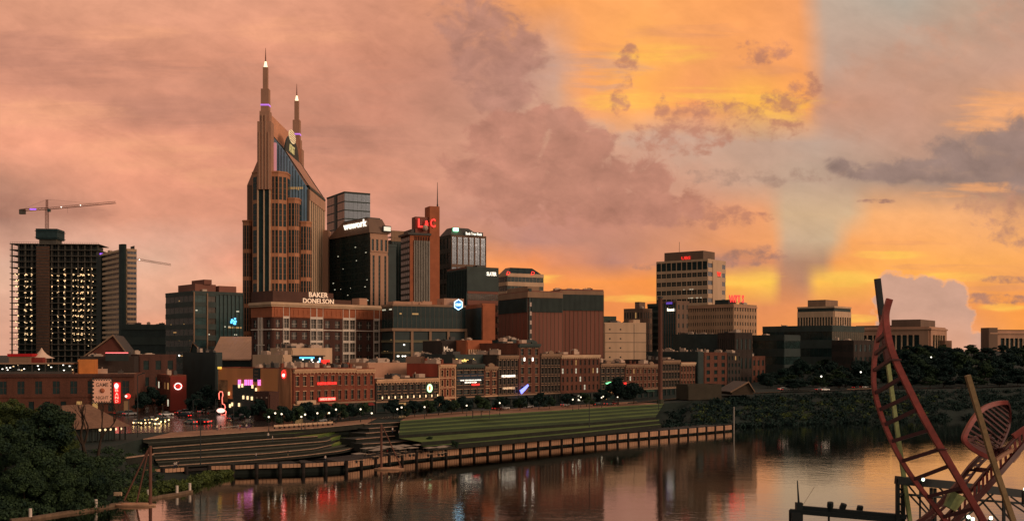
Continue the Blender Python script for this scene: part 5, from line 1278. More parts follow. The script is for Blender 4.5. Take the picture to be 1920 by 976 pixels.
m = MB(); m.hull([(-2.6, 0, -.8), (0, 0, -.7), (2.8, 0, -.35), (2.8, 0, .35), (0, 0, .6), (-2.6, 0, .9)], [(-2.6, .4, -.8), (0, .4, -.7), (2.8, .4, -.35), (2.8, .4, .35), (0, .4, .6), (-2.6, .4, .9)]); m.build('body', glow('blue_neon', (120, 130, 255), 2.6), s)
m = MB(); m.box(-.1, .1, .4, 1.6, -.3, .3); m.build('bracket', UNIT2, s)
row('dark row house with narrow bays beside the tall brown one', 1012, 1049, 664, BRICK_K, 6, 4, wf=.55, hf=.7)
row('five-storey brown row house with pale cornice and glowing windows', 1050, 1123, 666, BRICK_B, 9, 4, wf=.42, hf=.6, lit=.2, cornice=CREAM, trim=BRICK_B, sill=False)
r13 = row('dark row house with red neon and green arrow', 1124, 1170, 682, BRICK_K, 5, 3, wf=.5, hf=.55)
sign_text('neon_sign', 'red neon name on the dark row house near the mast', r13, 'R', 1148, 1169, 716.5, 722, 'NUDIES', RED_SIGN, out=1.6, bold=.015)
s = thing('neon_arrow', 'green neon arrow pointing away from the red name', 'sign'); u, z = r13.at('R', 1137, 718); s.matrix_world = r13.wm('R', u, z, 1.6)
m = MB(); m.hull([(-2.2, 0, -.15), (1.6, 0, -.6), (2.8, 0, .1), (1.4, 0, .7), (-2.2, 0, .2)], [(-2.2, .3, -.15), (1.6, .3, -.6), (2.8, .3, .1), (1.4, .3, .7), (-2.2, .3, .2)]); m.build('arrow', glow('green_neon', (130, 255, 170), 2.2), s)
m = MB(); m.box(-.1, .1, .3, 1.3, -.2, .2); m.build('bracket', UNIT2, s)
row('brown row house with four warm-lit shop windows', 1171, 1204, 684, BRICK_B, 5, 3, wf=.5, hf=.6, lit=.08)
row('brown row house with paired windows behind the mast', 1204.3, 1234, 684, BRICK_B, 4, 3, wf=.5, hf=.6)
row('row house with slim pale mullions and roof vents', 1240, 1273, 676, BRICK_K, 6, 3, wf=.6, hf=.8, trim=CREAM_D)
row('row house with a bright parapet cap and slim windows', 1274, 1302, 680, BRICK_B, 5, 3, wf=.5, hf=.7, cornice=CREAM)
dark('loft_block', 'tall brown corner loft with a pale edge strip', 560, 1318, 1320, 1362, 663, 44, m=BRICK_B, mode='grid', nx=6, fl=5, fr=5, depth=20, base=10)
dark('loft_block', 'soot-dark loft with bright tall windows', 575, 1362, 1363, 1388, 664, 44, m=BRICK_K, mode='grid', nx=8, fl=5, fr=5, lit=.12, depth=20, base=10)
# blocks standing behind the row
bm = dark('brick_hall', 'dark hall with pale sign letters behind the row houses', 455, 826, 828, 876, 642, 30, m=BRICK_K, mode='plain', depth=18)
sign_text('hall_sign', 'large pale letters on the dark hall behind the row', bm, 'R', 831, 848, 649, 661, 'Mae', glow('pale_letter', (240, 205, 170), .55), out=.6)
ba = dark('arcade_block', 'orange block with a row of pale pillars behind the row houses', 450, 874, 876, 922, 641, 30, m=TERRA, mode='plain', depth=18)
for i in range(11):
    u = ba.W*(i+.5)/11; m = MB(); ba.bx(m, 'R', u-.3, u+.3, ba.H-8, ba.H-3, .35, .9); ba.part(m, 'pillar', CREAM)
m = MB(); ba.bx(m, 'R', .3, ba.W-.3, ba.H-8, ba.H-3.2, .36, .42); ba.part(m, 'dark_recess', BLACKW)
bs = dark('rooftop_bar', 'dark rooftop bar with a yellow script sign', 425, 850, 853, 905, 668, 40, m=BLACKW, mode='plain', units=2)
sign_text('script_sign', 'yellow script sign on the dark rooftop bar', bs, 'R', 851, 888, 672, 677.5, 'Benchmark', glow('gold_letter', (255, 214, 120), 1.8), out=.8, shear=.3)
dark('tan_block', 'tan roof block crowded with ducts behind the saloon block', 415, 640, 690, 762, 684, 40, m=TAN, mode='plain', units=16, roof=ROOF)
dark('tan_block', 'tan upper block with ducts above the low soot-dark row house', 440, 762, 790, 830, 672, 40, m=TAN, mode='plain', units=12, roof=ROOF)
bt = dark('tan_block', 'tan stepped block above the tan mural wall', 402, 475, 531, 560, 669, 44, m=CREAM, mode='plain', units=6, roof=ROOF)
bt2 = dark('tan_block', 'upper tan block with a duct-topped roof below the brick office', 425, 508, 548, 622, 656, 40, m=CREAM, mode='plain', units=9, roof=ROOF)
sg = thing('stage', 'dark rooftop stage with blue and white lights on the brick row', 'stage', P(578, 691, 392), R(20))
m = MB(); m.box(-5.5, 5.5, 0, 3, -1, 4.6); m.build('back_wall', BLACKW, sg)
m = MB(); m.box(-5.8, 5.8, -2.5, 3.2, 4.6, 5.0); m.build('canopy', UNIT2, sg)
rg = random.Random(4)
for i in range(16):
    m = MB(); x, z = rg.uniform(-5, 5), rg.uniform(.2, 4); m.box(x-.25, x+.25, -.2, 0, z, z+rg.uniform(.3, .8)); m.build('stage_light', WHITEB if i % 2 else BLUE_SIGN, sg)
m = MB(); m.box(-3.2, 2.2, -.25, 0, 3.8, 4.4); m.build('light_bar', BLUE_SIGN, sg)
rs = thing('red_lamp_sign', 'red glowing rooftop sign at the end of the stage', 'sign', P(610, 681, 392)); m = MB(); m.box(-1.6, 1.6, -.2, .2, -1, 1.4); m.build('panel', RED_DIM, rs); m = MB(); m.tube([(0, .3, -3), (0, .3, 1)], .15, 5); m.build('post', UNIT2, rs)
# patio bar in front of the mural wall
pb = dark('patio_bar', 'low brick patio bar with rooftop plants in front of the mural wall', 340, 478, 505, 522, 739, 48, m=BRICK_D, mode='plain', units=0)
for i, px in enumerate((484, 493, 502)):
    u, z = pb.at('L', px, 745); m = MB(); pb.bx(m, 'L', u-.25, u+.25, z-.2, z+.3, .4, .6); pb.part(m, 'wall_lamp', UNIT)
pc = dark('patio_canopy', 'long dark street canopy hung with warm lamps', 368, 410, 478, 492, 727, 46, m=BLACKW, mode='plain', units=0)
for i, (px, py) in enumerate(((432, 737), (434, 760), (438, 757), (451, 758), (459, 744), (467, 745), (475, 746), (451, 723), (457, 722), (476, 724), (483, 730))):
    u, z = pc.at('L', px, py); m = MB(); pc.bx(m, 'L', u-.3, u+.3, z-.6, z+.6, .4, .8); pc.part(m, 'hanging_lamp', WARMB)

# ---------------------------------------------------------------- left of the row: lower Broadway
bl = Bld('brick_hall', 'long brown brick hall with arched windows under a rooftop terrace', 372, -80, -78, 252, 703, BRICK_B, ang=10, depth=24)
bl.fac('R', 10, 1, wf=.4, hf=.62, t=.3, z0=bl.H*.42, z1=bl.H*.95, sub=1); bl.fac('R', 11, 1, wf=.35, hf=.7, t=.4, z1=bl.H*.38, name='shop_window', lit=.3); bl.band(bl.H-.8, bl.H+.3, .8, BRICK_D, faces='R'); bl.done(ROOF, 3, parapet=.4)
def open_bar():
    u0, u1 = bl.at('R', 0)[0]-8, bl.at('R', 130)[0]; s = thing('rooftop_terrace', 'rooftop terrace bar with string lights above the long brick hall', 'bar', bl.mx @ Vector((0, 0, bl.H+.2)), bl.a)
    m = MB(); m.box(u0, u1, 3, 14, 3.6, 4.0); m.build('roof', CREAM_D, s)
    for i in range(8): x = u0+i*(u1-u0)/7; m = MB(); m.box(x-.15, x+.15, 3.2, 3.5, 0, 3.6); m.build('post', UNIT2, s)
    m = MB(); m.box(u0, u1, 9, 9.3, 0, 3.6); m.build('back_wall', BLACKW, s)
    m = MB(); m.box(u0, u1, 2.9, 3.0, 0, 1.0); m.build('rail', UNIT2, s)
    for i in range(22): x = rg.uniform(u0, u1); z = rg.uniform(1.0, 3.2); m = MB(); m.box(x-.22, x+.22, 5, 5.3, z, z+.3); m.build('lamp', WHITEB if i % 3 else WARMB, s)
    for i in range(10): x = rg.uniform(u0, u1); m = MB(); m.box(x-.6, x+.6, 4, 5, .1, 1.0); m.build('table', rg.choice([UNIT, BRICK_R, CREAM_D]), s)
open_bar()
cont = thing('red_roof_kiosk', 'kiosk with a bright red roof on the terrace edge', 'kiosk', P(37, 683, 392)); m = MB(); m.box(-4, 4, 0, 4, 0, 3.0); m.build('wall', CREAM_D, cont); m = MB(); m.box(-4.4, 4.6, -.4, 4.4, 3.0, 4.0); m.build('roof', mat('red_roof', (190, 24, 30), .6, .15, .3), cont)
m = MB(); m.box(4, 8.2, .6, 4, 0, 2.6); m.build('annex', mat('red_wall', (130, 50, 40), .8, .2, .3), cont)
tn = thing('tent', 'white peaked tent on the rooftop terrace', 'tent', P(78, 671, 398))
m = MB(); n = 14
rp = [(4.6, 0), (3.2, .55), (1.8, 1.5), (.8, 2.6), (.05, 3.9)]
for (a0, z0), (a1, z1) in zip(rp, rp[1:]):
    for k in range(n):
        t0, t1 = 2*math.pi*k/n, 2*math.pi*(k+1)/n
        m.quad((a0*math.cos(t0), a0*math.sin(t0), z0), (a0*math.cos(t1), a0*math.sin(t1), z0), (a1*math.cos(t1), a1*math.sin(t1), z1), (a1*math.cos(t0), a1*math.sin(t0), z1))
m.build('canopy', mat('tent_fabric', (225, 190, 165), .8, .08, .4), tn)
for k in range(4): a = R(45+90*k); m = MB(); m.tube([(4*math.cos(a), 4*math.sin(a), -2.4), (4*math.cos(a), 4*math.sin(a), .3)], .1, 5); m.build('pole', UNIT, tn)
def gable_house(name, label, d, l, r, apex_px, apex_py, eave_py, depth, wallm, roofm, base=8.3, edge_m=None):
    x0, x1, xa = ((v-CX)/F*d for v in (l, r, apex_px)); ze = CAMZ-(eave_py-HY)*d/F; za = CAMZ-(apex_py-HY)*d/F
    s = thing(name, label, 'building', ((x0+x1)/2, d, base)); ox = (x0+x1)/2
    m = MB(); m.hull([(x-ox, 0, z-base) for x, z in ((x0, base), (x1, base), (x1, ze), (xa, za), (x0, ze))], [(x-ox-depth*.25, depth, z-base) for x, z in ((x0, base), (x1, base), (x1, ze), (xa, za), (x0, ze))]); m.build('wall', wallm, s)
    m = MB()
    for (a, az), (q, qz) in (((x0-.6, ze-.4), (xa, za)), ((xa, za), (x1+.6, ze-.4))):
        f = [(a-ox, -.7, az-base+.15), (q-ox, -.7, qz-base+.15), (q-ox, -.7, qz-base+.55), (a-ox, -.7, az-base+.55)]
        m.hull(f, [(x-depth*.25, depth+.5, z) for x, y, z in f])
    m.build('roof', roofm, s)
    m = MB()
    for (a, az), (q, qz) in (((x0-.7, ze-.5), (xa, za)), ((xa, za), (x1+.7, ze-.5))):
        f = [(a-ox, -.95, az-base+.1), (q-ox, -.95, qz-base+.1), (q-ox, -.95, qz-base+.75), (a-ox, -.95, az-base+.75)]
        m.hull(f, [(x, -.72, z) for x, y, z in f])
    m.build('bargeboard', edge_m or CREAM_D, s)
    return s
gh = gable_house('gabled_hall', 'tall gabled hall with pale roof edges behind the terrace', 440, 150, 247, 213, 630, 676, 34, mat('brick_gable', (110, 62, 50), .9, .2, .3), UNIT2)
dark('terrace_block', 'low block with a red neon line and rooftop pots', 400, 150, 152, 252, 672, 14, m=BRICK_K, mode='plain', depth=16, units=10)
nl = thing('neon_line', 'thin red neon strip along a roof edge', 'neon strip', P(219, 661, 398)); m = MB(); m.box(-4.2, 4.2, -.1, .1, -.16, .16); m.build('tube', glow('rose_neon', (255, 110, 110), 2.2), nl); m = MB(); m.box(-4.3, 4.3, .12, .3, -3, .2); m.build('backing', BLACKW, nl)
os_ = dark('orange_shop', 'orange-walled bar with an awning on the terrace block', 385, 146, 148, 178, 678, 14, m=mat('orange_wall', (196, 120, 60), .8, .2, .3), mode='plain', depth=8, units=0)
bq = dark('brick_hall', 'dark brick warehouse with a row of deep windows', 430, 228, 262, 330, 668, 40, m=BRICK_D, mode='grid', nx=6, fl=3, fr=3)
qs = thing('quilt_sign', 'checker-edged pale billboard on the long brick hall', 'billboard'); u, z = bl.at('R', 193, 732); qs.matrix_world = bl.wm('R', u, z, 1.2)
m = MB(); m.box(-3.2, 3.2, -.1, .2, -4.2, 4.2); m.build('board', glow('lit_board', (214, 150, 118), .35), qs)
m = MB(); n = 0
for i in range(14):
    for j in range(2):
        for sg_ in (-1, 1):
            if (i+j) % 2 == 0: m.box(sg_*(3.4-j*.42)-.21, sg_*(3.4-j*.42)+.21, -.16, -.08, -4.4+i*.65, -3.75+i*.65)
for i in range(16):
    for j in range(2):
        for sg_ in (-1, 1):
            if (i+j) % 2 == 0: m.box(-3.4+i*.43, -2.97+i*.43, -.17, -.09, sg_*(4.3-j*.42)-.21, sg_*(4.3-j*.42)+.21)
m.build('checker_border', BLACKW, qs)
place_mesh(text_mesh('GAME', 4.2, 1.4, .06, .01), 'lettering', TAN_D, qs, Matrix.Translation((0, -.14, 2.2))); place_mesh(text_mesh('NIGHT', 4.2, 1.2, .06, .01), 'lettering', TAN_D, qs, Matrix.Translation((0, -.14, -2.4)))
m = MB(); m.ball((0, -.05, .1), .9, 10, sz=1); m.build('badge', TERRA, qs)
ns_ = thing('neon_sign', 'tall red vertical neon blade sign beside the checker billboard', 'sign', P(219, 736, 366)); m = MB(); m.box(-1.1, 1.1, .05, .5, -3.6, 3.6); m.build('board', glow('red_blade', (220, 30, 30), .9), ns_)
m = MB(); m.ball((-.1, -.1, 2.4), .75, 8, sz=1.3); m.build('lamp', glow('rose_lamp', (255, 200, 190), 2.5), ns_)
for k in range(4): place_mesh(text_mesh('BAND'[k], 1.1, .95, .12, .02), 'lettering', glow('pink_letter', (255, 150, 130), 2), ns_, Matrix.Translation((0, -.06, .9-k*1.25)))
m = MB(); m.box(-.15, .15, .5, 2.5, -1, 1); m.build('bracket', UNIT2, ns_)
ro = thing('traffic_lamp', 'round red signal lamp glowing above the street', 'signal', P(240, 742, 350)); m = MB(); m.ball((0, 0, 0), .9, 10); m.build('globe', RED_DIM, ro); m = MB(); m.ball((-.3, -.9, 0), .42, 8); m.build('bulb', glow('rose_lamp', (255, 200, 190), 2.5), ro); m = MB(); m.tube([(0, .4, 0), (0, .4, -8.4)], .14, 6); m.build('pole', UNIT2, ro)
hr = Bld('restaurant', 'red-brown music restaurant wall with a round white neon badge', 395, 296, 319, 349, 707, BRICK_R, ang=28)
hr.plain('R'); hr.fac('L', 4, 2, wf=.6, hf=.4, t=.3, lit=.6, frame=BLACKW); hr.done(ROOF, 2)
m = MB(); hr.bx(m, 'R', 0, hr.W, 0, hr.H+.4, .36, .6); hr.part(m, 'painted_front', mat('oxblood_paint', (138, 52, 40), .8, .15, .3))
s = thing('round_sign', 'round white and red neon badge on the red-brown wall', 'sign'); u, z = hr.at('R', 333, 723.5); s.matrix_world = hr.wm('R', u, z, .9)
m = MB(); m.tube([(1.25*math.cos(2*math.pi*i/24), 0, 1.15*math.sin(2*math.pi*i/24)) for i in range(25)], .17, 6); m.build('ring', glow('white_neon', (255, 235, 225), 2.4), s)
place_mesh(text_mesh('Hard Rock', 3.3, .8, .1, .01, font_shear=.1), 'lettering', RED_SIGN, s, Matrix.Translation((0, -.25, .25)))
place_mesh(text_mesh('CAFE', 1.5, .5, .1, .01), 'lettering', RED_SIGN, s, Matrix.Translation((0, -.25, -.55)))
m = MB(); m.box(-1, 1, .05, .25, -.9, .9); m.build('backing', BLACKW, s)
dark('dark_hall', 'black building mass between the red-brown restaurant and the mural wall', 440, 344, 405, 416, 664, 44, m=BLACKW, mode='plain', units=4)
ar = thing('arena', 'arena with a broad sloping pale metal roof', 'building', P(420, 676, 520))
x = lambda p: (p-420)/F*520
m = MB(); m.hull([(x(372), 0, -18), (x(470), 0, -18), (x(470), 0, 0), (x(388), 0, 0)], [(x(372), 40, -18), (x(480), 40, -18), (x(480), 40, 10.5), (x(384), 40, 10.5)]); m.build('wall', BLACKW, ar)
m = MB(); m.hull([(x(394), -1, .2), (x(470), -1, .2), (x(470), -1, .8), (x(394), -1, .8)], [(x(374)+0, 38, 11.8), (x(500), 38, 11.8), (x(500), 38, 12.4), (x(374), 38, 12.4)])
for i in range(16):
    a = i/15; p0 = Vector((x(394)+(x(470)-x(394))*a, -1, .8)); p1 = Vector((x(374)+(x(500)-x(374))*a, 38, 12.4)); m.tube([p0, p1], .12, 4)
m.build('roof', mat('metal_roof', (196, 150, 120), .55, .12, .2), ar)
gable_house('gabled_hall', 'black gabled entrance hall with pale rim in front of the arena', 500, 352, 404, 362, 643, 690, 20, BLACKW, BLACKW)
for px, py in ((344, 664), (365, 664), (378, 664), (318, 666), (336, 666)):
    p = P(px, py, 470); lp = thing('wall_light', 'small bright lamp on the dark arena front', 'lamp', p, group='lamps on the dark arena front'); m = MB(); m.ball((0, 0, 0), .4, 6); m.build('bulb', WHITEB, lp); m = MB(); m.box(-.1, .1, 0, 1.2, -.1, .1); m.build('arm', UNIT2, lp)
# riverside shelter with the big brown hip roof
sh = thing('shelter', 'open riverside shelter with a big brown hip roof', 'shelter', (0, 0, 8.2))
ev = [G(118, 806, 11.6), G(245, 798, 11.6)]; a, q = ev; dd = (q-a).normalized(); nn = Vector((-dd.y, dd.x, 0))
a2, q2 = a+nn*19, q+nn*19; r0, r1_ = a.lerp(q, .30)+nn*9.5, a.lerp(q, .70)+nn*9.5
up = Vector((0, 0, 5.4)); off = Vector((0, 0, -8.2))
m = MB(); i = 0; pts = [p+off for p in (a, q, q2, a2)] + [r0+up+off, r1_+up+off]
m.v = [tuple(p) for p in pts]; m.f = [(0, 1, 5, 4), (1, 2, 5), (2, 3, 4, 5), (3, 0, 4), (3, 2, 1, 0)]; m.m = [0]*5
m.build('roof', mat('shelter_roof', (122, 88, 68), .9, .2, .2, fine=1.5), sh)
for i in range(12):
    for b0, b1 in ((a, q), (a2, q2)):
        p = b0.lerp(b1, .04+i*.92/11)+(nn if b0 is a else -nn)*1.2+off; m = MB(); m.box(p.x-.16, p.x+.16, p.y-.16, p.y+.16, 0, 3.4); m.build('post', STORE, sh)
m = MB(); g0, g1 = a.lerp(q, .1)+nn*4+off, a.lerp(q, .9)+nn*4+off; m.hull([Vector((p.x, p.y, 0)) for p in (g0, g1, g1+nn*10, g0+nn*10)], [Vector((p.x, p.y, 3.5)) for p in (g0, g1, g1+nn*10, g0+nn*10)]); m.build('inner_shade_box', BLACKW, sh)  # dark box added inside; stands in for the shade under the roof
for i in range(5):
    p = a.lerp(q, .62+i*.08)+nn*2.5+off; m = MB(); m.ball((p.x, p.y, 2.7), .32, 6); m.build('lamp', WARMB, sh)
# neon guitar on a post
gs = thing('guitar_sign', 'tall pink neon guitar outline on a post by the crossing', 'sign', G(414, 777, 8.2)); dgu = gs.location.y; k = dgu/F
gx = lambda px, py: ((px-414)*k, 0, (777-py)*k)
m = MB(); m.tube([gx(*p) for p in ((411, 748), (410.5, 737), (413, 733), (417, 734), (418, 740), (416.5, 746), (417, 756), (421, 758), (422.5, 763), (420.5, 767), (424, 771), (423, 776), (418, 777.5), (414, 777))], .16, 6); m.build('outline', glow('coral_neon', (255, 120, 100), 2.2), gs)
m = MB(); m.ball(gx(414, 769), 1.5, 10, sz=.55); m.build('body', glow('rose_body', (255, 190, 175), 2.2), gs)
m = MB(); m.tube([(0, .4, -.2), (0, .4, 4)], .2, 6); m.build('post', UNIT2, gs)
# hut and flat pavilion up-river
gable_house('gabled_hut', 'small gabled hut with pale bargeboards by the far riverside path', 478, 1372, 1412, 1403, 717, 734, 14, mat('hut_wall', (78, 64, 50), .9, .2, .3), UNIT2, base=11)
dark('pavilion', 'flat-roofed riverside pavilion with a pale roof line', 470, 1287, 1290, 1352, 724, 20, m=mat('pavilion_wall', (66, 58, 46), .9, .2, .3), mode='plain', base=9, depth=10, units=0)
# tall steel mast
p = G(1238, 756, 9.2); mm = thing('mast', 'tall rust-brown steel mast rising above the row houses', 'mast', p); k = p.y/F
m = MB(); m.tube([(0, 0, 0), (0, 0, (756-558)*k)], [4.3*k, 4.0*k], 10); m.build('shaft', mat('rust_steel', (100, 62, 50), .75, .3, .2, streak=True), mm)
m = MB(); m.tube([(0, 0, 0), (0, 0, 1.8)], [1.5, 1.3], 10); m.build('base', STONE, mm); m = MB(); m.tube([(0, 0, 197*k), (0, 0, 197*k+.8)], [1.15, 1.15], 10); m.build('cap', UNIT2, mm)

# ---------------------------------------------------------------- trees and bank growth
def leaf_mat(name, a, b):
    m = bpy.data.materials.new(name); m.use_nodes = True; t = m.node_tree; p = t.nodes['Principled BSDF']
    g = t.nodes.new('ShaderNodeNewGeometry'); oi = t.nodes.new('ShaderNodeObjectInfo')
    tc = t.nodes.new('ShaderNodeTexCoord'); n = noise(t, NX(t, tc.outputs['Object']), .35, 3, .6)
    f = (NX(t, g.outputs['Random Per Island'])*.45 + (n-.5)*1.6 + .28 + (NX(t, oi.outputs['Random'])-.5)*.3).clamp()
    c = mixc(t, f, lin(a), lin(b)); t.links.new(c.s, p.inputs['Base Color'])
    p.inputs['Roughness'].default_value = .75; p.inputs['Specular IOR Level'].default_value = .15
    return m
LEAF = leaf_mat('leaf_deep_green', (22, 42, 40), (64, 82, 50))
LEAF2 = leaf_mat('leaf_olive', (44, 62, 44), (98, 108, 50))
LEAF3 = leaf_mat('leaf_far_green', (20, 38, 38), (36, 56, 48))
BARK = mat('bark', (64, 50, 40), .95, .35, .8, bump=.3)
def leaf_cloud(name, m, centres, radii, per, size, rs, flat=.8):
    """leaf-sized faces scattered through clumps; returns a mesh"""
    rng = np.random.default_rng(rs)
    C = np.asarray(centres, float); Rr = np.asarray(radii, float)
    cnt = np.maximum(4, (per*(Rr/Rr.mean())**2).astype(int)); idx = np.repeat(np.arange(len(C)), cnt); n = len(idx)
    d = rng.normal(size=(n, 3)); d /= np.linalg.norm(d, axis=1)[:, None]
    r = rng.random(n)**.42
    p = C[idx] + d*(r*Rr[idx])[:, None]*np.array([1, 1, flat])
    nr = d*.6 + rng.normal(size=(n, 3))*.6 + np.array([0, 0, .3]); nr /= np.linalg.norm(nr, axis=1)[:, None]
    a = np.cross(nr, rng.normal(size=(n, 3))); a /= np.linalg.norm(a, axis=1)[:, None]; b = np.cross(nr, a)
    s = size*(.55+.9*rng.random(n))[:, None]
    v = np.empty((n, 4, 3)); v[:, 0] = p-a*s; v[:, 1] = p-b*s*.55; v[:, 2] = p+a*s; v[:, 3] = p+b*s*.55
    me = bpy.data.meshes.new(name); me.vertices.add(n*4); me.vertices.foreach_set('co', v.reshape(-1))
    me.loops.add(n*4); me.loops.foreach_set('vertex_index', np.arange(n*4, dtype=np.int32))
    me.polygons.add(n); me.polygons.foreach_set('loop_start', np.arange(0, n*4, 4, dtype=np.int32)); me.polygons.foreach_set('loop_total', np.full(n, 4, np.int32))
    me.materials.append(m); me.update(); me.validate(); return me
def limbs(mb, h, r, rs, spread, depth=3, lean=0.0):
    rg_ = random.Random(rs); tips = []
    def grow(p, d, L, rad, lv):
        pts = [p]; q = p
        for k in range(3):
            d = (d+Vector((rg_.uniform(-.16, .16), rg_.uniform(-.16, .16), rg_.uniform(-.02, .1)))).normalized(); q = q+d*L/3; pts.append(q)
        mb.tube(pts, [rad, rad*.86, rad*.72, rad*.58], 6 if lv < 2 else 4)
        tips.append((q, lv))
        if lv < depth:
            n = rg_.choice((2, 3, 3))
            for i in range(n):
                az = rg_.uniform(0, 6.28); dv = Vector((math.cos(az)*spread, math.sin(az)*spread, rg_.uniform(.35, 1.0)))
                grow(pts[rg_.choice((2, 3, 3))], (d*.8+dv).normalized(), L*rg_.uniform(.55, .8), rad*.55, lv+1)
    grow(Vector((0, 0, 0)), Vector((lean, 0, 1)), h*.42, r, 0)
    return tips
def make_tree(name, label, h, w, rs, m, per=300, size=.45, cat='tree', group=None, nclump=26, bare=False, trunk_r=None):
    root = thing(name, label, cat, (0, 0, 0), 0, group)
    mb = MB(); tips = limbs(mb, h, trunk_r or h*.022, rs, .75, 4 if bare else 3)
    mb.build('trunk', BARK, root)
    if bare: return root
    rg_ = random.Random(rs+50); cs = []; rr = []
    for i in range(nclump):
        a = rg_.uniform(0, 6.28); t = rg_.uniform(0, 1); prof = math.sin(math.pi*min(1, .18+.82*t))**.7
        rad = w/2*prof*rg_.uniform(.45, 1.0)
        cs.append((rad*math.cos(a), rad*math.sin(a), h*(.30+.64*t)+rg_.uniform(-.4, .4))); rr.append(w*rg_.uniform(.12, .21))
    for q, lv in tips:
        if lv >= 2 and rg_.random() < .6: cs.append(tuple(q)); rr.append(w*rg_.uniform(.09, .15))
    o = bpy.data.objects.new('crown', leaf_cloud('crown', m, cs, rr, per, size, rs)); COL.objects.link(o); o.parent = root
    return root
def ground_at(px, y): return Vector(((px-CX)/F*y, y, ground_z(px, y)))
# big trees on the near left bank
proto = [make_tree('bank_tree', 'x', 15, 12, 11, LEAF, 460, .30, nclump=34), make_tree('bank_tree', 'x', 13, 11, 12, LEAF2, 460, .28, nclump=34), make_tree('bank_tree', 'x', 11, 10, 13, LEAF, 420, .28, nclump=30)]
spots = [  # px, distance, top row, kind, label
    (10, 214, 800, 0, 'broad dark bank tree at the edge of the picture, nearest the river'), (48, 228, 768, 1, 'olive-topped bank tree below the long brick hall'),
    (92, 224, 760, 0, 'tall dark bank tree with a rounded top below the brick hall'), (140, 210, 845, 2, 'lower dark bank tree under the bare branching tree'),
    (80, 207, 838, 2, 'squat bank tree low over the water between its taller neighbours'), (12, 234, 760, 1, 'yellow-green bank tree reaching up to the hall windows'),
    (-40, 222, 768, 1, 'olive bank tree cut by the picture edge'), (178, 212, 872, 2, 'small dark bank tree beside the plain river steps'), (115, 226, 808, 1, 'olive bank tree tucked in front of the shelter roof'),
    (-70, 210, 810, 0, 'dark bank tree mostly outside the picture edge'), (45, 201, 872, 2, 'lowest dark bank tree right above the stone breakwater'), (120, 203, 880, 2, 'drooping bank tree above the breakwater post')]
first = {}
for px, y, top, k, lab in spots:
    b_ = ground_at(px, y); hh = CAMZ-(top-HY)*y/F-b_.z; base = (15, 13, 11)[k]; sc_ = hh/base
    if k not in first: first[k] = 1; o = proto[k]; o.location = b_; o.scale = (sc_*1.05, sc_*1.05, sc_); o.rotation_euler = (0, 0, px*.37); o['label'] = lab; o['group'] = 'trees on the near bank'
    else: o = copy_tree(proto[k], b_, px*.37, lab, (sc_*1.05, sc_*1.05, sc_)); o['group'] = 'trees on the near bank'
bt_ = make_tree('bare_tree', 'bare leafless branching tree in front of the brown shelter roof', 15.5, 6, 31, LEAF, bare=True, trunk_r=.5); bt_.location = ground_at(163, 232); bt_.location.z = 5.6
bt2_ = make_tree('bare_tree', 'second leafless tree leaning beside the shelter corner', 13.5, 5, 37, LEAF, bare=True, trunk_r=.4); bt2_.location = ground_at(184, 234); bt2_.location.z = 5.6
# street trees along the promenade
st_p = [make_tree('street_tree', 'x', 5.2, 5.4, 41, LEAF, 150, .26, nclump=16, trunk_r=.13), make_tree('street_tree', 'x', 5.6, 6, 42, LEAF3, 150, .26, nclump=16, trunk_r=.13)]
k = 0
for i, px in enumerate([512, 532, 552, 572, 592, 612, 634, 655, 676, 738, 758, 778, 800, 822, 846, 868, 905, 940, 975, 1010, 1030, 1065, 1100, 1130]):
    y = edge(px)+11+(i*37 % 9); b_ = ground_at(px, y); s_ = .85+.3*((i*53) % 10)/10
    lab = 'round-headed street tree along the riverfront promenade'
    if i < 2: o = st_p[i]; o.location = b_; o['label'] = lab; o['group'] = 'street trees along the promenade'
    else: o = copy_tree(st_p[i % 2], b_, i*1.1, lab, (s_*1.15, s_*1.15, s_)); o['group'] = 'street trees along the promenade'
for px, y, lab, s_ in ((1160, 442, 'large dark street tree below the red neon row house', 1.9), (1188, 452, 'large dark tree next to the pavilion end of the promenade', 1.5), (385, 380, 'dark square-side tree beside the red-brown restaurant', 1.7), (370, 372, 'low dark tree by the crossing', 1.2), (490, 342, 'bushy dark tree by the patio bar', 1.15), (455, 338, 'small dark tree in the crossing garden', .8), (288, 395, 'dark street tree by the brick warehouse', 1.5), (265, 385, 'dark street tree near the red signal lamp', 1.2), (1060, 372, 'small rounded tree at the lawn edge', .5)):
    b_ = ground_at(px, y); o = copy_tree(st_p[1], b_, px, lab, s_)
for px, py in ((805, 824), (853, 832), (745, 799), (750, 812)):
    b_ = G(px, py+3, 4.6); copy_tree(st_p[0], b_-Vector((0, 0, .8)), px, {805: 'dark round shrub-tree on the lower lawn shelf', 853: 'wide dark shrub-tree beside the wharf tables', 745: 'small tree by the top of the step walls', 750: 'small tree at the foot of the step walls'}[px], .42)
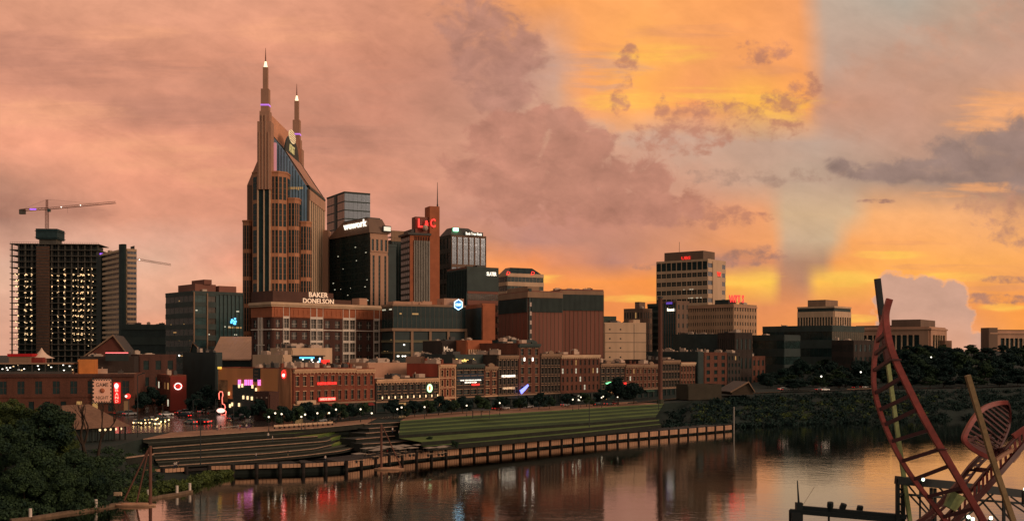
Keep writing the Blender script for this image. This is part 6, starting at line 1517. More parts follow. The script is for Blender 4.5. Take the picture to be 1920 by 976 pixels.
# the wooded bluff up-river
far_p = [make_tree('bluff_tree', 'x', 13, 12, 61, LEAF3, 200, .55, nclump=22), make_tree('bluff_tree', 'x', 11, 13, 62, LEAF3, 200, .55, nclump=22), make_tree('bluff_tree', 'x', 14, 11, 63, LEAF, 200, .5, nclump=22)]
rg2 = random.Random(8); pts = []
for row_y, n_, jit, top_hi, top_lo in ((512, 17, 8, 700, 725), (535, 18, 10, 678, 706), (565, 20, 14, 664, 694), (605, 20, 16, 656, 684), (660, 18, 20, 652, 674), (730, 14, 20, 650, 664), (790, 12, 15, 652, 662)):
    for i in range(n_):
        px = 1425+(1990-1425)*(i+rg2.uniform(.1, .9))/n_
        if row_y < 560 and px < 1440: continue
        y = row_y+(px-1430)/500*45+rg2.uniform(-jit, jit)
        w = min(1, max(0, (px-1440)/280))
        top = rg2.uniform(top_hi, top_lo)+(1-w)*26
        if px > 1780 and row_y > 580: top -= 2
        pts.append((px, y, top))
k = 0
for px, y, top in pts:
    b_ = ground_at(px, y); hh = max(5, CAMZ-(top-HY)*y/F-b_.z); j = k % 3; s_ = hh/(13, 11, 14)[j]
    wd = max(s_, .8)*rg2.uniform(.95, 1.25)
    lab = 'dark leafy tree in the wood on the far bluff'
    if k < 3: o = far_p[j]; o.location = b_; o.scale = (wd, wd, s_); o['label'] = lab; o['group'] = 'trees on the wooded bluff'
    else: o = copy_tree(far_p[j], b_, rg2.uniform(0, 6), lab, (wd, wd, s_)); o['group'] = 'trees on the wooded bluff'
    k += 1
for px, y, top, lab in ((1722, 690, 648, 'tall rounded tree in front of the courthouse columns'), (1752, 700, 654, 'rounded tree at the courthouse corner'), (1700, 650, 660, 'leafy tree below the courthouse steps'), (1900, 760, 650, 'tree below the columned hall pylon'), (1860, 750, 656, 'small tree beside the columned hall'), (1800, 740, 655, 'treetop on the ridge between courthouse and hall'), (1660, 640, 664, 'dark tree beside the ribbed brick hall'), (1470, 560, 692, 'dark tree above the gabled hut'), (1500, 575, 676, 'dark tree before the broad stepped block'), (1440, 530, 715, 'lone dark tree beside the gabled hut')):
    b_ = ground_at(px, y); hh = max(5, CAMZ-(top-HY)*y/F-b_.z); copy_tree(far_p[px % 3], b_, px, lab, hh/(13, 11, 14)[px % 3])
# undergrowth on the banks, too thick to count
def growth(name, label, px0, px1, n, per, size, rad, m, rs, ka=.05, kb=.95, up=.6):
    rg_ = random.Random(rs); cs = []; rr = []
    for _ in range(n):
        px = rg_.uniform(px0, px1); a, b = shore(px), edge(px); y = a+1+(b-a-1)*rg_.uniform(ka, kb); g = ground_at(px, y); r_ = rad*rg_.uniform(.5, 1.3)
        cs.append((g.x, g.y, max(.3, g.z)+r_*up*.5)); rr.append(r_)
    o = bpy.data.objects.new(name, leaf_cloud(name, m, cs, rr, per, size, rs, .6)); COL.objects.link(o); tag(o, label, 'undergrowth', kind='stuff')
growth('undergrowth', 'dark tangled undergrowth along the near bank', -80, 235, 240, 110, .3, 1.8, LEAF, 3, .0, .8)
growth('shrubbery', 'leafy riverside shrubs below the timber wharf', 236, 455, 150, 100, .24, 1.25, LEAF2, 4, .0, .33)
growth('undergrowth', 'long rough grass and weeds on the far river slope', 1250, 1960, 900, 46, .5, 2.4, LEAF3, 5, .0, .9, .3)
growth('undergrowth', 'rank olive grass patches on the far river slope', 1300, 1760, 150, 40, .4, 2.0, LEAF2, 6, .15, .75, .25)

growth('undergrowth', 'dark ivy and brush on the slope below the shelter', 180, 300, 120, 70, .26, 1.3, LEAF, 9, .25, .97, .5)
lw = thing('retaining_wall', 'low stone retaining wall with a pale cap below the shelter', 'retaining wall', (0, 0, 0))
wp = [G(*q, 5.2) for q in ((205, 861), (240, 858), (288, 852))]
for a_, b_ in zip(wp, wp[1:]):
    n_ = Vector((-(b_-a_).y, (b_-a_).x, 0)).normalized(); r0 = [a_, b_, b_+n_*3, a_+n_*3]
    m = MB(); m.hull([p+Vector((0, 0, -3.2)) for p in r0], r0); m.build('wall', STONE_D, lw)
    m = MB(); r1 = [p-n_*.15 for p in r0[:2]]+[p-n_*2.2 for p in r0[2:]]; m.hull([p+Vector((0, 0, .01)) for p in r1], [p+Vector((0, 0, .22)) for p in r1]); m.build('cap', CONC, lw)

# ---------------------------------------------------------------- street furniture, cars, people
POLE = mat('lamp_post_paint', (44, 46, 44), .6, .2, .4)
GLOBE = glow('lamp_globe', (255, 236, 205), 2.2)
lp0 = thing('street_lamp', 'x', 'street lamp', (0, 0, 0), 0, 'globe lamps along the promenade')
m = MB(); m.tube([(0, 0, 0), (0, 0, .6), (0, 0, .7), (0, 0, 3.6)], [.16, .14, .07, .06], 6); m.build('post', POLE, lp0)
m = MB(); m.ball((0, 0, 3.9), .27, 8); m.build('globe', GLOBE, lp0)
m = MB(); m.tube([(0, 0, 3.55), (0, 0, 3.68)], [.2, .16], 6); m.build('collar', POLE, lp0)
lamps = [(504, 781), (516, 775), (528, 775), (565, 778.5), (572, 778), (595, 774), (617, 772), (630, 769), (676, 767), (697, 773), (745, 764), (753, 764), (796, 762), (875, 758), (937, 756), (1089, 744), (1085, 748), (1074, 750), (1128, 745), (1131, 742), (1158, 742), (1237, 737)]
for i, (px, py) in enumerate(lamps):
    z = 8.3+3.9+(max(0, px-1180)/250*3); p = G(px, py, z) if py > 690 else P(px, py, 420); p.z = z-3.9
    lab = 'white globe lamp on a dark post along the riverfront promenade'
    if i == 0: o = lp0; o.location = p; o['label'] = lab
    else: copy_tree(lp0, p, 0, lab, (1, 1, .9+.2*((i*37) % 10)/10))
tl = thing('street_light', 'x', 'street light', (0, 0, 0), 0, 'tall street lights around the crossing')
m = MB(); m.tube([(0, 0, 0), (0, 0, 8.6)], [.14, .09], 6); m.tube([(0, 0, 8.6), (1.5, 0, 8.9)], .06, 5); m.build('pole', POLE, tl)
m = MB(); m.box(1.2, 1.9, -.16, .16, 8.82, 8.98); m.build('head', POLE, tl)
for i, (px, py, hh) in enumerate(((258, 819, 1.85), (362, 803, .95), (376, 872, 1.3), (404, 796, .9), (305, 806, .8), (438, 798, 1.0), (336, 770, 1.1), (1235, 768, .8), (1105, 800, .9))):
    p = G(px, py, 8.2 if py < 830 else 3.6); lab = 'slim dark street light pole standing around the crossing'
    if i == 0: o = tl; o.location = p; o['label'] = lab
    else: o = copy_tree(tl, p, 0, lab)
    o.scale = (1, 1, hh)
# cars
CARM = {n: mat('car_paint_'+n, c, .3, .08, .5, spec=.5, metal=.2) for n, c in (('white', (215, 210, 205)), ('silver', (150, 150, 150)), ('black', (28, 30, 32)), ('red', (130, 30, 28)), ('grey', (86, 88, 90)))}
TYRE = mat('tyre_rubber', (24, 24, 24), .9, .2, .6)
HEAD = glow('headlight', (255, 214, 140), 6); HEAD2 = glow('headlight_white', (255, 240, 215), 8); TAIL = glow('tail_light', (255, 40, 30), 5); OFFL = mat('lamp_off', (180, 170, 160), .3, .1, .5)
def car(paint, lights, suv=False):
    r = thing('parked_car' if lights == 'off' else 'car', 'x', 'car')
    hb = 1.05 if suv else .92; ht = 1.75 if suv else 1.42
    m = MB()
    prof = [(-2.2, .35), (-2.25, .75), (-2.1, hb), (2.05, hb-.08), (2.28, .7), (2.25, .35)]
    m.hull([(x, -.86, z) for x, z in prof], [(x, .86, z) for x, z in prof])
    m.build('body', CARM[paint], r)
    m = MB(); cp = [(-1.75 if suv else -1.6, hb-.02), (-1.45 if suv else -.95, ht), (.55, ht), (1.25, hb-.05)]
    m.hull([(x, -.78 if z < ht-.1 else -.62, z) for x, z in cp], [(x, .78 if z < ht-.1 else .62, z) for x, z in cp]); m.build('cabin_glass', DARKG, r)
    m = MB(); m.box(-1.35 if suv else -.9, .5, -.6, .6, ht, ht+.05); m.build('roof', CARM[paint], r)
    for x in (-1.4, 1.4):
        for y in (-.8, .8):
            m = MB(); m.tube([(x, y-.1, .33), (x, y+.1, .33)], .33, 10); w_ = m.build('wheel', TYRE, r)
    for y in (-.62, .62):
        m = MB(); m.box(2.2, 2.32, y-.2, y+.2, .6, .8); m.build('headlight', HEAD if lights == 'on' else OFFL, r)
        m = MB(); m.box(-2.32, -2.2, y-.2, y+.2, .66, .84); m.build('tail_light', TAIL if lights != 'off' else RED_DIM, r)
    if lights == 'on':
        for y in (-.62, .62): m = MB(); m.ball((2.38, y, .7), .2, 6); m.build('lit_beam_lamp', HEAD, r)
    return r
def face(px0, py0, px1, py1):
    a, b = G(px0, py0, 8.3), G(px1, py1, 8.3); return math.atan2((b-a).y, (b-a).x)
C_on = [car('white', 'on'), car('black', 'on', True), car('grey', 'on')]
C_tail = [car('silver', 'tail'), car('black', 'tail', True)]
C_off = [car('white', 'off'), car('silver', 'off', True), car('black', 'off'), car('grey', 'off', True), car('red', 'off')]
used = set()
def put(src, px, py, rz, lab, grp, z=8.22):
    p = G(px, py, z)
    if src.name not in used: used.add(src.name); src.location = p; src.rotation_euler = (0, 0, rz); src['label'] = lab; src['group'] = grp; return src
    o = copy_tree(src, p, rz, lab); o['group'] = grp; return o
ang = R(-62)
for i, (px, py) in enumerate([(254, 795), (266, 796), (283, 795), (291, 797), (303, 793), (311, 790), (285, 789), (297, 787), (274, 790)]):
    put(C_on[i % 3], px, py, ang+R((i*23) % 14-7), ('white car waiting with headlights on at the crossing', 'black tall car waiting with headlights on at the crossing', 'grey car waiting with headlights on at the crossing')[i % 3], 'cars waiting with headlights on')
for i, (px, py) in enumerate([(358, 794), (377, 794), (383, 793), (345, 782)]):
    put(C_tail[i % 2], px, py, R(140)+R(i*7), ('silver car showing red tail lights by the crossing', 'black tall car showing red tail lights by the crossing')[i % 2], 'cars showing tail lights')
for i, (px, py, z) in enumerate([(312, 779, 8.22), (243, 778, 8.22), (226, 777, 8.22), (360, 771, 8.22), (368, 768, 8.22), (382, 774, 8.22), (394, 772, 8.22), (340, 776, 8.22), (440, 787, 8.22), (448, 786, 8.22), (456, 784, 8.22), (350, 776, 8.22), (613, 789, 8.3), (628, 787, 8.3), (932, 768, 8.3), (945, 767, 8.3), (600, 791, 8.3), (1120, 760, 8.4), (1140, 759, 8.4), (1150, 758, 8.4), (990, 764, 8.3), (1060, 761, 8.3)]):
    j = i % 5; put(C_off[j], px, py, R(42)+R((i*31) % 20), ('white car', 'silver tall car', 'black car', 'grey tall car', 'red car')[j]+' parked by the riverfront street', 'cars parked along the riverfront street', z)
for i, (px, py) in enumerate([(1468, 731), (1538, 732), (1546, 732), (1582, 724), (1598, 723), (1612, 722), (1625, 720), (1652, 718), (1700, 703), (1710, 708), (1740, 703), (1606, 728), (1620, 727), (1472, 732)]):
    z = 12.3 if px < 1690 else 16.5; j = (i*2) % 4; put(C_off[j], px, py, R(20)+R((i*17) % 16), ('white car', 'silver tall car', 'black car', 'grey tall car')[j]+' parked along the road under the bluff trees', 'cars parked under the bluff', z)
rd = MB()
for px0 in range(1400, 1960, 20):
    q = lambda px, o: Vector(((px-CX)/F*(edge(px)+o), edge(px)+o, ground_z(px, edge(px)+1)+.3))
    rd.quad(q(px0, .5), q(px0+20, .5), q(px0+20, 9), q(px0, 9))
tag(rd.build('bluff_road', ASPH), kind='structure')
gr = thing('guard_rail', 'pale guard rail along the road under the bluff', 'guard rail', ground_at(1588, edge(1588)))
o_ = gr.location
m = MB(); pts = [ground_at(px, edge(px))+Vector((0, 0, 1.0))-o_ for px in range(1588, 1640, 6)]; m.tube(pts, .2, 4); m.build('rail', CREAM_D, gr)
for px in range(1588, 1640, 12): p = ground_at(px, edge(px))-o_; m = MB(); m.tube([p, p+Vector((0, 0, 1))], .09, 4); m.build('post', UNIT2, gr)
# people: one continuous body each, grown from a skeleton
def body(pose, rs):
    s = {'stand': [(0, 0, .95), (0, 0, 1.2), (0, .01, 1.42), (0, 0, 1.53), (0, -.02, 1.66), (0, 0, 1.76), (-.19, 0, 1.40), (-.24, .02, 1.12), (-.22, -.06, .88), (.19, 0, 1.40), (.24, .02, 1.12), (.23, -.05, .88), (-.1, 0, .88), (-.11, -.02, .48), (-.11, .03, .08), (-.12, -.12, .03), (.1, 0, .88), (.11, -.02, .48), (.12, .03, .08), (.13, -.12, .03)],
         'walk': [(0, 0, .95), (0, -.02, 1.2), (0, -.03, 1.42), (0, -.04, 1.53), (0, -.07, 1.66), (0, -.05, 1.76), (-.19, -.02, 1.40), (-.23, .12, 1.14), (-.2, .12, .9), (.19, -.02, 1.40), (.23, -.1, 1.14), (.2, -.26, .96), (-.09, 0, .88), (-.1, -.16, .5), (-.1, -.2, .08), (-.1, -.34, .05), (.09, 0, .88), (.1, .1, .5), (.1, .32, .12), (.1, .24, .03)]}[pose]
    ed = [(0, 1), (1, 2), (2, 3), (3, 4), (4, 5), (2, 6), (6, 7), (7, 8), (2, 9), (9, 10), (10, 11), (0, 12), (12, 13), (13, 14), (14, 15), (0, 16), (16, 17), (17, 18), (18, 19)]
    rad = [.14, .135, .14, .055, .095, .07, .065, .048, .04, .065, .048, .04, .085, .062, .045, .04, .085, .062, .045, .04]
    me = bpy.data.meshes.new('body'); me.from_pydata(s, ed, []); o = bpy.data.objects.new('body', me); COL.objects.link(o)
    md = o.modifiers.new('skin', 'SKIN')
    for i, v in enumerate(me.skin_vertices[0].data): v.radius = (rad[i], rad[i]*.85); v.use_root = i == 0
    o.modifiers.new('sub', 'SUBSURF').levels = 1
    dg = bpy.context.evaluated_depsgraph_get(); out = bpy.data.meshes.new_from_object(o.evaluated_get(dg)); bpy.data.objects.remove(o); return out
SKIN = mat('skin_tone', (170, 120, 92), .6, .1, 2)
def person_src(pose, top, trousers, rs):
    me = body(pose, rs); me.materials.clear()
    for x in (SKIN, mat('cloth_'+top[0], top[1], .9, .2, 2), mat('cloth_'+trousers[0], trousers[1], .9, .2, 2), mat('hair_brown', (40, 30, 24), .8, .2, 3)): me.materials.append(x)
    for p in me.polygons:
        z = p.center.z; p.material_index = 3 if z > 1.70 or (z > 1.58 and p.center.y > .02) else 0 if z > 1.50 else 1 if z > .93 and not (abs(p.center.x) > .17 and z < 1.0) else 2 if z > .1 and not (abs(p.center.x) > .17) else (0 if abs(p.center.x) > .17 else 3)
        p.use_smooth = True
    return me
PM = {'pale': person_src('stand', ('pale', (215, 195, 180)), ('denim', (50, 60, 80)), 1), 'red': person_src('walk', ('red', (170, 40, 40)), ('dark', (40, 40, 42)), 2), 'dark': person_src('walk', ('dark', (46, 48, 52)), ('khaki', (140, 120, 90)), 3)}
ppl = [(331, 877, 2.2, 'pale', 'person in a pale top standing with a companion on the wharf walkway'), (335, 877, 2.2, 'dark', 'person in a dark top beside a companion on the wharf walkway'), (327, 878, 2.2, 'pale', 'person in a pale top waiting alone by the walkway rail'),
       (480, 860, 2.95, 'pale', 'person in a pale top walking up the ramp below the stone seats'), (726, 853, 2.2, 'red', 'person in a red top by the wharf tables'), (540, 856, 2.95, 'dark', 'person in a dark top under the stone seats'),
       (407, 807, 8.3, 'pale', 'person in a pale top at the kerb of the crossing'), (414, 807, 8.3, 'dark', 'person in a dark top at the kerb of the crossing'), (450, 806, 8.3, 'red', 'person in a red top on the promenade'), (462, 805, 8.3, 'pale', 'person in a pale top strolling the promenade alone'), (474, 803, 8.3, 'dark', 'person in a dark top strolling past the stone seats'),
       (503, 822, 7.0, 'pale', 'person in a pale top on the second stone terrace'), (511, 828, 7.0, 'pale', 'person in a pale top lower on the stone terraces'), (345, 800, 8.3, 'dark', 'person in a dark top crossing the wet street'), (748, 817, 5.4, 'pale', 'person in a pale top by the step walls'), (736, 811, 6.2, 'pale', 'person in a pale top on the step walls'), (390, 781, 8.3, 'red', 'person in a red top near the parked cars'), (610, 865, 2.2, 'pale', 'person in a pale top at the wharf railing')]
for px, py, z, kk, lab in ppl:
    o = bpy.data.objects.new('person', PM[kk]); COL.objects.link(o); o.location = G(px, py, z); o.rotation_euler = (0, 0, px*1.7); tag(o, lab, 'person')
# wharf tables under pale canopies, stalls
tb = thing('canopy_table', 'x', 'table', (0, 0, 0), 0, 'tables with pale canopies on the wharf')
m = MB(); m.box(-1.0, 1.0, -.45, .45, .7, .76); m.build('tabletop', CREAM, tb)
m = MB(); m.box(-1.7, 1.7, -1.1, 1.1, 2.3, 2.36); m.hull([(-1.7, -1.1, 2.36), (1.7, -1.1, 2.36), (1.7, 1.1, 2.36), (-1.7, 1.1, 2.36)], [(-.3, -.2, 2.6), (.3, -.2, 2.6), (.3, .2, 2.6), (-.3, .2, 2.6)]); m.build('canopy', mat('canopy_cloth', (150, 132, 116), .8, .15, .6), tb)
for x in (-1.5, 1.5):
    for y in (-.9, .9): m = MB(); m.tube([(x, y, 0), (x, y, 2.3)], .05, 5); m.build('post', UNIT2, tb)
for x in (-.7, .7): m = MB(); m.box(x-.06, x+.06, -.4, .4, 0, .7); m.build('leg', UNIT2, tb)
for y in (-.8, .8): m = MB(); m.box(-1, 1, y-.14, y+.14, .42, .47); m.build('bench', TIMB, tb)
for i, (px, py) in enumerate([(673, 858), (688, 847), (697, 846), (712, 848), (704, 851), (722, 845), (738, 843), (745, 845), (755, 841), (760, 842), (772, 846), (786, 840), (806, 846), (826, 845), (832, 843), (716, 843), (750, 848)]):
    p = G(px, py+9, 2.1); lab = 'table under a pale canopy on the timber wharf'
    if i == 0: tb.location = p; tb.rotation_euler = (0, 0, R(42)); tb['label'] = lab
    else: copy_tree(tb, p, R(42+i*11 % 20), lab)
br = thing('barrier', 'x', 'barrier', (0, 0, 0), 0, 'pale barriers along the promenade kerb'); m = MB(); m.box(-1.2, 1.2, -.06, .06, .5, 1.1); m.build('panel', CREAM, br)
for x in (-1, 1): m = MB(); m.box(x-.05, x+.05, -.3, .3, 0, .55); m.build('leg', UNIT2, br)
for i in range(12):
    p = G(520+i*9, 803-i*.6, 8.3); lab = 'pale crowd barrier standing along the promenade kerb'
    if i == 0: br.location = p; br.rotation_euler = (0, 0, R(50)); br['label'] = lab
    else: copy_tree(br, p, R(50+i % 3*4), lab)
pw_ = thing('gazebo', 'small dark rail-fenced gazebo at the top of the lawn', 'gazebo', G(902, 784, 8.2)); m = MB(); m.box(-3, 3, -1, 4, 2.6, 2.8); m.build('roof', UNIT2, pw_)
for x in (-2.8, 0, 2.8):
    for y in (-.8, 3.8): m = MB(); m.tube([(x, y, 0), (x, y, 2.6)], .09, 5); m.build('post', UNIT2, pw_)
m = MB(); m.box(-3, 3, -.9, -.8, .9, 1.0); m.box(-3, 3, -.9, -.8, .4, .46); m.build('rail', UNIT2, pw_)
# breakwater with white posts
bw = thing('breakwater', 'low stone breakwater along the near bank', 'breakwater', (0, 0, 0))
bp_ = [G(*q, .5) for q in ((20, 972), (57, 968), (120, 958), (180, 950), (235, 938), (278, 931), (332, 923), (358, 918))]
m = MB()
for a, c in zip(bp_, bp_[1:]):
    d = (c-a).normalized(); n = Vector((-d.y, d.x, 0))*.5; r0 = [a-n, c-n, c+n, a+n]; m.hull([p+Vector((0, 0, -1.4)) for p in r0], r0)
m.build('kerb', mat('breakwater_stone', (120, 96, 76), .95, .3, .6, fine=2), bw)
WHT = mat('post_white', (226, 206, 190), .6, .08, .6)
post_l = ['farthest out toward the picture edge', 'below the bare trees', 'beside the anchored sail frame', 'second from the end', 'at the very end']
for i, (px, py) in enumerate(((57, 968), (180, 950), (278, 931), (332, 923), (356, 918))):
    q = G(px, py, .5); s = thing('bollard', 'white breakwater bollard '+post_l[i], 'bollard', q, 0, 'white breakwater bollards'); m = MB(); m.tube([(0, 0, -.5), (0, 0, 1.35), (0, 0, 1.42)], [.28, .28, .2], 10); m.build('shaft', WHT, s); m = MB(); m.tube([(0, 0, 1.42), (0, 0, 1.5)], [.31, .28], 10); m.build('cap', WHT, s)
bx_ = thing('utility_box', 'pale utility box on legs beside the breakwater', 'utility box', G(221, 934, .6)); m = MB(); m.box(-.75, .75, -.3, .3, .6, 1.3); m.build('case', CREAM, bx_)
for x in (-.6, .6): m = MB(); m.box(x-.05, x+.05, -.05, .05, 0, .6); m.build('leg', UNIT2, bx_)
# two moored sail-frame art boats
def sail_frame(label, mast_px, top, base, plat, brace, z=.35):
    p = G(mast_px, base, z); k = p.y/F; s = thing('sail_boat', label, 'boat', (p.x, p.y, 0))
    a, c = (plat[0]-mast_px)*k, (plat[1]-mast_px)*k; w = c-a
    pts = [(a+w*(.5-.5*math.cos(math.pi*i/9)), -.95*math.sin(math.pi*i/9)) for i in range(10)] + [(a+w*(.5+.5*math.cos(math.pi*i/9)), .8*math.sin(math.pi*i/9)) for i in range(1, 9)]
    m = MB(); m.prism(pts, .02, .34, top=[(x*1.04, y*1.1) for x, y in pts]); m.prism([(x*.7+(a+c)*.12, y*.6) for x, y in pts], .34, .6); m.build('hull', mat('hull_buff', (200, 152, 120), .8, .2, .6), s)
    H = (base-top)*k; m = MB(); m.tube([(0, 0, .1), (0, 0, H)], [.34, .27], 8); m.build('mast', mat('mast_wood', (112, 72, 58), .8, .25, .6, streak=True), s)
    for x0, y0, x1, y1 in brace: m = MB(); m.tube([((x0-mast_px)*k, 0, (base-y0)*k), ((x1-mast_px)*k, .2, max(.35, (base-y1)*k))], .17, 6); m.build('brace', mat('mast_wood', (112, 72, 58)), s)
    return s
sail_frame('moored sail-frame boat with a raking spar beside the breakwater', 282, 832, 944, (213, 292), [(279, 836, 255, 946), (277, 840, 232, 934)])
sail_frame('moored sail-frame boat with a long stay off the timber wharf', 715, 792, 877, (702, 757), [(718, 797, 753, 876)])
# ---------------------------------------------------------------- gantry and sculpture in front
RED = mat('sculpture_red', (134, 52, 43), .5, .3, .5, spec=.4, fine=3); RED_D = mat('sculpture_dark_red', (80, 30, 28), .5, .2, .6, spec=.5)
YEL = mat('strut_yellow', (150, 158, 104), .6, .25, .5, fine=3); OCH = mat('strut_ochre', (140, 112, 76), .6, .25, .5, fine=3); BLK = mat('gantry_black', (24, 30, 30), .55, .25, .5, spec=.5)
D0 = 92.0
sc_root = thing('sculpture', 'giant red looping ladder sculpture held up by slanting struts', 'sculpture', P(1790, 1010, D0))
o_ = sc_root.location.copy()
def V(px, py, d=D0): return P(px, py, d)-o_
def smooth(pts, n=40):
    P_ = [Vector(p) for p in pts]; out = []
    for i in range(len(P_)-1):
        p0, p1, p2, p3 = P_[max(i-1, 0)], P_[i], P_[i+1], P_[min(i+2, len(P_)-1)]
        for k in range(8):
            t = k/8; out.append(.5*((2*p1)+(-p0+p2)*t+(2*p0-5*p1+4*p2-p3)*t*t+(-p0+3*p1-3*p2+p3)*t**3))
    out.append(P_[-1]); return out
rA = smooth([V(*p) for p in ((1668, 560, 93), (1661, 588, 93), (1663, 618, 92.6), (1670, 650, 92.2), (1682, 682, 92), (1701, 722, 91.6), (1726, 772, 91), (1756, 826, 90.4), (1791, 886, 90), (1822, 938, 89.6), (1852, 990, 89.2), (1870, 1020, 89))])
rB = smooth([V(*p) for p in ((1660, 588, 96), (1651, 615, 96), (1643, 648, 95.8), (1638.5, 690, 95.4), (1639, 725, 95), (1646, 758, 94.6), (1661, 802, 94), (1684, 852, 93.4), (1713, 898, 93), (1747, 942, 92.6), (1785, 992, 92), (1800, 1015, 92))])
def beam(pts, w, h, m_):
    mb = MB(); rings = []
    for k, p in enumerate(pts):
        d = (pts[min(k+1, len(pts)-1)]-pts[max(k-1, 0)]).normalized(); a = d.cross(Vector((0, 1, 0))).normalized(); b = a.cross(d).normalized()
        rings.append([p-a*w/2-b*h/2, p+a*w/2-b*h/2, p+a*w/2+b*h/2, p-a*w/2+b*h/2])
    for r0, r1 in zip(rings, rings[1:]):
        i = len(mb.v); mb.v += [tuple(q) for q in r0+r1]
        for j in range(4): mb.f.append((i+j, i+(j+1) % 4, i+4+(j+1) % 4, i+4+j)); mb.m.append(0)
    i = len(mb.v); mb.v += [tuple(q) for q in rings[0]+rings[-1]]; mb.f += [(i+3, i+2, i+1, i), (i+4, i+5, i+6, i+7)]; mb.m += [0, 0]
    return mb
beam(rA, .52, .4, RED).build('rail', RED, sc_root)
beam(rB, .34, .42, RED).build('rail', RED, sc_root)
rC = [p+Vector((.42, .9, .0)) for p in rB[14:]]; beam(rC, .16, .3, RED).build('inner_rail', RED, sc_root)
def near(pts, py):
    return min(pts, key=lambda q: abs(HY+(CAMZ-(q+o_).z)/(q+o_).y*F-py))
for yl, yr in ((640, 622), (665, 641), (695, 668), (737, 706), (770, 739), (798, 768), (828, 802), (863, 839), (898, 875), (932, 914), (971, 951)):
    m = MB(); m.tube([near(rB, yl), near(rA, yr)], .15, 4, square=True); m.build('rung', RED_D, sc_root)
for k in (30, 58): q = rA[k]; m = MB(); m.box(q.x-.42, q.x+.42, q.y-.36, q.y+.36, q.z-.06, q.z+.06); m.build('joint_plate', RED_D, sc_root)
m = MB(); m.tube([V(1645, 522, 97), V(1653, 590, 97)], .24, 4, square=True); m.build('strut_tip', BLK, sc_root)  # single strut in pieces: dark top and lit lower length put into colour
m = MB(); m.tube([V(1653, 590, 97), V(1664, 676, 97)], .23, 4, square=True); m.build('strut', RED_D, sc_root)
m = MB(); m.tube([V(1664, 676, 97), V(1711, 1010, 97)], .17, 4, square=True); m.build('strut', YEL, sc_root)
m = MB(); m.tube([V(1814, 703, 88), V(1858, 852, 88), V(1912, 1012, 88)], .2, 4, square=True); m.build('strut', OCH, sc_root)
m = MB(); m.tube([V(1795, 925, 92), V(1780, 952, 92)], [.75, .55], 8); m.build('yellow_foot', YEL, sc_root)
# second ladder, climbing away and curling into a cradle
lA = smooth([V(*p) for p in ((1690, 1000, 95), (1745, 960, 95), (1790, 912, 95), (1820, 873, 95), (1848, 845, 95.5), (1860, 820, 96))])
lB = smooth([V(*p) for p in ((1765, 1000, 92), (1800, 966, 92), (1835, 930, 92), (1868, 893, 92), (1905, 850, 92.6), (1935, 815, 93), (1965, 780, 93))])
lC = smooth([V(*p) for p in ((1752, 990, 93), (1790, 950, 93), (1828, 908, 93), (1858, 872, 93), (1893, 832, 93.4), (1925, 800, 94))])
for q, w in ((lA, .34), (lB, .4), (lC, .2)): beam(q, w, .4, RED_D).build('rail', RED_D, sc_root)
lA2 = [p+Vector((.95, .3, .1)) for p in lA]; beam(lA2, .16, .3, RED_D).build('inner_rail', RED_D, sc_root)
for i in range(2, 34, 2):
    a, c = lA[min(i, len(lA)-1)], lA2[min(i, len(lA2)-1)]; m = MB(); m.tube([a, c], .09, 4, square=True); m.build('rung', RED_D, sc_root)
for i in range(4, min(len(lB), len(lC))-1, 2): m = MB(); m.tube([lB[i], lC[min(i+2, len(lC)-1)]], .1, 4, square=True); m.build('rung', RED, sc_root)
for i in (14, 22, 30): m = MB(); m.tube([lA2[min(i, len(lA2)-1)], lC[min(i, len(lC)-1)]], .2, 4, square=True); m.build('cross_beam', RED_D, sc_root)
cA = smooth([V(*p) for p in ((1889, 754, 95), (1872, 755, 95), (1850, 762, 94.6), (1833, 775, 94), (1816, 800, 93), (1808, 822, 92), (1820, 838, 91.4), (1843, 852, 91), (1864, 860, 91))])
cB = smooth([V(*p) for p in ((1889, 754, 95.2), (1893, 770, 96.5), (1892, 795, 97), (1884, 818, 96), (1874, 838, 95), (1868, 848, 94), (1866, 855, 93), (1866, 858, 92), (1866, 861, 91.4))])
beam(cA, .36, .4, RED).build('cradle_rail', RED, sc_root); beam(cB, .18, .3, RED_D).build('cradle_rail', RED_D, sc_root)
for i in range(3, 60, 3):
    m = MB(); m.tube([cA[min(i, len(cA)-1)], cB[min(i, len(cB)-1)]], .085, 4, square=True); m.build('cradle_slat', RED_D, sc_root)
cC = smooth([V(*p) for p in ((1812, 826, 92), (1835, 818, 94), (1856, 816, 96))]); beam(cC, .25, .3, RED_D).build('cradle_tie', RED_D, sc_root)
e = smooth([V(*p) for p in ((1866, 862, 91), (1884, 850, 92), (1902, 842, 93), (1910, 848, 93.4), (1898, 864, 93))]); beam(e, .28, .3, OCH).build('end_scroll', mat('scroll_buff', (150, 104, 78), .6, .2, .5), sc_root)
beam(smooth([V(1900, 818, 91), V(1922, 803, 91), V(1950, 790, 91)]), .4, .4, RED).build('far_rail', RED, sc_root)
# gantry
ga = thing('gantry', 'black steel lattice gantry with work lights under the red sculpture', 'gantry', P(1800, 1040, 98)); o_ = ga.location.copy()
def strut(a, b, r, nm): m = MB(); m.tube([V(*a), V(*b)], r, 4, square=True); m.build(nm, BLK, ga)
strut((1681, 899, 97), (1790, 909, 98), .36, 'top_beam'); strut((1790, 909, 98), (1960, 930, 100), .36, 'top_beam')
strut((1683, 896, 97), (1683, 1060, 97), .16, 'leg'); strut((1693, 896, 97.5), (1693, 1060, 97.5), .16, 'leg')
strut((1686, 925, 97), (1960, 946, 100), .1, 'lower_chord'); 
m = MB()
for i in range(9): y = 912+i*14; m.tube([V(1683, y, 97), V(1693, y+8, 97.4)], .06, 4, square=True)
m.build('lattice', BLK, ga)
for x0 in (1746, 1753, 1882): strut((x0, 908+(x0-1690)*.1, 98), (x0, 1060, 98), .12, 'leg')
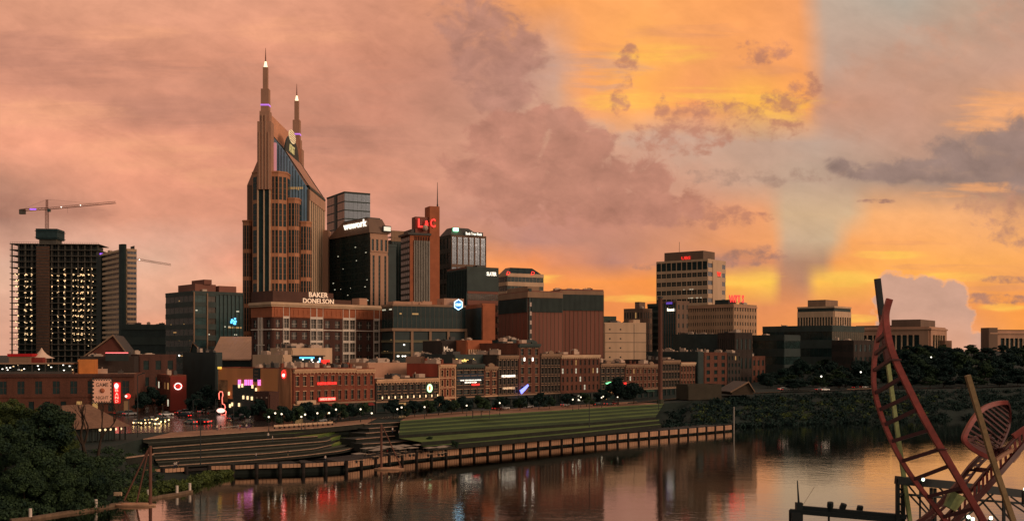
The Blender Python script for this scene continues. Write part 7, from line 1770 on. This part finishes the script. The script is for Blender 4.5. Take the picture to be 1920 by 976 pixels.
for i, (a, b) in enumerate((((1700, 905), (1745, 960)), ((1704, 925), (1760, 985)), ((1760, 912), (1822, 976)), ((1765, 925), (1835, 990)), ((1838, 935), (1880, 985)), ((1850, 922), (1905, 985)), ((1885, 935), (1930, 965)), ((1895, 930), (1950, 970)), ((1725, 905), (1725, 980)), ((1830, 915), (1830, 950)), ((1862, 925), (1790, 985)))):
    strut((*a, 98), (*b, 98), .07, 'diagonal')
for px, py, lb in ((1731, 898, 0), (1922, 916, 0), (1816, 968, 1), (1824, 972, 1), (1858, 970, 1), (1840, 969, 1)):
    m = MB(); q = V(px, py, 96); m.ball(tuple(q), .17 if lb else .15, 8); m.build('work_lamp', glow('work_white', (235, 255, 225), 5), ga)
    m = MB(); m.box(q.x-.08, q.x+.08, q.y+.1, q.y+.5, q.z-1.4, q.z-.2); m.build('lamp_arm', BLK, ga)
jb = thing('loading_boom', 'black loading boom with three floodlights and a whip antenna', 'boom', P(1500, 1040, 100)); o_ = jb.location.copy(); ga_, ga = ga, jb
strut((1481, 957, 100), (1690, 975, 97), .2, 'boom'); strut((1505, 951, 100), (1700, 968, 97), .2, 'boom')
m = MB(); q = V(1492, 965, 100); m.box(q.x-.5, q.x+.55, q.y-.5, q.y+.5, q.z-3.5, q.z+.3); m.build('tower_head', BLK, jb)
m = MB(); q = V(1498, 950, 100); m.box(q.x-.3, q.x+.3, q.y-.3, q.y+.3, q.z-.2, q.z+.45); m.tube([q, V(1495, 900, 100)], [.11, .05], 6); m.build('antenna', BLK, jb)
m = MB(); m.tube([V(1504, 948, 100), V(1527, 912, 100)], .018, 4); m.build('stay', OCH, jb)
strut((1482, 955, 100), (1482, 1060, 100), .12, 'leg'); strut((1502, 955, 100), (1502, 1060, 100), .12, 'leg'); strut((1554, 962, 99.4), (1554, 1060, 99.4), .08, 'leg')
for px, py, t in ((1557, 946, -.1), (1580, 949, .35), (1612, 953, .1)):
    q = V(px, py, 99); m = MB(); m.tube([q+Vector((-.06-t*.3, 0, -.42)), q+Vector((-.02, 0, -.1)), q+Vector((t*.3, -.1, .28)), q+Vector((t*.35, -.1, .34))], [.2, .3, .28, .2], 10); m.tube([q+Vector((0, 0, -.7)), q+Vector((0, 0, -.3))], .08, 5); m.build('floodlight', BLK, jb)
# small lit lamps along the far road
for px, py, d in ((1746, 669, 640), (1614, 697, 560), (1698, 657, 660), (1540, 705, 540)):
    p = P(px, py, d); s = thing('road_light', 'small white light on a pole among the bluff trees', 'street light', p, 0, 'lights among the bluff trees'); m = MB(); m.ball((0, 0, 0), .45, 6); m.build('lamp', WHITEB, s); m = MB(); m.tube([(0, .3, -8), (0, .3, 0)], .1, 5); m.build('pole', POLE, s)
